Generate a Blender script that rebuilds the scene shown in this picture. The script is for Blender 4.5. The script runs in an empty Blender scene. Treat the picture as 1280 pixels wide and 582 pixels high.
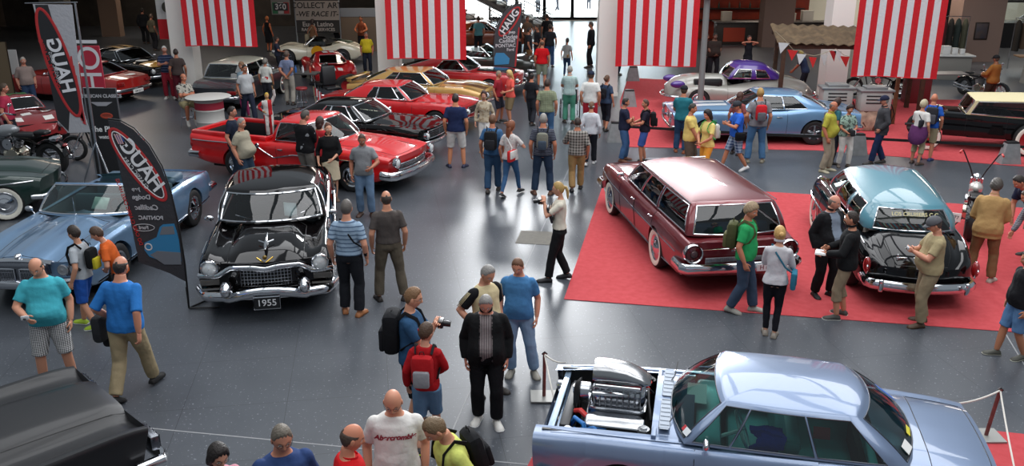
import bpy, bmesh, math, random
import numpy as np
from mathutils import Vector, Matrix, noise
from mathutils.bvhtree import BVHTree
R = math.radians; PI = math.pi
SC = bpy.context.scene; COL = SC.collection
random.seed(7)
# ---------------------------------------------------------------- camera, world, lights
CAM_H, CAM_P, CAM_F = 5.55, R(19), 1100.0
cd = bpy.data.cameras.new('camera'); cam = bpy.data.objects.new('camera', cd); COL.objects.link(cam)
cam.location = (0, 0, CAM_H); cam.rotation_euler = (R(90) - CAM_P, 0, 0)
cd.sensor_width = 36; cd.lens = CAM_F / 1280 * 36; cd.clip_end = 300
SC.camera = cam
W = bpy.data.worlds.new('world'); SC.world = W; W.use_nodes = True
bg = W.node_tree.nodes['Background']; bg.inputs[0].default_value = (.80, .90, 1, 1); bg.inputs[1].default_value = 0.30
SC.view_settings.view_transform = 'Standard'; SC.view_settings.look = 'None'
SC.view_settings.exposure = 0.0; SC.view_settings.gamma = 1; SC.view_settings.use_curve_mapping = False

def area(name, loc, rot, sx, sy, power, col=(1, 1, 1)):
    l = bpy.data.lights.new(name, 'AREA'); l.shape = 'RECTANGLE'; l.size = sx; l.size_y = sy; l.energy = power; l.color = col
    o = bpy.data.objects.new(name, l); COL.objects.link(o); o.location = loc; o.rotation_euler = rot
    return o
# daylight falling through the hall's long glass roof, and through the glazed entrance at the back
for i, (x, y) in enumerate([(-9, 4), (-3, 4), (3, 4), (9, 4), (-9, 15), (-3, 15), (3, 15), (9, 15), (-6, 25), (0, 25), (6, 25), (12, 25)]):
    area('skylight', (x + 1.5, y, 13.5), (0, 0, 0), 5.3, 9.2, (400 if x < 0 else 570) * (1.0 if y > 10 else .8), (.97, .98, 1))
area('outdoor_daylight', (4, 71, 16), (0, 0, 0), 26, 18, 120000, (.96, .98, 1))
for x, y in ((-18, 40), (-6, 42), (6, 42), (18, 40), (-18, 50), (-4, 51), (14, 50), (26, 42)):  # added fill under the gallery to brighten the dark back; no visible lamps
    area('gallery_fill', (x, y, 5.2), (0, 0, 0), 3, 3, 190 if x < 12 else 260, (1, .86, .72))

def GP(u, v, z=0):                     # where the sight line through a pixel of the photo meets height z
    X = (u - 640) / CAM_F; Y = (v - 291) / CAM_F; c, s = math.cos(CAM_P), math.sin(CAM_P)
    d = (X, c - Y * s, -s - Y * c); t = (z - CAM_H) / d[2]
    return Vector((d[0] * t, d[1] * t, z))
def GY(u, v, y):                       # where it meets the upright plane at distance y
    X = (u - 640) / CAM_F; Y = (v - 291) / CAM_F; c, s = math.cos(CAM_P), math.sin(CAM_P)
    d = (X, c - Y * s, -s - Y * c); t = y / d[1]
    return Vector((d[0] * t, y, CAM_H + d[2] * t))

# ---------------------------------------------------------------- materials
MATS = {}
def lin(c):
    if isinstance(c, str): c = tuple(int(c[i:i+2], 16) / 255 for i in (0, 2, 4))
    return tuple((x / 12.92 if x <= .04045 else ((x + .055) / 1.055) ** 2.4) for x in c[:3]) + (1,)
def mat(name, col, rough=.6, metal=0, coat=0, emit=None, spec=.5, key=None, bump=0, bscale=60):
    k = key or (name, col, rough, metal, coat, emit, bump)
    if k in MATS: return MATS[k]
    m = bpy.data.materials.new(name); m.use_nodes = True; n = m.node_tree.nodes; p = n['Principled BSDF']
    p.inputs['Base Color'].default_value = lin(col); p.inputs['Roughness'].default_value = rough; p.inputs['Metallic'].default_value = metal
    p.inputs['Coat Weight'].default_value = coat; p.inputs['Coat Roughness'].default_value = .04; p.inputs['Specular IOR Level'].default_value = spec
    if emit: p.inputs['Emission Color'].default_value = lin(col); p.inputs['Emission Strength'].default_value = emit
    if bump:
        t = n.new('ShaderNodeTexNoise'); t.inputs['Scale'].default_value = bscale; t.inputs['Detail'].default_value = 3
        tc = n.new('ShaderNodeTexCoord'); m.node_tree.links.new(tc.outputs['Object'], t.inputs['Vector'])
        b = n.new('ShaderNodeBump'); b.inputs['Strength'].default_value = bump; b.inputs['Distance'].default_value = .02
        m.node_tree.links.new(t.outputs['Fac'], b.inputs['Height']); m.node_tree.links.new(b.outputs['Normal'], p.inputs['Normal'])
    MATS[k] = m; return m
def paint(col, metal=.15, rough=.3):
    if max(lin(col)[:3]) < .008: return mat('black_car_paint', col, .05, 0, 0)
    return mat('car_paint', col, rough, metal, 1.0)
def chrome(): return mat('chrome', 'd8dade', .1, 1)
def rubber(): return mat('rubber', '1a1a1b', .7)
def black(): return mat('satin_black', '101012', .5)
def skin(c='c98e70'): return mat('skin', c, .5)
def cloth(col, pat=None, col2='ffffff', f=30.0, w=.5):
    k = ('cloth', col, pat, col2, f, w)
    if k in MATS: return MATS[k]
    m = mat('fabric', col, .85, key=k, bump=.5, bscale=14, spec=.2)
    if pat:
        nt = m.node_tree; n = nt.nodes; L = nt.links; p = n['Principled BSDF']
        tc = n.new('ShaderNodeTexCoord'); sp = n.new('ShaderNodeSeparateXYZ'); L.new(tc.outputs['Object'], sp.inputs[0])
        def stripe(ax):
            a = n.new('ShaderNodeMath'); a.operation = 'MULTIPLY'; a.inputs[1].default_value = f; L.new(sp.outputs[ax], a.inputs[0])
            b = n.new('ShaderNodeMath'); b.operation = 'FRACT'; L.new(a.outputs[0], b.inputs[0])
            c = n.new('ShaderNodeMath'); c.operation = 'LESS_THAN'; c.inputs[1].default_value = w; L.new(b.outputs[0], c.inputs[0]); return c.outputs[0]
        if pat == 'h': fac = stripe('Z')
        elif pat == 'v': fac = stripe('Y')
        elif pat == 'plaid':
            s1, s2 = stripe('Z'), stripe('Y'); a = n.new('ShaderNodeMath'); a.operation = 'ADD'; L.new(s1, a.inputs[0]); L.new(s2, a.inputs[1])
            b = n.new('ShaderNodeMath'); b.operation = 'MULTIPLY'; b.inputs[1].default_value = .5; L.new(a.outputs[0], b.inputs[0]); fac = b.outputs[0]
        elif pat == 'blotch':
            t = n.new('ShaderNodeTexNoise'); t.inputs['Scale'].default_value = f; t.inputs['Detail'].default_value = 2; L.new(tc.outputs['Object'], t.inputs['Vector'])
            c = n.new('ShaderNodeMath'); c.operation = 'GREATER_THAN'; c.inputs[1].default_value = w; L.new(t.outputs['Fac'], c.inputs[0]); fac = c.outputs[0]
        mx = n.new('ShaderNodeMix'); mx.data_type = 'RGBA'; mx.inputs[6].default_value = lin(col); mx.inputs[7].default_value = lin(col2)
        L.new(fac, mx.inputs[0]); L.new(mx.outputs[2], p.inputs['Base Color'])
    return m
def glass(tint='bfd8d2', dark=.35, key='car_glass'):
    k = ('glass', tint, dark)
    if k in MATS: return MATS[k]
    m = bpy.data.materials.new('window_glass'); m.use_nodes = True; nt = m.node_tree; n = nt.nodes; n.clear()
    o = n.new('ShaderNodeOutputMaterial'); tr = n.new('ShaderNodeBsdfTransparent'); gl = n.new('ShaderNodeBsdfGlossy'); mx = n.new('ShaderNodeMixShader')
    c = lin(tint); tr.inputs[0].default_value = (c[0] * (1 - dark), c[1] * (1 - dark), c[2] * (1 - dark), 1)
    gl.inputs['Roughness'].default_value = .02; fr = n.new('ShaderNodeFresnel'); fr.inputs[0].default_value = 1.75
    nt.links.new(fr.outputs[0], mx.inputs[0]); nt.links.new(tr.outputs[0], mx.inputs[1]); nt.links.new(gl.outputs[0], mx.inputs[2]); nt.links.new(mx.outputs[0], o.inputs[0])
    MATS[k] = m; return m

# ---------------------------------------------------------------- mesh helpers
def link(name, me, m=None, parent=None):
    o = bpy.data.objects.new(name, me); COL.objects.link(o)
    if m is not None and not me.materials: me.materials.append(m)
    if parent is not None: o.parent = parent
    return o
def empty(name, loc=(0, 0, 0), rz=0, label=None, cat=None, group=None):
    o = bpy.data.objects.new(name, None); COL.objects.link(o); o.location = loc; o.rotation_euler = (0, 0, rz); o.empty_display_size = .2
    return tag(o, label, cat, group)
def tag(o, label=None, cat=None, group=None, kind=None):
    if label: o['label'] = label
    if cat: o['category'] = cat
    if group: o['group'] = group
    if kind: o['kind'] = kind
    return o
def copy_tree(o, parent=None):
    c = o.copy(); COL.objects.link(c)
    if parent is not None: c.parent = parent
    for ch in list(o.children): copy_tree(ch, c)
    return c
def unit(v): v = np.asarray(v, float); return v / (np.linalg.norm(v) + 1e-12)
class MB:
    def __init__(s): s.v = []; s.f = []; s.m = []; s.cm = 0
    def add(s, vs, fs):
        b = len(s.v); s.v += [tuple(map(float, p)) for p in vs]; s.f += [tuple(b + i for i in q) for q in fs]; s.m += [s.cm] * len(fs); return s
    def box(s, c, d, rz=0, top=1.0):
        x, y, z = d[0] / 2, d[1] / 2, d[2] / 2; ca, sa = math.cos(rz), math.sin(rz); P = []
        for k, t in ((-z, 1), (z, top)):
            for a, b in ((-x, -y), (x, -y), (x, y), (-x, y)):
                a *= t; b *= t; P.append((c[0] + a * ca - b * sa, c[1] + a * sa + b * ca, c[2] + k))
        return s.add(P, [(3, 2, 1, 0), (4, 5, 6, 7), (0, 1, 5, 4), (1, 2, 6, 5), (2, 3, 7, 6), (3, 0, 4, 7)])
    def rbox(s, c, d, r=.02, seg=2, M=None):
        bm = bmesh.new(); bmesh.ops.create_cube(bm, size=1)
        for v in bm.verts: v.co = Vector((v.co.x * d[0], v.co.y * d[1], v.co.z * d[2]))
        bmesh.ops.bevel(bm, geom=bm.edges[:], offset=min(r, min(d) * .49), segments=seg, affect='EDGES', profile=.5)
        if M is not None: bm.transform(M)
        vs = [(v.co.x + c[0], v.co.y + c[1], v.co.z + c[2]) for v in bm.verts]; bm.verts.index_update()
        s.add(vs, [tuple(v.index for v in f.verts) for f in bm.faces]); bm.free(); return s
    def grid(s, G, cu=False, cv=False, flip=False):
        nu, nv = len(G), len(G[0]); vs = [p for r in G for p in r]; fs = []
        for i in range(nu if cu else nu - 1):
            for j in range(nv if cv else nv - 1):
                a, b = i * nv + j, ((i + 1) % nu) * nv + j; c, d = ((i + 1) % nu) * nv + (j + 1) % nv, i * nv + (j + 1) % nv
                fs.append((a, d, c, b) if flip else (a, b, c, d))
        return s.add(vs, fs)
    def loft(s, rings, caps=True):
        n = len(rings[0]); vs = [p for r in rings for p in r]; fs = []
        for i in range(len(rings) - 1):
            for j in range(n): a = i * n + j; b = i * n + (j + 1) % n; fs.append((a, b, b + n, a + n))
        if caps: fs.append(tuple(range(n - 1, -1, -1))); e = (len(rings) - 1) * n; fs.append(tuple(e + j for j in range(n)))
        return s.add(vs, fs)
    def tube(s, path, r, n=8, closed=False, ry=None, up=None):
        P = [np.array(p, float) for p in path]; N = len(P); r = [r] * N if np.isscalar(r) else r; ry = r if ry is None else ([ry] * N if np.isscalar(ry) else ry)
        rings = []; prev = np.array(up if up is not None else (0.13, 0.21, 1.0), float)
        for i in range(N):
            t = unit((P[(i + 1) % N] - P[i - 1]) if closed else (P[min(i + 1, N - 1)] - P[max(i - 1, 0)]))
            if up is not None: prev = np.array(up, float)
            a = np.cross(prev, t)
            if np.linalg.norm(a) < 1e-4: a = np.cross((1, 0, 0.1), t)
            a = unit(a); b = np.cross(t, a); prev = b
            rings.append([P[i] + a * math.cos(q) * r[i] + b * math.sin(q) * ry[i] for q in [2 * PI * k / n for k in range(n)]])
        if closed:
            n_ = n; vs = [p for rr in rings for p in rr]; fs = []
            for i in range(N):
                for j in range(n_): a = i * n_ + j; b = i * n_ + (j + 1) % n_; c = ((i + 1) % N) * n_; fs.append((a, b, c + (j + 1) % n_, c + j))
            return s.add(vs, fs)
        return s.loft(rings)
    def cyl(s, a, b, r, n=16, r2=None): return s.tube([a, b], [r, r if r2 is None else r2], n)
    def ell(s, c, r, n=12, m=8, M=None):
        rings = []
        for i in range(m + 1):
            t = PI * i / m; q = max(math.sin(t), .02)
            rings.append([(r[0] * q * math.cos(2 * PI * j / n), r[1] * q * math.sin(2 * PI * j / n), -r[2] * math.cos(t)) for j in range(n)])
        if M is not None: rings = [[tuple(M @ Vector(p)) for p in rr] for rr in rings]
        return s.loft([[(p[0] + c[0], p[1] + c[1], p[2] + c[2]) for p in rr] for rr in rings])
    def lathe(s, prof, c=(0, 0, 0), axis='y', n=28, caps=False):
        rings = []
        for r, h in prof:
            rr = []
            for j in range(n):
                a = 2 * PI * j / n; x, y = r * math.cos(a), r * math.sin(a)
                rr.append({'y': (c[0] + x, c[1] + h, c[2] + y), 'z': (c[0] + x, c[1] + y, c[2] + h), 'x': (c[0] + h, c[1] + x, c[2] + y)}[axis])
            rings.append(rr)
        return s.loft(rings, caps)
    def prism(s, poly, d, M=None):      # outline in x,z extruded along y by d
        n = len(poly); vs = [(p[0], -d / 2, p[1]) for p in poly] + [(p[0], d / 2, p[1]) for p in poly]
        if M is not None: vs = [tuple(M @ Vector(p)) for p in vs]
        return s.add(vs, [tuple(range(n)), tuple(range(2 * n - 1, n - 1, -1))] + [(i, i + n, (i + 1) % n + n, (i + 1) % n) for i in range(n)])
    def build(s, name, m, parent=None, loc=None, rz=0, sharp=40, extra=()):
        me = bpy.data.meshes.new(name); me.from_pydata(s.v, [], s.f); me.materials.append(m)
        for e in extra: me.materials.append(e)
        if extra: me.polygons.foreach_set('material_index', s.m)
        bm = bmesh.new(); bm.from_mesh(me); bmesh.ops.recalc_face_normals(bm, faces=bm.faces[:]); bm.to_mesh(me); bm.free()
        me.polygons.foreach_set('use_smooth', [True] * len(me.polygons))
        if sharp: me.set_sharp_from_angle(angle=R(sharp))
        me.update(); o = link(name, me, None, parent)
        if loc is not None: o.location = loc; o.rotation_euler = (0, 0, rz)
        return o
def text_mesh(txt, size, ext=.002, font_shear=0, align='CENTER', bold=0, sx=1.0):
    c = bpy.data.curves.new('lettering', 'FONT'); c.body = txt; c.size = size; c.extrude = ext; c.shear = font_shear; c.align_x = align; c.align_y = 'CENTER'; c.offset = bold
    o = bpy.data.objects.new('tmp', c); COL.objects.link(o); dg = bpy.context.evaluated_depsgraph_get(); dg.update()
    me = bpy.data.meshes.new_from_object(o.evaluated_get(dg)); bpy.data.objects.remove(o); bpy.data.curves.remove(c)
    if sx != 1: me.transform(Matrix.Diagonal((sx, 1, 1, 1)))
    return me
def text(name, txt, size, m, parent, M, **k):
    me = text_mesh(txt, size, **k); me.transform(M); me.materials.clear(); o = link(name, me, m, parent); return o
def pch(tab, x):
    if np.isscalar(tab): return float(tab)
    X = [t[0] for t in tab]; Y = [t[1] for t in tab]
    if x <= X[0]: return Y[0]
    if x >= X[-1]: return Y[-1]
    i = max(k for k in range(len(X)) if X[k] <= x); i = min(i, len(X) - 2)
    d = [(Y[k + 1] - Y[k]) / (X[k + 1] - X[k]) for k in range(len(X) - 1)]
    def m(k):
        if k == 0: return d[0]
        if k == len(X) - 1: return d[-1]
        return 0 if d[k - 1] * d[k] <= 0 else 2 * d[k - 1] * d[k] / (d[k - 1] + d[k])
    h = X[i + 1] - X[i]; t = (x - X[i]) / h
    return Y[i] * (1 + 2 * t) * (1 - t) ** 2 + m(i) * h * t * (1 - t) ** 2 + Y[i + 1] * t * t * (3 - 2 * t) + m(i + 1) * h * t * t * (t - 1)
# ---------------------------------------------------------------- cars (local x forward, y left, z up; ground at z = 0)
class Car:
    def __init__(c, name, label, loc, deg, S, group=None, cat='car'):
        D = dict(L=4.8, W=1.85, wm=[(-9, 1)], wr=.93, zl=.2, zs=.9, zc=.95, sec=[(.9, 0), (.965, .04), (1, .3), (1, .6), (.975, .9), (.93, 1)],
                 tf=[(0, 1, 0), (.55, .8, 0), (.85, .3, 0), (1, 0, 0)], tr=None, wf=1.4, wb=-1.35, rw=.33, ar=.38, bowf=.12, bowr=.08, rakef=0, raker=0,
                 hood=None, trunk=None, doors=[], cab=None, skiphood=False, skiptrunk=False, cut=0, open_arch=True, col='aa0000', roofcol=None, metal=.15, gh=None,
                 tub='1c1c1e', seat='26262a', top=0.9, wheel='cap', white=False, tw=.2, n=42, cutr=.93, tire_out=.02, steer=True, glasstint='b9cfca', glassdark=.45)
        D.update(S); c.S = D; c.root = empty(name, loc, R(deg), label, cat, group)
        c.P = paint(D['col'], D['metal']); c.R = paint(D['roofcol'], D['metal']) if D['roofcol'] else c.P
        c.body(); c.wheels(); c.under()
        if D['gh']: c.house()
    # point on the side at section parameter q (0 bottom .. 1 shoulder)
    def ww(c, x): return c.S['W'] / 2 * pch(c.S['wm'], x)
    def zsx(c, x): return pch(c.S['zs'], x)
    def zcx(c, x): return pch(c.S['zc'], x)
    def lo(c, x):
        S = c.S; z = pch(S['zl'], x)
        for xw in (S['wf'], S['wb']):
            d = abs(x - xw)
            if S['open_arch'] and d <= S['ar'] + 1e-6: z = max(z, S['rw'] + math.sqrt(max(S['ar'] ** 2 - d * d, 0)) - .0)
        return z
    def side(c, x, z, arch=False):
        S = c.S; zl = pch(S['zl'], x); zs = c.zsx(x); b = min(max((z - zl) / (zs - zl), 0), 1)
        return c.ww(x) * pch([(q[1], q[0]) for q in S['sec']], b)
    def warp(c, p):
        S = c.S; x, y, z = p; w = max(c.ww(x), .2); h = S['L'] / 2
        f = min(max((x - S['wf']) / (h - S['wf']), 0), 1); r = min(max((S['wb'] - x) / (h + S['wb']), 0), 1)
        q = 1 - min((y / w) ** 2, 1.2)
        x += f * f * (S['bowf'] * (q - 1)) + f ** 4 * S['rakef'] * (z - .75) - r * r * (S['bowr'] * (q - 1)) - r ** 4 * S['raker'] * (z - .75)
        return (x, y, z)
    def topz(c, x, s):
        S = c.S; zs, zc = c.zsx(x), c.zcx(x)
        def ev(T):
            k = pch([(t[0], t[1]) for t in T], s); d = pch([(t[0], t[2]) for t in T], s); return zs * (1 - k) + zc * k + d
        if not S['tr']: return ev(S['tf'])
        t = min(max((x + .6) / 1.2, 0), 1); return ev(S['tf']) * t + ev(S['tr']) * (1 - t)
    def body(c):
        S = c.S; h = S['L'] / 2; h0 = -h + S['cut']; xs = set(np.linspace(h0, h, S['n'] + 1).tolist()); cuts = []
        for xw in (S['wf'], S['wb']):
            if S['open_arch']:
                for k in range(13): cuts.append(xw + S['ar'] * math.cos(PI * k / 12))
                cuts += [xw + S['ar'] + .004, xw - S['ar'] - .004]
        cuts += [x for d in S['doors'] for x in d]
        for k in ('hood', 'trunk', 'cab'):
            if S[k]: cuts += list(S[k][:2])
        X = sorted(cuts); X = [x for i, x in enumerate(X) if i == 0 or x - X[i - 1] > .002]
        X = sorted(X + [x for x in xs if min([abs(x - q) for q in X] + [9]) > .035]); X[0] = min(X[0], h0)
        sb = [0, .03, .08, .2, .35, .5, .62, .74, .84, .92, .97, 1]; sw = S['sec'][-1][0]
        st = sorted(set([1, .97, .93, .88, .82, .74, .66, .58, .5, .4, .3, .2, .1, 0] + ([S['hood'][2]] if S['hood'] else []) + ([S['trunk'][2]] if S['trunk'] else []) + [S['cutr']]), reverse=True)
        rows = []
        for x in X:
            zl, zs, w = c.lo(x), c.zsx(x), c.ww(x); zl0 = pch(S['zl'], x); rr = [(x, w * (S['sec'][0][0] - .1), zl)]
            for b in sb:
                z = zl + (zs - zl) * b
                rr.append((x, w * pch([(q[1], q[0]) for q in S['sec']], min(max((z - zl0) / (zs - zl0), 0), 1)), z))
            for s in st[1:]: rr.append((x, w * sw * s, c.topz(x, s)))
            rows.append([c.warp(p) for p in rr])
        ns = len(sb) + 1; c.X = X; c.rows = rows
        B = {k: MB() for k in ('body', 'hood', 'trunk_lid', 'door_l', 'door_r')}
        def kind(i, j):
            xm = (X[i] + X[i + 1]) / 2
            if j >= ns - 1:
                s = (st[j - ns + 1] + st[j - ns + 2]) / 2
                if S['cab'] and S['cab'][0] > xm > S['cab'][1] and s < S['cutr']: return None
                if S['hood'] and S['hood'][0] > xm > S['hood'][1] and s < S['hood'][2]: return None if S['skiphood'] else 'hood'
                if S['trunk'] and S['trunk'][0] > xm > S['trunk'][1] and s < S['trunk'][2]: return None if S['skiptrunk'] else 'trunk_lid'
            elif 1 <= j:
                for d in S['doors']:
                    if d[0] > xm > d[1]: return 'door'
            return 'body'
        nr = len(rows[0])
        for side in (1, -1):
            for i in range(len(X) - 1):
                for j in range(nr - 1):
                    k = kind(i, j)
                    if k is None: continue
                    if k == 'door': k = 'door_l' if side > 0 else 'door_r'
                    q = [rows[i][j], rows[i + 1][j], rows[i + 1][j + 1], rows[i][j + 1]]
                    q = [(p[0], p[1] * side, p[2]) for p in q]
                    B[k].add(q, [(0, 1, 2, 3) if side > 0 else (3, 2, 1, 0)])
        for e in (0, -1):               # end faces: bridge left to right
            r = rows[e]; G = []
            for p in r[1:]:
                x0 = X[e]; G.append([c.warp((x0, c.ww(x0) * (p[1] / max(c.ww(x0), .01)) * t, p[2])) for t in (-1, -.88, -.5, -.25, 0, .25, .5, .88, 1)])
            if e == -1 and S['skiphood']:      # open nose: only the wing ends and the lower valance
                n_ = max(k_ for k_, g_ in enumerate(G) if g_[0][2] < .62 and k_ < ns) ; B['body'].grid(G[:n_ + 1]); B['body'].grid([g_[:2] for g_ in G[n_:ns + 3]]); B['body'].grid([g_[-2:] for g_ in G[n_:ns + 3]])
            else: B['body'].grid(G)
        for k, mb in B.items():
            if not mb.f: continue
            nm = 'door' if k.startswith('door') else k
            me = bpy.data.meshes.new(nm); me.from_pydata(mb.v, [], mb.f)
            bm = bmesh.new(); bm.from_mesh(me); bmesh.ops.remove_doubles(bm, verts=bm.verts, dist=.0008); bmesh.ops.recalc_face_normals(bm, faces=bm.faces[:]); bm.to_mesh(me); bm.free()
            me.polygons.foreach_set('use_smooth', [True] * len(me.polygons)); me.set_sharp_from_angle(angle=R(48)); me.materials.append(c.P)
            o = link(nm, me, None, c.root)
        # shut lines
        sm = MB()
        for d in S['doors']:
            for x in d:
                for side in (1, -1):
                    pts = []
                    for k in range(9):
                        z = c.lo(x) + .02 + (c.zsx(x) - c.lo(x) - .02) * k / 8; p = c.warp((x, c.side(x, z) + .001, z)); pts.append((p[0], p[1] * side, p[2]))
                    sm.tube(pts, .0045, 4)
        for k in ('hood', 'trunk'):
            if S[k] and not S['skip' + k]:
                x0, x1, s0 = S[k]
                for side in (1, -1):
                    sm.tube([(lambda p: (p[0], p[1] * side, p[2] + .001))(c.warp((x, c.ww(x) * sw * s0, c.topz(x, s0)))) for x in np.linspace(x0 - .01, x1 + .01, 14)], .0045, 4)
                for x in (x0, x1):
                    if abs(x) > h - .02: continue
                    sm.tube([(lambda p: (p[0], p[1], p[2] + .001))(c.warp((x, c.ww(x) * sw * s, c.topz(x, abs(s))))) for s in np.linspace(-s0, s0, 13)], .0045, 4)
        if sm.f: sm.build('panel_seam', black(), c.root)
    def trim(c, pts, r=.012, m=None, name='side_trim', out=.004, ry=None):
        for side in (1, -1):
            mb = MB(); P = []
            for (x0, z0), (x1, z1) in zip(pts[:-1], pts[1:]):
                for k in range(7):
                    t = k / 7; x, z = x0 + (x1 - x0) * t, z0 + (z1 - z0) * t; P.append((x, z))
            P.append(pts[-1]); Q = []
            for x, z in P: p = c.warp((x, c.side(x, z) + out, z)); Q.append((p[0], p[1] * side, p[2]))
            mb.tube(Q, r, 6, ry=ry); mb.build(name, m or chrome(), c.root)
    def wheels(c):
        S = c.S; rw, tw = S['rw'], S['tw']; sw = rw * .2
        proto = None
        for x in (S['wf'], S['wb']):
            for side in (1, -1):
                y = (c.ww(x) - tw / 2 - S['tire_out']) * side; r = rw if x == S['wf'] or 'rwb' not in S else S['rwb']
                t = MB(); a = .66
                t.lathe([(r * a, -tw * .42), (r * .86, -tw * .5), (r * .97, -tw * .42), (r, -tw * .3), (r, tw * .3), (r * .97, tw * .42), (r * .86, tw * .5), (r * a, tw * .42)], n=26)
                w = t.build('wheel', rubber(), c.root, (x, y, r)); w.rotation_euler = (0, 0, 0 if side > 0 else PI)
                if S['white']:
                    m = MB(); m.lathe([(r * .66, tw * .43), (r * .74, tw * .47), (r * .86, tw * .505), (r * .9, tw * .49)], n=26); m.build('whitewall', mat('whitewall', 'e6e2d4', .6), w)
                h = MB()
                if S['wheel'] == 'cap':
                    h.lathe([(r * .68, tw * .40), (r * .64, tw * .44), (r * .56, tw * .36), (r * .5, tw * .38), (r * .34, tw * .50), (r * .3, tw * .46), (r * .14, tw * .58), (.005, tw * .6)], n=26)
                    h.build('hubcap', chrome(), w)
                else:
                    h.lathe([(r * .68, tw * .42), (r * .62, tw * .45), (r * .58, tw * .2), (r * .3, tw * .12), (.01, tw * .12)], n=26); h.build('rim', mat('rim_metal', '55585c', .35, .9), w)
                    g = MB()
                    for k in range(5):
                        q = 2 * PI * k / 5 + .3; g.rbox((math.cos(q) * r * .33, tw * .28, math.sin(q) * r * .33), (r * .6, tw * .2, r * .17), .01, 1, Matrix.Rotation(-q, 4, 'Y'))
                    g.lathe([(r * .16, tw * .2), (r * .15, tw * .42), (.005, tw * .45)], n=14); g.build('spokes', chrome(), w)
    def under(c):
        S = c.S; h = S['L'] / 2; m = MB(); w = S['W'] - 2 * S['tw'] - .22
        zt = .34 if S['cab'] else .6
        m.box((0, 0, (.17 + zt) / 2), (S['L'] - .9, w, zt - .17))
        if not S['skiphood']: m.box((S['wf'], 0, .5), (1.1, w, .26))  # blocks above the axles, added to stop light passing through the body
        m.box((S['wb'], 0, .5), (1.0, w, .26))
        m.build('underbody', mat('underbody', '0c0c0d', .8), c.root)
        if S['cab']:
            x0, x1 = S['cab'][0] - .02, S['cab'][1] + .02; wi = c.ww(0) * S['sec'][-1][0] * S['cutr'] - .005; zt = min(c.topz(x0, .9), c.topz(x1, .9)) - .01
            t = MB(); pts = []
            for z, k in ((zt, 1), (.36, .97)): pts.append([(x0, -wi * k, z), (x0, wi * k, z), (x1, wi * k, z), (x1, -wi * k, z)])
            t.add(pts[0] + pts[1], [(0, 1, 5, 4), (1, 2, 6, 5), (2, 3, 7, 6), (3, 0, 4, 7), (4, 5, 6, 7)])
            o = t.build('cabin_lining', mat('lining', S['tub'], .7), c.root, sharp=0)
            sm = mat('upholstery', S['seat'], .55, key=('uph', S['seat']))
            ln = x0 - x1; xs_ = [x0 - ln * .42] + ([x0 - ln * .82] if ln > 1.7 else [])
            for k, x in enumerate(xs_):
                s = MB(); s.rbox((x + .12, 0, .5), (.5, wi * 1.75, .2), .06); s.rbox((x - .17, 0, .74), (.16, wi * 1.75, .5), .06, 2, Matrix.Rotation(-.2, 4, 'Y')); s.build('bench_seat', sm, c.root)
            d = MB(); d.rbox((x0 - .12, 0, zt - .1), (.26, wi * 1.9, .2), .05); d.build('dashboard', mat('dash', S.get('dash', '202022'), .5), c.root)
            if S['steer']:
                w_ = MB(); M = Matrix.Rotation(-1.15, 4, 'Y'); cx, cy, cz = x0 - .45, wi * .5, zt + .02
                w_.tube([tuple((M @ Vector((.19 * math.cos(a), .19 * math.sin(a), 0))) + Vector((cx, cy, cz))) for a in np.linspace(0, 2 * PI, 20, endpoint=False)], .013, 6, closed=True)
                w_.tube([(cx, cy, cz), (cx + .3, cy, cz - .15)], .02, 6)
                for a in (0, 2.1, 4.2): w_.tube([(cx, cy, cz), tuple(M @ Vector((.19 * math.cos(a), .19 * math.sin(a), 0)) + Vector((cx, cy, cz)))], .01, 5)
                w_.build('steering_wheel', mat('wheel_rim', S.get('sw', '2a2a2c'), .3), c.root)
    def house(c):
        S = c.S; g = S['gh']
        G = dict(bulge=.02, crown=.06, side=[(.05, .47), (.52, .95)], pw=.93, pr=.93, frame=None, strip=True, vr=(.07, .93), rear=True, roof=True, sidepat=None, wbulge=.03)
        G.update(g); g = G
        sW = [0, .2, .4, .6, .78, .9, g['pw'], 1]; uk = sorted(set([0, 1] + [q for s in g['side'] for q in s]))
        uu = []
        for a, b in zip(uk[:-1], uk[1:]):
            n = max(1, int((b - a) / .12)); uu += [a + (b - a) * k / n for k in range(n)]
        sR = [1, g['pr'], .9, .78, .6, .4, .2, 0] if g['pr'] > .9 else [1, g['pr'], .78 if g['pr'] > .78 else g['pr'] - .05, .6, .4, .2, 0]
        def loop(xa, xc, w, z, bul=0):
            P = []
            for s in sW[:-1]: P.append((xa[0] + (xa[1] - xa[0]) * s ** 2.2, w[0] * s, z[0] + (z[1] - z[0]) * s * s, 'w', s))
            for u in uu: P.append((xa[1] + (xc[1] - xa[1]) * u, w[0] + (w[1] - w[0]) * u + bul * 4 * u * (1 - u), z[1] + (z[2] - z[1]) * u, 's', u))
            for s in sR: P.append((xc[0] + (xc[1] - xc[0]) * s ** 2.2, w[1] * s, z[3] + (z[2] - z[3]) * s * s, 'r', s))
            return P
        B = loop(g['xa'], g['xc'], g['wb'], g['zb'], g.get('bb', .02)); T = loop(g['ra'], g['rc'], g['wr'], g['zr'], g.get('rb', .03))
        vs = [0, g['vr'][0], .3, .5, .7, g['vr'][1], 1]; n = len(B); pts = {}
        for side in (1, -1):
            for i in range(n):
                for k, v in enumerate(vs):
                    b, t = B[i], T[i]; bu = g['bulge'] * 4 * v * (1 - v); wgt = {'s': (0, 1), 'w': (1, .3), 'r': (-1, .3)}[b[3]]
                    pts[side, i, k] = (b[0] * (1 - v) + t[0] * v + bu * wgt[0], (b[1] * (1 - v) + t[1] * v + (bu * wgt[1] if b[1] > .05 else 0)) * side, b[2] * (1 - v) + t[2] * v)
        Q = {'roof': MB(), 'windshield': MB(), 'rear_window': MB()}; sw = {}
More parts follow.
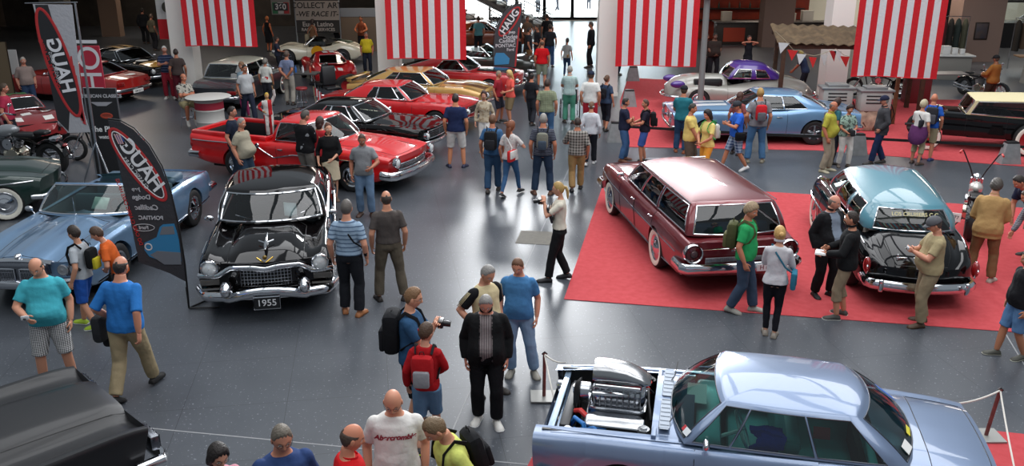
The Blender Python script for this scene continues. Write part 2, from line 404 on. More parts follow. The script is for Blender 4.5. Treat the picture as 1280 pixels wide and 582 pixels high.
        for side in (1, -1):
            for i in range(n - 1):
                a, b = B[i], B[i + 1]; typ = a[3]
                for k in range(len(vs) - 1):
                    mid = 1 <= k <= len(vs) - 3 or (k in (0, len(vs) - 2) and False)
                    inn = g['vr'][0] - 1e-6 <= vs[k] and vs[k + 1] <= g['vr'][1] + 1e-6; dst = 'roof'
                    if inn:
                        if typ == 'w' and b[3] == 'w': dst = 'windshield'
                        elif typ == 'r' and a[4] <= g['pr'] + 1e-6: dst = 'rear_window' if g['rear'] else 'roof'
                        elif typ == 's':
                            um = (a[4] + (b[4] if b[3] == 's' else 1)) / 2
                            for q, (u0, u1) in enumerate(g['side']):
                                if u0 < um < u1: dst = ('side', side, q)
                    if isinstance(dst, tuple): mb = sw.setdefault(dst, MB())
                    else:
                        if dst == 'roof' and not g['roof'] and typ != 'w': continue
                        if not g['roof'] and dst == 'roof' and typ == 'w' and k > 0 and k < len(vs) - 2 and b[3] == 'w': continue
                        mb = Q[dst]
                    q = [pts[side, i, k], pts[side, i + 1, k], pts[side, i + 1, k + 1], pts[side, i, k + 1]]
                    mb.add(q, [(0, 1, 2, 3) if side > 0 else (3, 2, 1, 0)])
        if g['roof']:
            cx = (g['ra'][0] + g['rc'][0]) / 2; sc = [1, .985, .95, .88, .76, .6, .4, .2, 0.0]
            full = [(p[0], p[1], p[2]) for p in T] + [(p[0], -p[1], p[2]) for p in T[-2:0:-1]]
            rings = []
            for s in sc:
                rr = []
                for p in full:
                    x = cx + (p[0] - cx) * (s if s > 0 else .0); y = p[1] * s
                    rr.append((x, y, p[2] * s + (1 - s) * (g['zr'][0] + g['zr'][3]) / 2 + g['crown'] * (1 - s * s) ** .6 + g.get('mid', 0) * (1 - s ** 2)))
                rings.append(rr)
            Q['roof'].loft(rings, False)
            # keep x spread (rings shrink towards the middle only across): rebuild as ribs for a long roof
        fm = c.R
        for k, mb in list(Q.items()) + [('side_window', m_) for m_ in sw.values()]:
            if not mb.f: continue
            me = bpy.data.meshes.new(k); me.from_pydata(mb.v, [], mb.f); bm = bmesh.new(); bm.from_mesh(me); bmesh.ops.remove_doubles(bm, verts=bm.verts, dist=.0008)
            bmesh.ops.recalc_face_normals(bm, faces=bm.faces[:]); bm.to_mesh(me); bm.free(); me.polygons.foreach_set('use_smooth', [True] * len(me.polygons)); me.set_sharp_from_angle(angle=R(50))
            me.materials.append(fm if k == 'roof' else glass(S['glasstint'], S['glassdark'])); link(k, me, None, c.root)
        fr = g['frame'] or chrome(); st = MB(); r = g.get('fr', .013)
        nw = len(sW) - 2; kk = (1, len(vs) - 2)
        for k in kk:                     # windscreen and backlight surrounds
            st.tube([pts[-1, i, k] for i in range(nw, 0, -1)] + [pts[1, i, k] for i in range(0, nw + 1)], r, 6)
            r0 = n - len(sR) + 1
            if g['rear'] and g['roof']: st.tube([pts[-1, i, k] for i in range(r0, n)] + [pts[1, i, k] for i in range(n - 2, r0 - 1, -1)], r, 6)
        for side in (1, -1):
            st.tube([pts[side, nw, k] for k in range(1, len(vs) - 1)], r, 6)
            if g['rear'] and g['roof']: st.tube([pts[side, n - len(sR) + 1, k] for k in range(1, len(vs) - 1)], r, 6)
            if g['roof']:
                us = [i for i in range(n) if B[i][3] == 's']
                for (u0, u1) in g['side']:
                    ii = [i for i in us if u0 - 1e-6 <= B[i][4] <= u1 + 1e-6] + ([us[-1] + 1] if u1 >= .999 else [])
                    lp = [pts[side, i, 1] for i in ii] + [pts[side, ii[-1], k] for k in range(2, len(vs) - 1)] + [pts[side, i, len(vs) - 2] for i in ii[::-1][1:]] + [pts[side, ii[0], k] for k in range(len(vs) - 3, 1, -1)]
                    st.tube(lp, r * .8, 5, closed=True)
        st.build('window_trim', fr, c.root); c.pts = pts; c.nv = len(vs); c.nb = n
    # ---- details
    def add(c, name, mb, m, **k): return mb.build(name, m, c.root, **k)
    def bumper(c, front=True, z=.45, hgt=.14, dep=.1, wrap=.35, out=.1, wf=1.0, m=None, name=None, dip=0):
        S = c.S; h = S['L'] / 2; sg = 1 if front else -1; mb = MB(); w = c.ww(sg * (h - .1)) * wf + .02; P = []
        bow = S['bowf'] if front else S['bowr']
        for t in np.linspace(-1, 1, 23):
            y = w * max(min(t * 1.12, 1), -1); x = h + out - bow * (y / w) ** 2 - (0 if front else S['cut'])
            e = abs(t) - .893
            if e > 0: x -= wrap * e / .107 * 1.0; y = math.copysign(w + .01, t)
            P.append((sg * x, y, z + dip * (1 - min(abs(t), 1) ** 2)))
        mb.tube(P, dep / 2, 10, ry=hgt / 2, up=(0, 0, 1))
        return mb.build(name or ('front_bumper' if front else 'rear_bumper'), m or chrome(), c.root)
    def lamp(c, x, y, z, r=.09, nm='headlight', lens='e8ecec', nx=1, ring=True):
        for side in (1, -1):
            m = MB(); m.lathe([(r, -.06 * nx), (r * 1.12, 0), (r * 1.1, .03 * nx), (r * .95, .035 * nx)], (x, y * side, z), 'x', 20)
            o = m.build(nm, chrome(), c.root)
            l = MB(); l.lathe([(r * .97, .015 * nx), (r * .7, .04 * nx), (r * .35, .055 * nx), (.004, .06 * nx)], (x, y * side, z), 'x', 20); l.build('lens', mat('lamp_lens', lens, .12, .2, coat=1), o)
    def plate(c, x, z, txt, col='f2f2ee', tc='101014', w=.52, hh=.12, y=0, nx=1):
        m = MB(); m.rbox((x, y, z), (.015, w, hh), .004, 1); o = m.build('licence_plate', mat('plate', col, .5), c.root)
        M = Matrix.Translation((x + .009 * nx, y, z)) @ Matrix.Rotation(PI / 2 * nx, 4, 'Z') @ Matrix.Rotation(PI / 2, 4, 'X')
        text('plate_lettering', txt, hh * .85, mat('plate_ink', tc, .5), o, M, ext=.001, bold=.001)
        return o
    def mirror(c, x, z=None, sides=(1, -1), m=None):
        for s in sides:
            z_ = c.zsx(x) if z is None else z; y = c.ww(x) * c.S['sec'][-1][0]; mb = MB()
            mb.tube([(x, y * s, z_ - .01), (x, (y + .05) * s, z_ + .07)], .008, 6); mb.ell((x, (y + .09) * s, z_ + .09), (.035, .075, .05), 12, 7); mb.build('wing_mirror', m or chrome(), c.root)
    def handles(c, xs, z):
        for x in xs:
            for s in (1, -1):
                y = c.side(x, z) + .02; mb = MB(); mb.rbox((x, y * s, z), (.15, .02, .028), .009); mb.cyl((x - .06, y * s, z), (x - .06, (y - .03) * s, z), .012, 6); mb.cyl((x + .06, y * s, z), (x + .06, (y - .03) * s, z), .012, 6)
                mb.build('door_handle', chrome(), c.root)
    def grille(c, x, z, w, hgt, nh=6, nv=0, back='08080a', bar=None, r=.006, nx=1, bow=0, frame=.014):
        m = MB(); N = 9; G = []
        def px(y): return x - nx * bow * (2 * y / w) ** 2
        for t in np.linspace(-.5, .5, N): G.append([(px(t * w) - nx * .02, t * w, z - hgt / 2), (px(t * w) - nx * .02, t * w, z + hgt / 2)])
        m.grid(G); o = m.build('grille', mat('grille_back', back, .6), c.root); b = MB()
        for k in range(nh): zz = z - hgt / 2 + hgt * (k + .5) / nh; b.tube([(px(y), y, zz) for y in np.linspace(-w / 2, w / 2, N)], r, 5)
        for k in range(nv): y = -w / 2 + w * (k + .5) / nv; b.tube([(px(y), y, z - hgt / 2), (px(y), y, z + hgt / 2)], r, 5)
        if frame:
            loop = [(px(y) + .005 * nx, y, z + hgt / 2) for y in np.linspace(-w / 2, w / 2, N)] + [(px(y) + .005 * nx, y, z - hgt / 2) for y in np.linspace(w / 2, -w / 2, N)]; b.tube(loop, frame, 6, closed=True)
        b.build('grille_bars', bar or chrome(), o); return o
    def sheet(c, v=.35, s=.35, side=1, w=.21, h=.28):      # price sheet behind the windscreen
        i = 2; p = Vector(c.pts[side, i, 2]); q = Vector(c.pts[side, i, 4]); r = Vector(c.pts[side, i + 1, 2]); n = (q - p).cross(r - p).normalized(); n = n if n.x < 0 else -n
        u = (q - p).normalized(); l = u.cross(n).normalized(); ctr = p + (q - p) * .35 + n * .03; m = MB()
        cs = [ctr + l * a * w / 2 + u * b * h / 2 for a, b in ((-1, -1), (1, -1), (1, 1), (-1, 1))]; m.add([tuple(x) for x in cs] + [tuple(x + n * .002) for x in cs], [(0, 1, 2, 3), (7, 6, 5, 4), (0, 4, 5, 1), (1, 5, 6, 2), (2, 6, 7, 3), (3, 7, 4, 0)])
        m.build('info_sheet', mat('paper', 'f4f4f0', .7), c.root, sharp=0)
# ---------------------------------------------------------------- setting
def noise_mat(name, c1, c2, rough=.35, scale=3, bump=0, detail=6, spots=None, spec=.5, rvar=.1):
    m = bpy.data.materials.new(name); m.use_nodes = True; nt = m.node_tree; n = nt.nodes; L = nt.links; p = n['Principled BSDF']
    tc = n.new('ShaderNodeTexCoord'); t = n.new('ShaderNodeTexNoise'); t.inputs['Scale'].default_value = scale; t.inputs['Detail'].default_value = detail; L.new(tc.outputs['Object'], t.inputs['Vector'])
    r = n.new('ShaderNodeValToRGB'); r.color_ramp.elements[0].position = .35; r.color_ramp.elements[0].color = lin(c1); r.color_ramp.elements[1].position = .68; r.color_ramp.elements[1].color = lin(c2)
    L.new(t.outputs['Fac'], r.inputs[0]); out = r.outputs[0]
    if spots:
        v = n.new('ShaderNodeTexNoise'); v.inputs['Scale'].default_value = spots[0]; v.inputs['Detail'].default_value = 1; L.new(tc.outputs['Object'], v.inputs['Vector'])
        g = n.new('ShaderNodeMath'); g.operation = 'GREATER_THAN'; g.inputs[1].default_value = spots[1]; L.new(v.outputs['Fac'], g.inputs[0])
        mx = n.new('ShaderNodeMix'); mx.data_type = 'RGBA'; mx.inputs[7].default_value = lin(spots[2]); L.new(g.outputs[0], mx.inputs[0]); L.new(out, mx.inputs[6]); out = mx.outputs[2]
    L.new(out, p.inputs['Base Color']); p.inputs['Specular IOR Level'].default_value = spec
    mr = n.new('ShaderNodeMapRange'); mr.inputs[3].default_value = rough - rvar; mr.inputs[4].default_value = rough + rvar; L.new(t.outputs['Fac'], mr.inputs[0]); L.new(mr.outputs[0], p.inputs['Roughness'])
    if bump:
        b = n.new('ShaderNodeBump'); b.inputs['Strength'].default_value = bump; b.inputs['Distance'].default_value = .01; L.new(t.outputs['Fac'], b.inputs['Height']); L.new(b.outputs[0], p.inputs['Normal'])
    return m
def struct(name, mb, m, **k): return tag(mb.build(name, m, **k), kind='structure')
FL = noise_mat('floor_slabs', '43474d', '4d5157', .33, .7, .02, 10, (30, .70, '7b7f86'), .5, .02)
def add_joints(m):
    nt = m.node_tree; n = nt.nodes; L = nt.links; p = n['Principled BSDF']; src = p.inputs['Base Color'].links[0].from_socket
    tc = n.new('ShaderNodeTexCoord'); mp = n.new('ShaderNodeMapping'); mp.inputs['Rotation'].default_value = (0, 0, R(-9)); br = n.new('ShaderNodeTexBrick'); br.offset = 0
    L.new(tc.outputs['Object'], mp.inputs[0]); L.new(mp.outputs[0], br.inputs['Vector']); br.inputs['Scale'].default_value = 1; br.inputs['Brick Width'].default_value = 1.25; br.inputs['Row Height'].default_value = 1.25
    br.inputs['Mortar Size'].default_value = .004; br.inputs['Mortar Smooth'].default_value = .3
    mx = n.new('ShaderNodeMix'); mx.data_type = 'RGBA'; mx.inputs[7].default_value = lin('2e3136'); L.new(br.outputs['Fac'], mx.inputs[0]); L.new(src, mx.inputs[6]); L.new(mx.outputs[2], p.inputs['Base Color'])
add_joints(FL)
m = MB(); m.box((0, 37, -.1), (74, 84, .2)); struct('floor', m, FL)
jm = mat('pale_joint', '8f9092', .6)
for k, (a, b) in enumerate((((1.65, 22.4), (-1.05, 7.0)), ((-9, 9.85), (9.5, 6.75)), ((7.65, 13.4), (6.45, 8.9)), ((3.35, 24), (9, 60)))):
    a = Vector((*a, 0)); b = Vector((*b, 0)); d = b - a; m = MB(); m.box((a.x + d.x / 2, a.y + d.y / 2, .0005), (d.length, .018, .003), math.atan2(d.y, d.x)); struct('trim_%d' % (k + 1), m, jm)
m = MB(); g = GP(672, 297); m.box((g.x, g.y, .002), (.75, .75, .006), R(-9)); tag(m.build('floor_hatch', noise_mat('hatch_cover', '56524a', '67635a', .6, 12)), 'square brownish floor hatch cover set in the grey slabs', 'floor hatch')
RC = noise_mat('red_carpet', 'b4474b', 'bd5054', .95, 9, .08, 5, None, .1, .02)
def carpet(pts, label, rc=RC):
    m = MB(); m.add([(*p, .002) for p in pts] + [(*p, .009) for p in pts], [tuple(range(len(pts), 2 * len(pts)))] + [(i, (i + 1) % len(pts), (i + 1) % len(pts) + len(pts), i + len(pts)) for i in range(len(pts))])
    return tag(m.build('red_carpet', rc, sharp=30), label, 'carpet', 'red carpets under the show cars')
A = GP(705, 374); B = GP(755, 227); C = GP(1010, 243); D = GP(1280, 262); E_ = GP(1280, 416)
dd = (Vector((E_.x, E_.y)) - Vector((A.x, A.y))); 
carpet([(A.x, A.y), (11.5, A.y + (E_.y - A.y) * (11.5 - A.x) / (E_.x - A.x)), (12.6, 17.3), (B.x, B.y)], 'wide red carpet under the maroon wagon and the teal-roofed saloon')
carpet([(0.72, 10.05), (1.6, 9.9), (7.6, 8.55), (7.0, 4.2), (-.6, 5.8)], 'red carpet under the silver blue drag coupe')
carpet([(3.0, 23.25), (8.1, 22.85), (18, 19.2), (20, 30), (10.6, 30.4), (10.6, 33), (4.6, 35), (3.7, 30)], 'long red carpet behind the black belt barriers')
# columns, gallery, far walls
WH = mat('white_plaster', 'ece9e2', .8); GRY = mat('grey_plaster', '8c8780', .8)
for k, (x, y, w) in enumerate([(-19.2, 31, .75), (-11.35, 31, .75), (-4.3, 31.3, .75), (3.35, 31.3, .72), (11.25, 31, .75)]):
    m = MB(); m.box((x, y, 3), (w, w, 6)); m.box((x, y, .06), (w + .04, w + .04, .12)); struct('column_%d' % (k + 1), m, WH if k else GRY)
m = MB(); m.box((0, 49, 5.6), (74, 27, .5)); struct('gallery_slab', m, mat('gallery', '6d6a66', .9))
BK = noise_mat('dark_wall', '2e2925', '3d3732', .8, 2, 0, 3)
m = MB(); m.box((-23, 55, 2.7), (40, .3, 5.4)); struct('wall_back_left', m, BK)
m = MB(); m.box((25, 57.5, 2.7), (30, .3, 5.4)); struct('wall_back_right', m, BK)
m = MB(); m.box((-31, 40, 2.7), (.3, 34, 5.4)); struct('wall_left', m, noise_mat('brown_wall', '4c423b', '5b5048', .8, 2))
m = MB(); m.box((33, 45, 2.7), (.3, 30, 5.4)); struct('wall_right', m, BK)
for k, (x, y, w, c_) in enumerate([(-22.0, 49.5, 1.0, '7b6455'), (-17.9, 48.5, 1.9, 'a5a19b'), (-26.2, 52, 1.4, '8b8780'), (13.2, 45, 1.5, '6d5a54'), (20.6, 40, 1.9, '8f776c')]):
    m = MB(); m.box((x, y, 2.7), (w, w * .6, 5.4)); struct('column_%d' % (k + 6), m, mat('pier', c_, .8))
# glazed entrance at the back: mullions, panes, bright forecourt beyond
m = MB(); m.box((3.6, 68, .01), (26, 20, .02)); struct('forecourt_ground', m, noise_mat('forecourt', 'd9d7d2', 'e8e6e2', .8, 2))
DK = mat('dark_frame', '1d1e21', .4, .5)
for k in range(7):
    x = -.6 + k * 1.8; f = MB(); f.box((x - .85, 58.6, 2.6), (.14, .14, 5.2)); f.box((x + .85, 58.6, 2.6), (.14, .14, 5.2)); f.box((x, 58.6, .1), (1.7, .12, .2)); f.box((x, 58.6, 2.55), (1.7, .1, .12)); o = struct('window_%d' % (k + 1), f, DK)
    g = MB(); g.box((x, 58.6, 2.6), (1.6, .02, 5.0)); g.build('pane', glass('e8eef0', .02), o)
m = MB(); m.box((4, 84, 5), (50, .3, 12)); struct('building_opposite', m, mat('pale_facade', 'cfd3d6', .9))
# ---------------------------------------------------------------- the cars in the front half of the hall
def script_bar(c, x, z, w, y=0, r=.01, name='emblem', m=None, nx=1):
    mb = MB(); mb.tube([(x, y + w / 2, z), (x, y + w * .2, z + .02), (x, y - w * .2, z - .01), (x, y - w / 2, z + .015)], r, 6); return mb.build(name, m or chrome(), c.root)

# silver blue drag coupe with the bonnet off
nova = Car('drag_coupe', 'silver blue two-door drag coupe with bonnet removed and chrome blower engine', (2.58, 7.83, .009), 167.7, dict(
    L=4.5, W=1.80, wm=[(-2.25, .86), (-1.9, .95), (-1, 1), (1, 1), (1.9, .96), (2.25, .92)], zl=[(-2.25, .38), (-1.9, .24), (1.9, .24), (2.25, .38)],
    zs=[(-2.25, .84), (-1.6, .90), (-1, .92), (.6, .90), (1.6, .88), (2.25, .84)], zc=[(-2.25, .86), (-1.8, .93), (-1.25, .97), (.9, .97), (1.5, .95), (2.25, .87)],
    sec=[(.9, 0), (.95, .03), (.985, .25), (1, .55), (.995, .76), (.96, .9), (.925, .965), (.89, 1)], tf=[(0, 1, 0), (.5, .85, 0), (.78, .3, 0), (.86, 0, .002), (1, 0, 0)],
    wf=1.36, wb=-1.40, rw=.33, ar=.37, bowf=.0, bowr=.07, rakef=.05, hood=(2.26, 1.12, .80), skiphood=True, cut=.22, trunk=(-1.42, -1.98, .84), doors=[(.70, -.42)], cab=(.72, -.98), cutr=.9,
    col='7183a0', metal=.45, tub='4f979b', seat='4a9a9e', dash='7fbfc2', sw='c9d6d4', glasstint='b5dcd6', glassdark=.12, n=56, wheel='spoke',
    gh=dict(xa=(.98, .80), ra=(.50, .44), rc=(-.88, -.74), xc=(-1.36, -1.18), wb=(.77, .78), wr=(.55, .56), zb=(.955, .93, .93, .95), zr=(1.33, 1.30, 1.28, 1.31), crown=.055, bulge=.03, frame=mat('dark_trim', '4a4e55', .3, .8), side=[(.025, .20), (.21, .60), (.615, .93)], pw=.94, pr=.9, fr=.007)))
c = nova
c.bumper(False, z=.5, hgt=.14, dep=.09, out=.06); c.bumper(True, z=.48, hgt=.12, dep=.07, out=-.03, wrap=.2)
c.handles([-.30], .80); c.mirror(.60, .93, sides=(1,))
c.trim([(2.1, .875), (.8, .905), (-1.8, .885)], r=.006, out=-.075 + .0, name='feature_line', m=c.P)
for s in (1, -1): m = MB(); m.rbox((-2.07, s * .6, .68), (.04, .36, .15), .03); m.build('tail_light', mat('tail_red', '8c0f12', .25, coat=1), c.root)
c.lamp(2.20, .62, .66, .08)
# cowl vent panel and seams
m = MB()
m.rbox((1.0, .32, .97), (.11, .56, .012), .004, 1); m.rbox((1.0, -.32, .97), (.11, .56, .012), .004, 1)
for k in range(16):
    y = -.62 + 1.24 * k / 15; m.rbox((1.0 - .0 * k, y, .978), (.09, .022, .004), .002, 1)
m.build('cowl_grille', mat('vent_metal', '7f8894', .5, .5), c.root)
m = MB()
for y, x in ((.48, .97), (-.38, .99)):
    m.tube([(x - .02, y, .985), (x - .05, y - .08, 1.0), (x - .04 - .03, y - .40, 1.0)], .006, 5)
m.build('wiper', black(), c.root)
# engine bay
bay = MB(); bay.box((1.63, 0, .42), (1.12, 1.36, .06)); bay.box((1.63, .66, .62), (1.12, .03, .48)); bay.box((1.63, -.66, .62), (1.12, .03, .48)); bay.box((1.08, 0, .62), (.03, 1.34, .48))
bay.build('engine_bay', mat('bay_black', '131416', .5), c.root)
m = MB(); m.rbox((1.095, 0, .90), (.05, 1.38, .07), .01); m.build('firewall', c.P, c.root)
m = MB(); m.rbox((2.12, 0, .80), (.07, 1.36, .05), .012); m.rbox((2.12, 0, .5), (.05, 1.3, .06), .01); m.rbox((2.12, .6, .65), (.05, .05, .3), .01); m.rbox((2.12, -.6, .65), (.05, .05, .3), .01); m.build('radiator_support', paint('8fa6c0', .4), c.root)
m = MB(); m.rbox((2.02, 0, .62), (.07, .9, .36), .02); m.rbox((1.99, 0, .79), (.09, .95, .04), .012); m.build('radiator', mat('radiator_core', '2a2b2e', .5), c.root)
m = MB()
for a in range(6): m.rbox((1.92, math.cos(a * PI / 3) * .15, .64 + math.sin(a * PI / 3) * .15), (.012, .2, .07), .005, 1, Matrix.Rotation(a * PI / 3, 4, 'X'))
m.build('cooling_fan', black(), c.root)
eng = MB(); eng.rbox((1.52, 0, .60), (.62, .42, .34), .04); eng.rbox((1.5, .26, .68), (.56, .2, .14), .04, 2, Matrix.Rotation(-.5, 4, 'X')); eng.rbox((1.5, -.26, .68), (.56, .2, .14), .04, 2, Matrix.Rotation(.5, 4, 'X'))
eng.build('engine_block', mat('cast_alu', '8d9196', .4, .85), c.root)
for s in (1, -1):
    m = MB(); m.rbox((1.5, s * .36, .80), (.62, .17, .12), .04, 3, Matrix.Rotation(-s * .45, 4, 'X'))
    m.build('valve_cover', mat('polished_alu', 'c9ccd0', .2, 1), c.root)
m = MB(); m.rbox((1.5, 0, .80), (.6, .30, .14), .03); m.rbox((1.5, 0, .97), (.56, .30, .22), .07, 3)
for k in range(9): m.rbox((1.26 + k * .06, 0, .985), (.018, .325, .235), .008, 1)
m.cyl((1.80, 0, .95), (1.90, 0, .95), .10, 20); m.rbox((1.5, 0, 1.095), (.5, .32, .03), .01); m.build('supercharger', mat('blower_alu', 'b9bcc1', .22, 1), c.root)
m = MB(); m.tube([(1.93, .11 * math.cos(a), .95 + .11 * math.sin(a)) if math.sin(a) > 0 else (1.93, .09 * math.cos(a), .58 + .09 * math.sin(a)) for a in np.linspace(0, 2 * PI, 24, endpoint=False)], .045, 6, closed=True, ry=.006); m.build('drive_belt', black(), c.root)
for x in (1.36, 1.62):
    m = MB(); m.rbox((x, 0, 1.14), (.2, .30, .09), .02); m.build('carburettor', mat('red_anod', 'b0272b', .35, .6), c.root)
m = MB(); m.cyl((1.27, .19, 1.14), (1.72, .19, 1.14), .014, 8); m.cyl((1.25, .10, 1.02), (1.75, .22, 1.06), .02, 8); m.build('fuel_rail', chrome(), c.root)
# chrome scoop: mouth to the front, tapering to the rear
rings = []
for x, w, z0, z1 in ((1.76, .165, 1.15, 1.31), (1.73, .17, 1.145, 1.32), (1.6, .165, 1.15, 1.32), (1.42, .16, 1.15, 1.30), (1.27, .15, 1.15, 1.24), (1.20, .13, 1.15, 1.19), (1.17, .1, 1.15, 1.16)):
    rr = []
    for a in np.linspace(0, PI, 15): rr.append((x, w * math.copysign(abs(math.cos(a)) ** .55, math.cos(a)), z0 + (z1 - z0) * math.sin(a) ** .6))
    rings.append(rr)
m = MB(); m.loft(rings, False); G2 = [[(p[0], p[1] * .93, 1.155 + (p[2] - 1.15) * .92) for p in r] for r in rings[:3]]; m.loft(G2, False); m.build('air_scoop', mat('scoop_chrome', 'a9aaac', .22, 1), c.root, sharp=0)
m = MB(); m.tube([(1.9, .35, .62), (1.82, .42, .75), (1.7, .46, .8), (1.6, .52, .74)], .022, 8); m.tube([(2.0, .5, .72), (1.88, .5, .78), (1.82, .42, .7)], .03, 8); m.tube([(1.96, .30, .70), (1.90, .40, .86), (1.80, .50, .86), (1.74, .56, .70)], .024, 8); m.build('coolant_hose', mat('blue_hose', '1f6db4', .4), c.root)
m = MB(); m.tube([(1.92, .2, .82), (1.86, .28, .88), (1.78, .33, .84)], .028, 8); m.tube([(1.2, -.4, .8), (1.25, -.36, .9), (1.2, -.3, .98)], .03, 8); m.build('ignition_lead', mat('red_hose', 'c8312c', .4), c.root)
m = MB()
for k in range(8): x = 1.25 + k * .07; m.tube([(x, -.30, .9), (x - .03, -.42, .94), (x, -.5, .7)], .007, 5)
m.tube([(1.15, -.2, .9), (1.2, -.1, 1.0), (1.18, .15, .98), (1.14, .3, .86)], .014, 6); m.build('wiring', black(), c.root)
for x, y, z, r, h, cc in ((1.95, .56, .74, .05, .16, 'c9ccd0'), (1.2, .5, .82, .06, .12, 'c9ccd0'), (1.2, -.52, .82, .06, .14, '2a2b2e'), (1.86, -.3, .72, .07, .12, 'd6d8da'), (1.95, -.12, .9, .05, .08, 'dddddd')):
    m = MB(); m.cyl((x, y, z - h / 2), (x, y, z + h / 2), r, 14); m.cyl((x, y, z + h / 2), (x, y, z + h / 2 + .02), r * .6, 12); m.build('reservoir', mat('canister', cc, .25, .8), c.root)
m = MB(); m.rbox((.70, -.18, .965), (.20, .42, .004), .001, 1); m.build('info_sheet', mat('paper', 'f4f4f0', .7), c.root)
# stickers on the glass and the blue jacket over the seat
def glass_sticker(c, side, i, k, w, h, col, txt=None, tc='ffffff', out=.012, name='window_sticker'):
    p, q, r = (Vector(c.pts[side, i, k]), Vector(c.pts[side, i, k + 1]), Vector(c.pts[side, i + 1, k])); n = (q - p).cross(r - p).normalized() * (1 if side > 0 else -1)
    if n.z < 0: n = -n
    u = (q - p).normalized(); l = u.cross(n).normalized(); M = Matrix((l, u, n)).transposed().to_4x4(); M.translation = (p + q + r + Vector(c.pts[side, i + 1, k + 1])) / 4 + n * out
    m = MB(); m.rbox((0, 0, 0), (w, h, .003), .001, 1); m.v = [tuple(M @ Vector(v)) for v in m.v]; o = m.build(name, mat('sticker', col, .5), c.root)
    if txt: text('sticker_lettering', txt, h * .55, mat('sticker_ink', tc, .5), o, M @ Matrix.Translation((0, 0, .003)), ext=.0008)
glass_sticker(c, 1, 5, 1, .09, .07, 'd8dde0'); glass_sticker(c, 1, 4, 1, .055, .055, 'b5343a')
nr = c.nb
glass_sticker(c, -1, nr - 4, 2, .09, .26, '2d62b5', None); glass_sticker(c, 1, nr - 5, 1, .16, .10, 'e3e3df', None); glass_sticker(c, 1, nr - 3, 1, .16, .05, 'd9cf3e', None)
us = [i for i in range(nr)]
m = MB(); p = Vector(c.pts[1, 22 if nr > 26 else nr - 12, 3]); 
def side_point(u, v): 
    a = Vector((.80 + (-1.18 - .80) * u, .775, .93)); b = Vector((.44 + (-.74 - .44) * u, .56, 1.29)); return a.lerp(b, v) + Vector((0, .035, .0))
q = side_point(.68, .62); m.rbox(tuple(q), (.15, .004, .11), .001, 1, Matrix.Rotation(.55, 4, 'X')); m.build('red_window_sticker', mat('sticker_red', 'a3303a', .5), c.root)
jk = MB()
for k in range(9):
    rr = []; t = k / 8; x = .02 + .04 * math.sin(k * 1.3); y = .62 - .22 * t; z = .74 + .26 * math.sin(t * 2.2)
    for a in np.linspace(0, 2 * PI, 12, endpoint=False): w = .13 + .03 * math.sin(3 * a + k); rr.append((x + w * math.cos(a), y + .03 * math.sin(k + a), z + .05 * math.sin(a) + .01 * math.sin(5 * a)))
    jk.loft([rr, [(p[0], p[1] + .05, p[2] - .02) for p in rr]])
o = jk.build('folded_jacket', cloth('2546b8'), None); o.parent = None; o.matrix_world = Matrix.Translation((2.58, 7.83, .009)) @ Matrix.Rotation(R(167.7), 4, 'Z'); tag(o, 'bright blue jacket thrown over the front seat of the silver blue drag coupe', 'jacket')

# black 1955 saloon
c = caddy = Car('saloon_car', 'black 1950s saloon with chrome eggcrate grille and 1955 number plate', (-4.17, 14.9, 0), -79.5, dict(
    L=5.5, W=2.03, wm=[(-2.75, .88), (-2.2, .95), (0, .985), (1.8, .99), (2.5, .985), (2.75, .965)], zl=[(-2.75, .36), (-2.2, .26), (2.2, .26), (2.75, .40)],
    zs=[(-2.75, .92), (-2, .96), (-1, .93), (.5, .94), (1.5, .96), (2.4, .96), (2.62, .93), (2.75, .88)], zc=[(-2.75, .8), (-2.2, .98), (-1.6, 1.04), (1.0, 1.07), (1.9, 1.05), (2.4, .98), (2.75, .80)],
    sec=[(.9, 0), (.955, .04), (.985, .25), (1, .5), (.99, .75), (.95, .92), (.9, 1)], tf=[(0, 1, 0), (.25, .98, 0), (.45, .8, -.005), (.6, .25, -.05), (.72, .05, -.05), (.84, 0, -.01), (.93, 0, .012), (1, 0, 0)],
    tr=[(0, 1, 0), (.5, .75, -.01), (.75, .2, -.03), (.9, 0, .01), (1, 0, 0)], wf=1.66, wb=-1.62, rw=.36, ar=.39, bowf=.16, bowr=.12, hood=(2.66, 1.22, .62), trunk=(-1.75, -2.6, .66), doors=[(1.05, -.15), (-.17, -1.1)],
    cab=(.95, -1.3), cutr=.92, col='0c0a0b', metal=0, tub='1d2226', seat='33424a', white=False, n=54, glasstint='cfe0e4', glassdark=.25,
    gh=dict(xa=(1.48, 1.02), ra=(.92, .62), rc=(-1.0, -.72), xc=(-1.72, -1.32), wb=(.85, .86), wr=(.73, .70), zb=(1.085, 1.02, 1.0, 1.04), zr=(1.46, 1.44, 1.41, 1.42), crown=.085, bulge=.05, side=[(.03, .46), (.50, .95)], pw=.955, pr=.9, fr=.019, bb=.03, rb=.04)))
c.sheet(side=1)
# bumper with twin bullets, upper bar over the eggcrate grille
c.grille(2.755, .65, 1.36, .32, 6, 28, r=.006, bow=.12, frame=0)
m = MB(); P = []
for t in np.linspace(-1, 1, 33):
    y = t * .98; a = abs(y); z = .83 + .035 * math.exp(-(a / .12) ** 2) * -1 + (.0 if a < .50 else -.13 * min(max((a - .50) / .2, 0), 1)) ; P.append((2.80 - .17 * t * t, y, z))
m.tube(P, .03, 10, ry=.042, up=(0, 0, 1)); m.build('upper_grille_bar', chrome(), c.root)
m = MB(); P = []
for t in np.linspace(-1, 1, 41):
    y = t * 1.02; a = abs(y); z = .39 + (.09 * max(0, math.cos(min(a / .56, 1) * PI / 2)) if a < .56 else 0); P.append((2.90 - .20 * t * t - (.28 * max(0, a - .9) / .12), y, z + (.02 if a > .6 else 0)))
m.tube(P, .055, 10, ry=.075, up=(0, 0, 1)); m.build('front_bumper', chrome(), c.root)
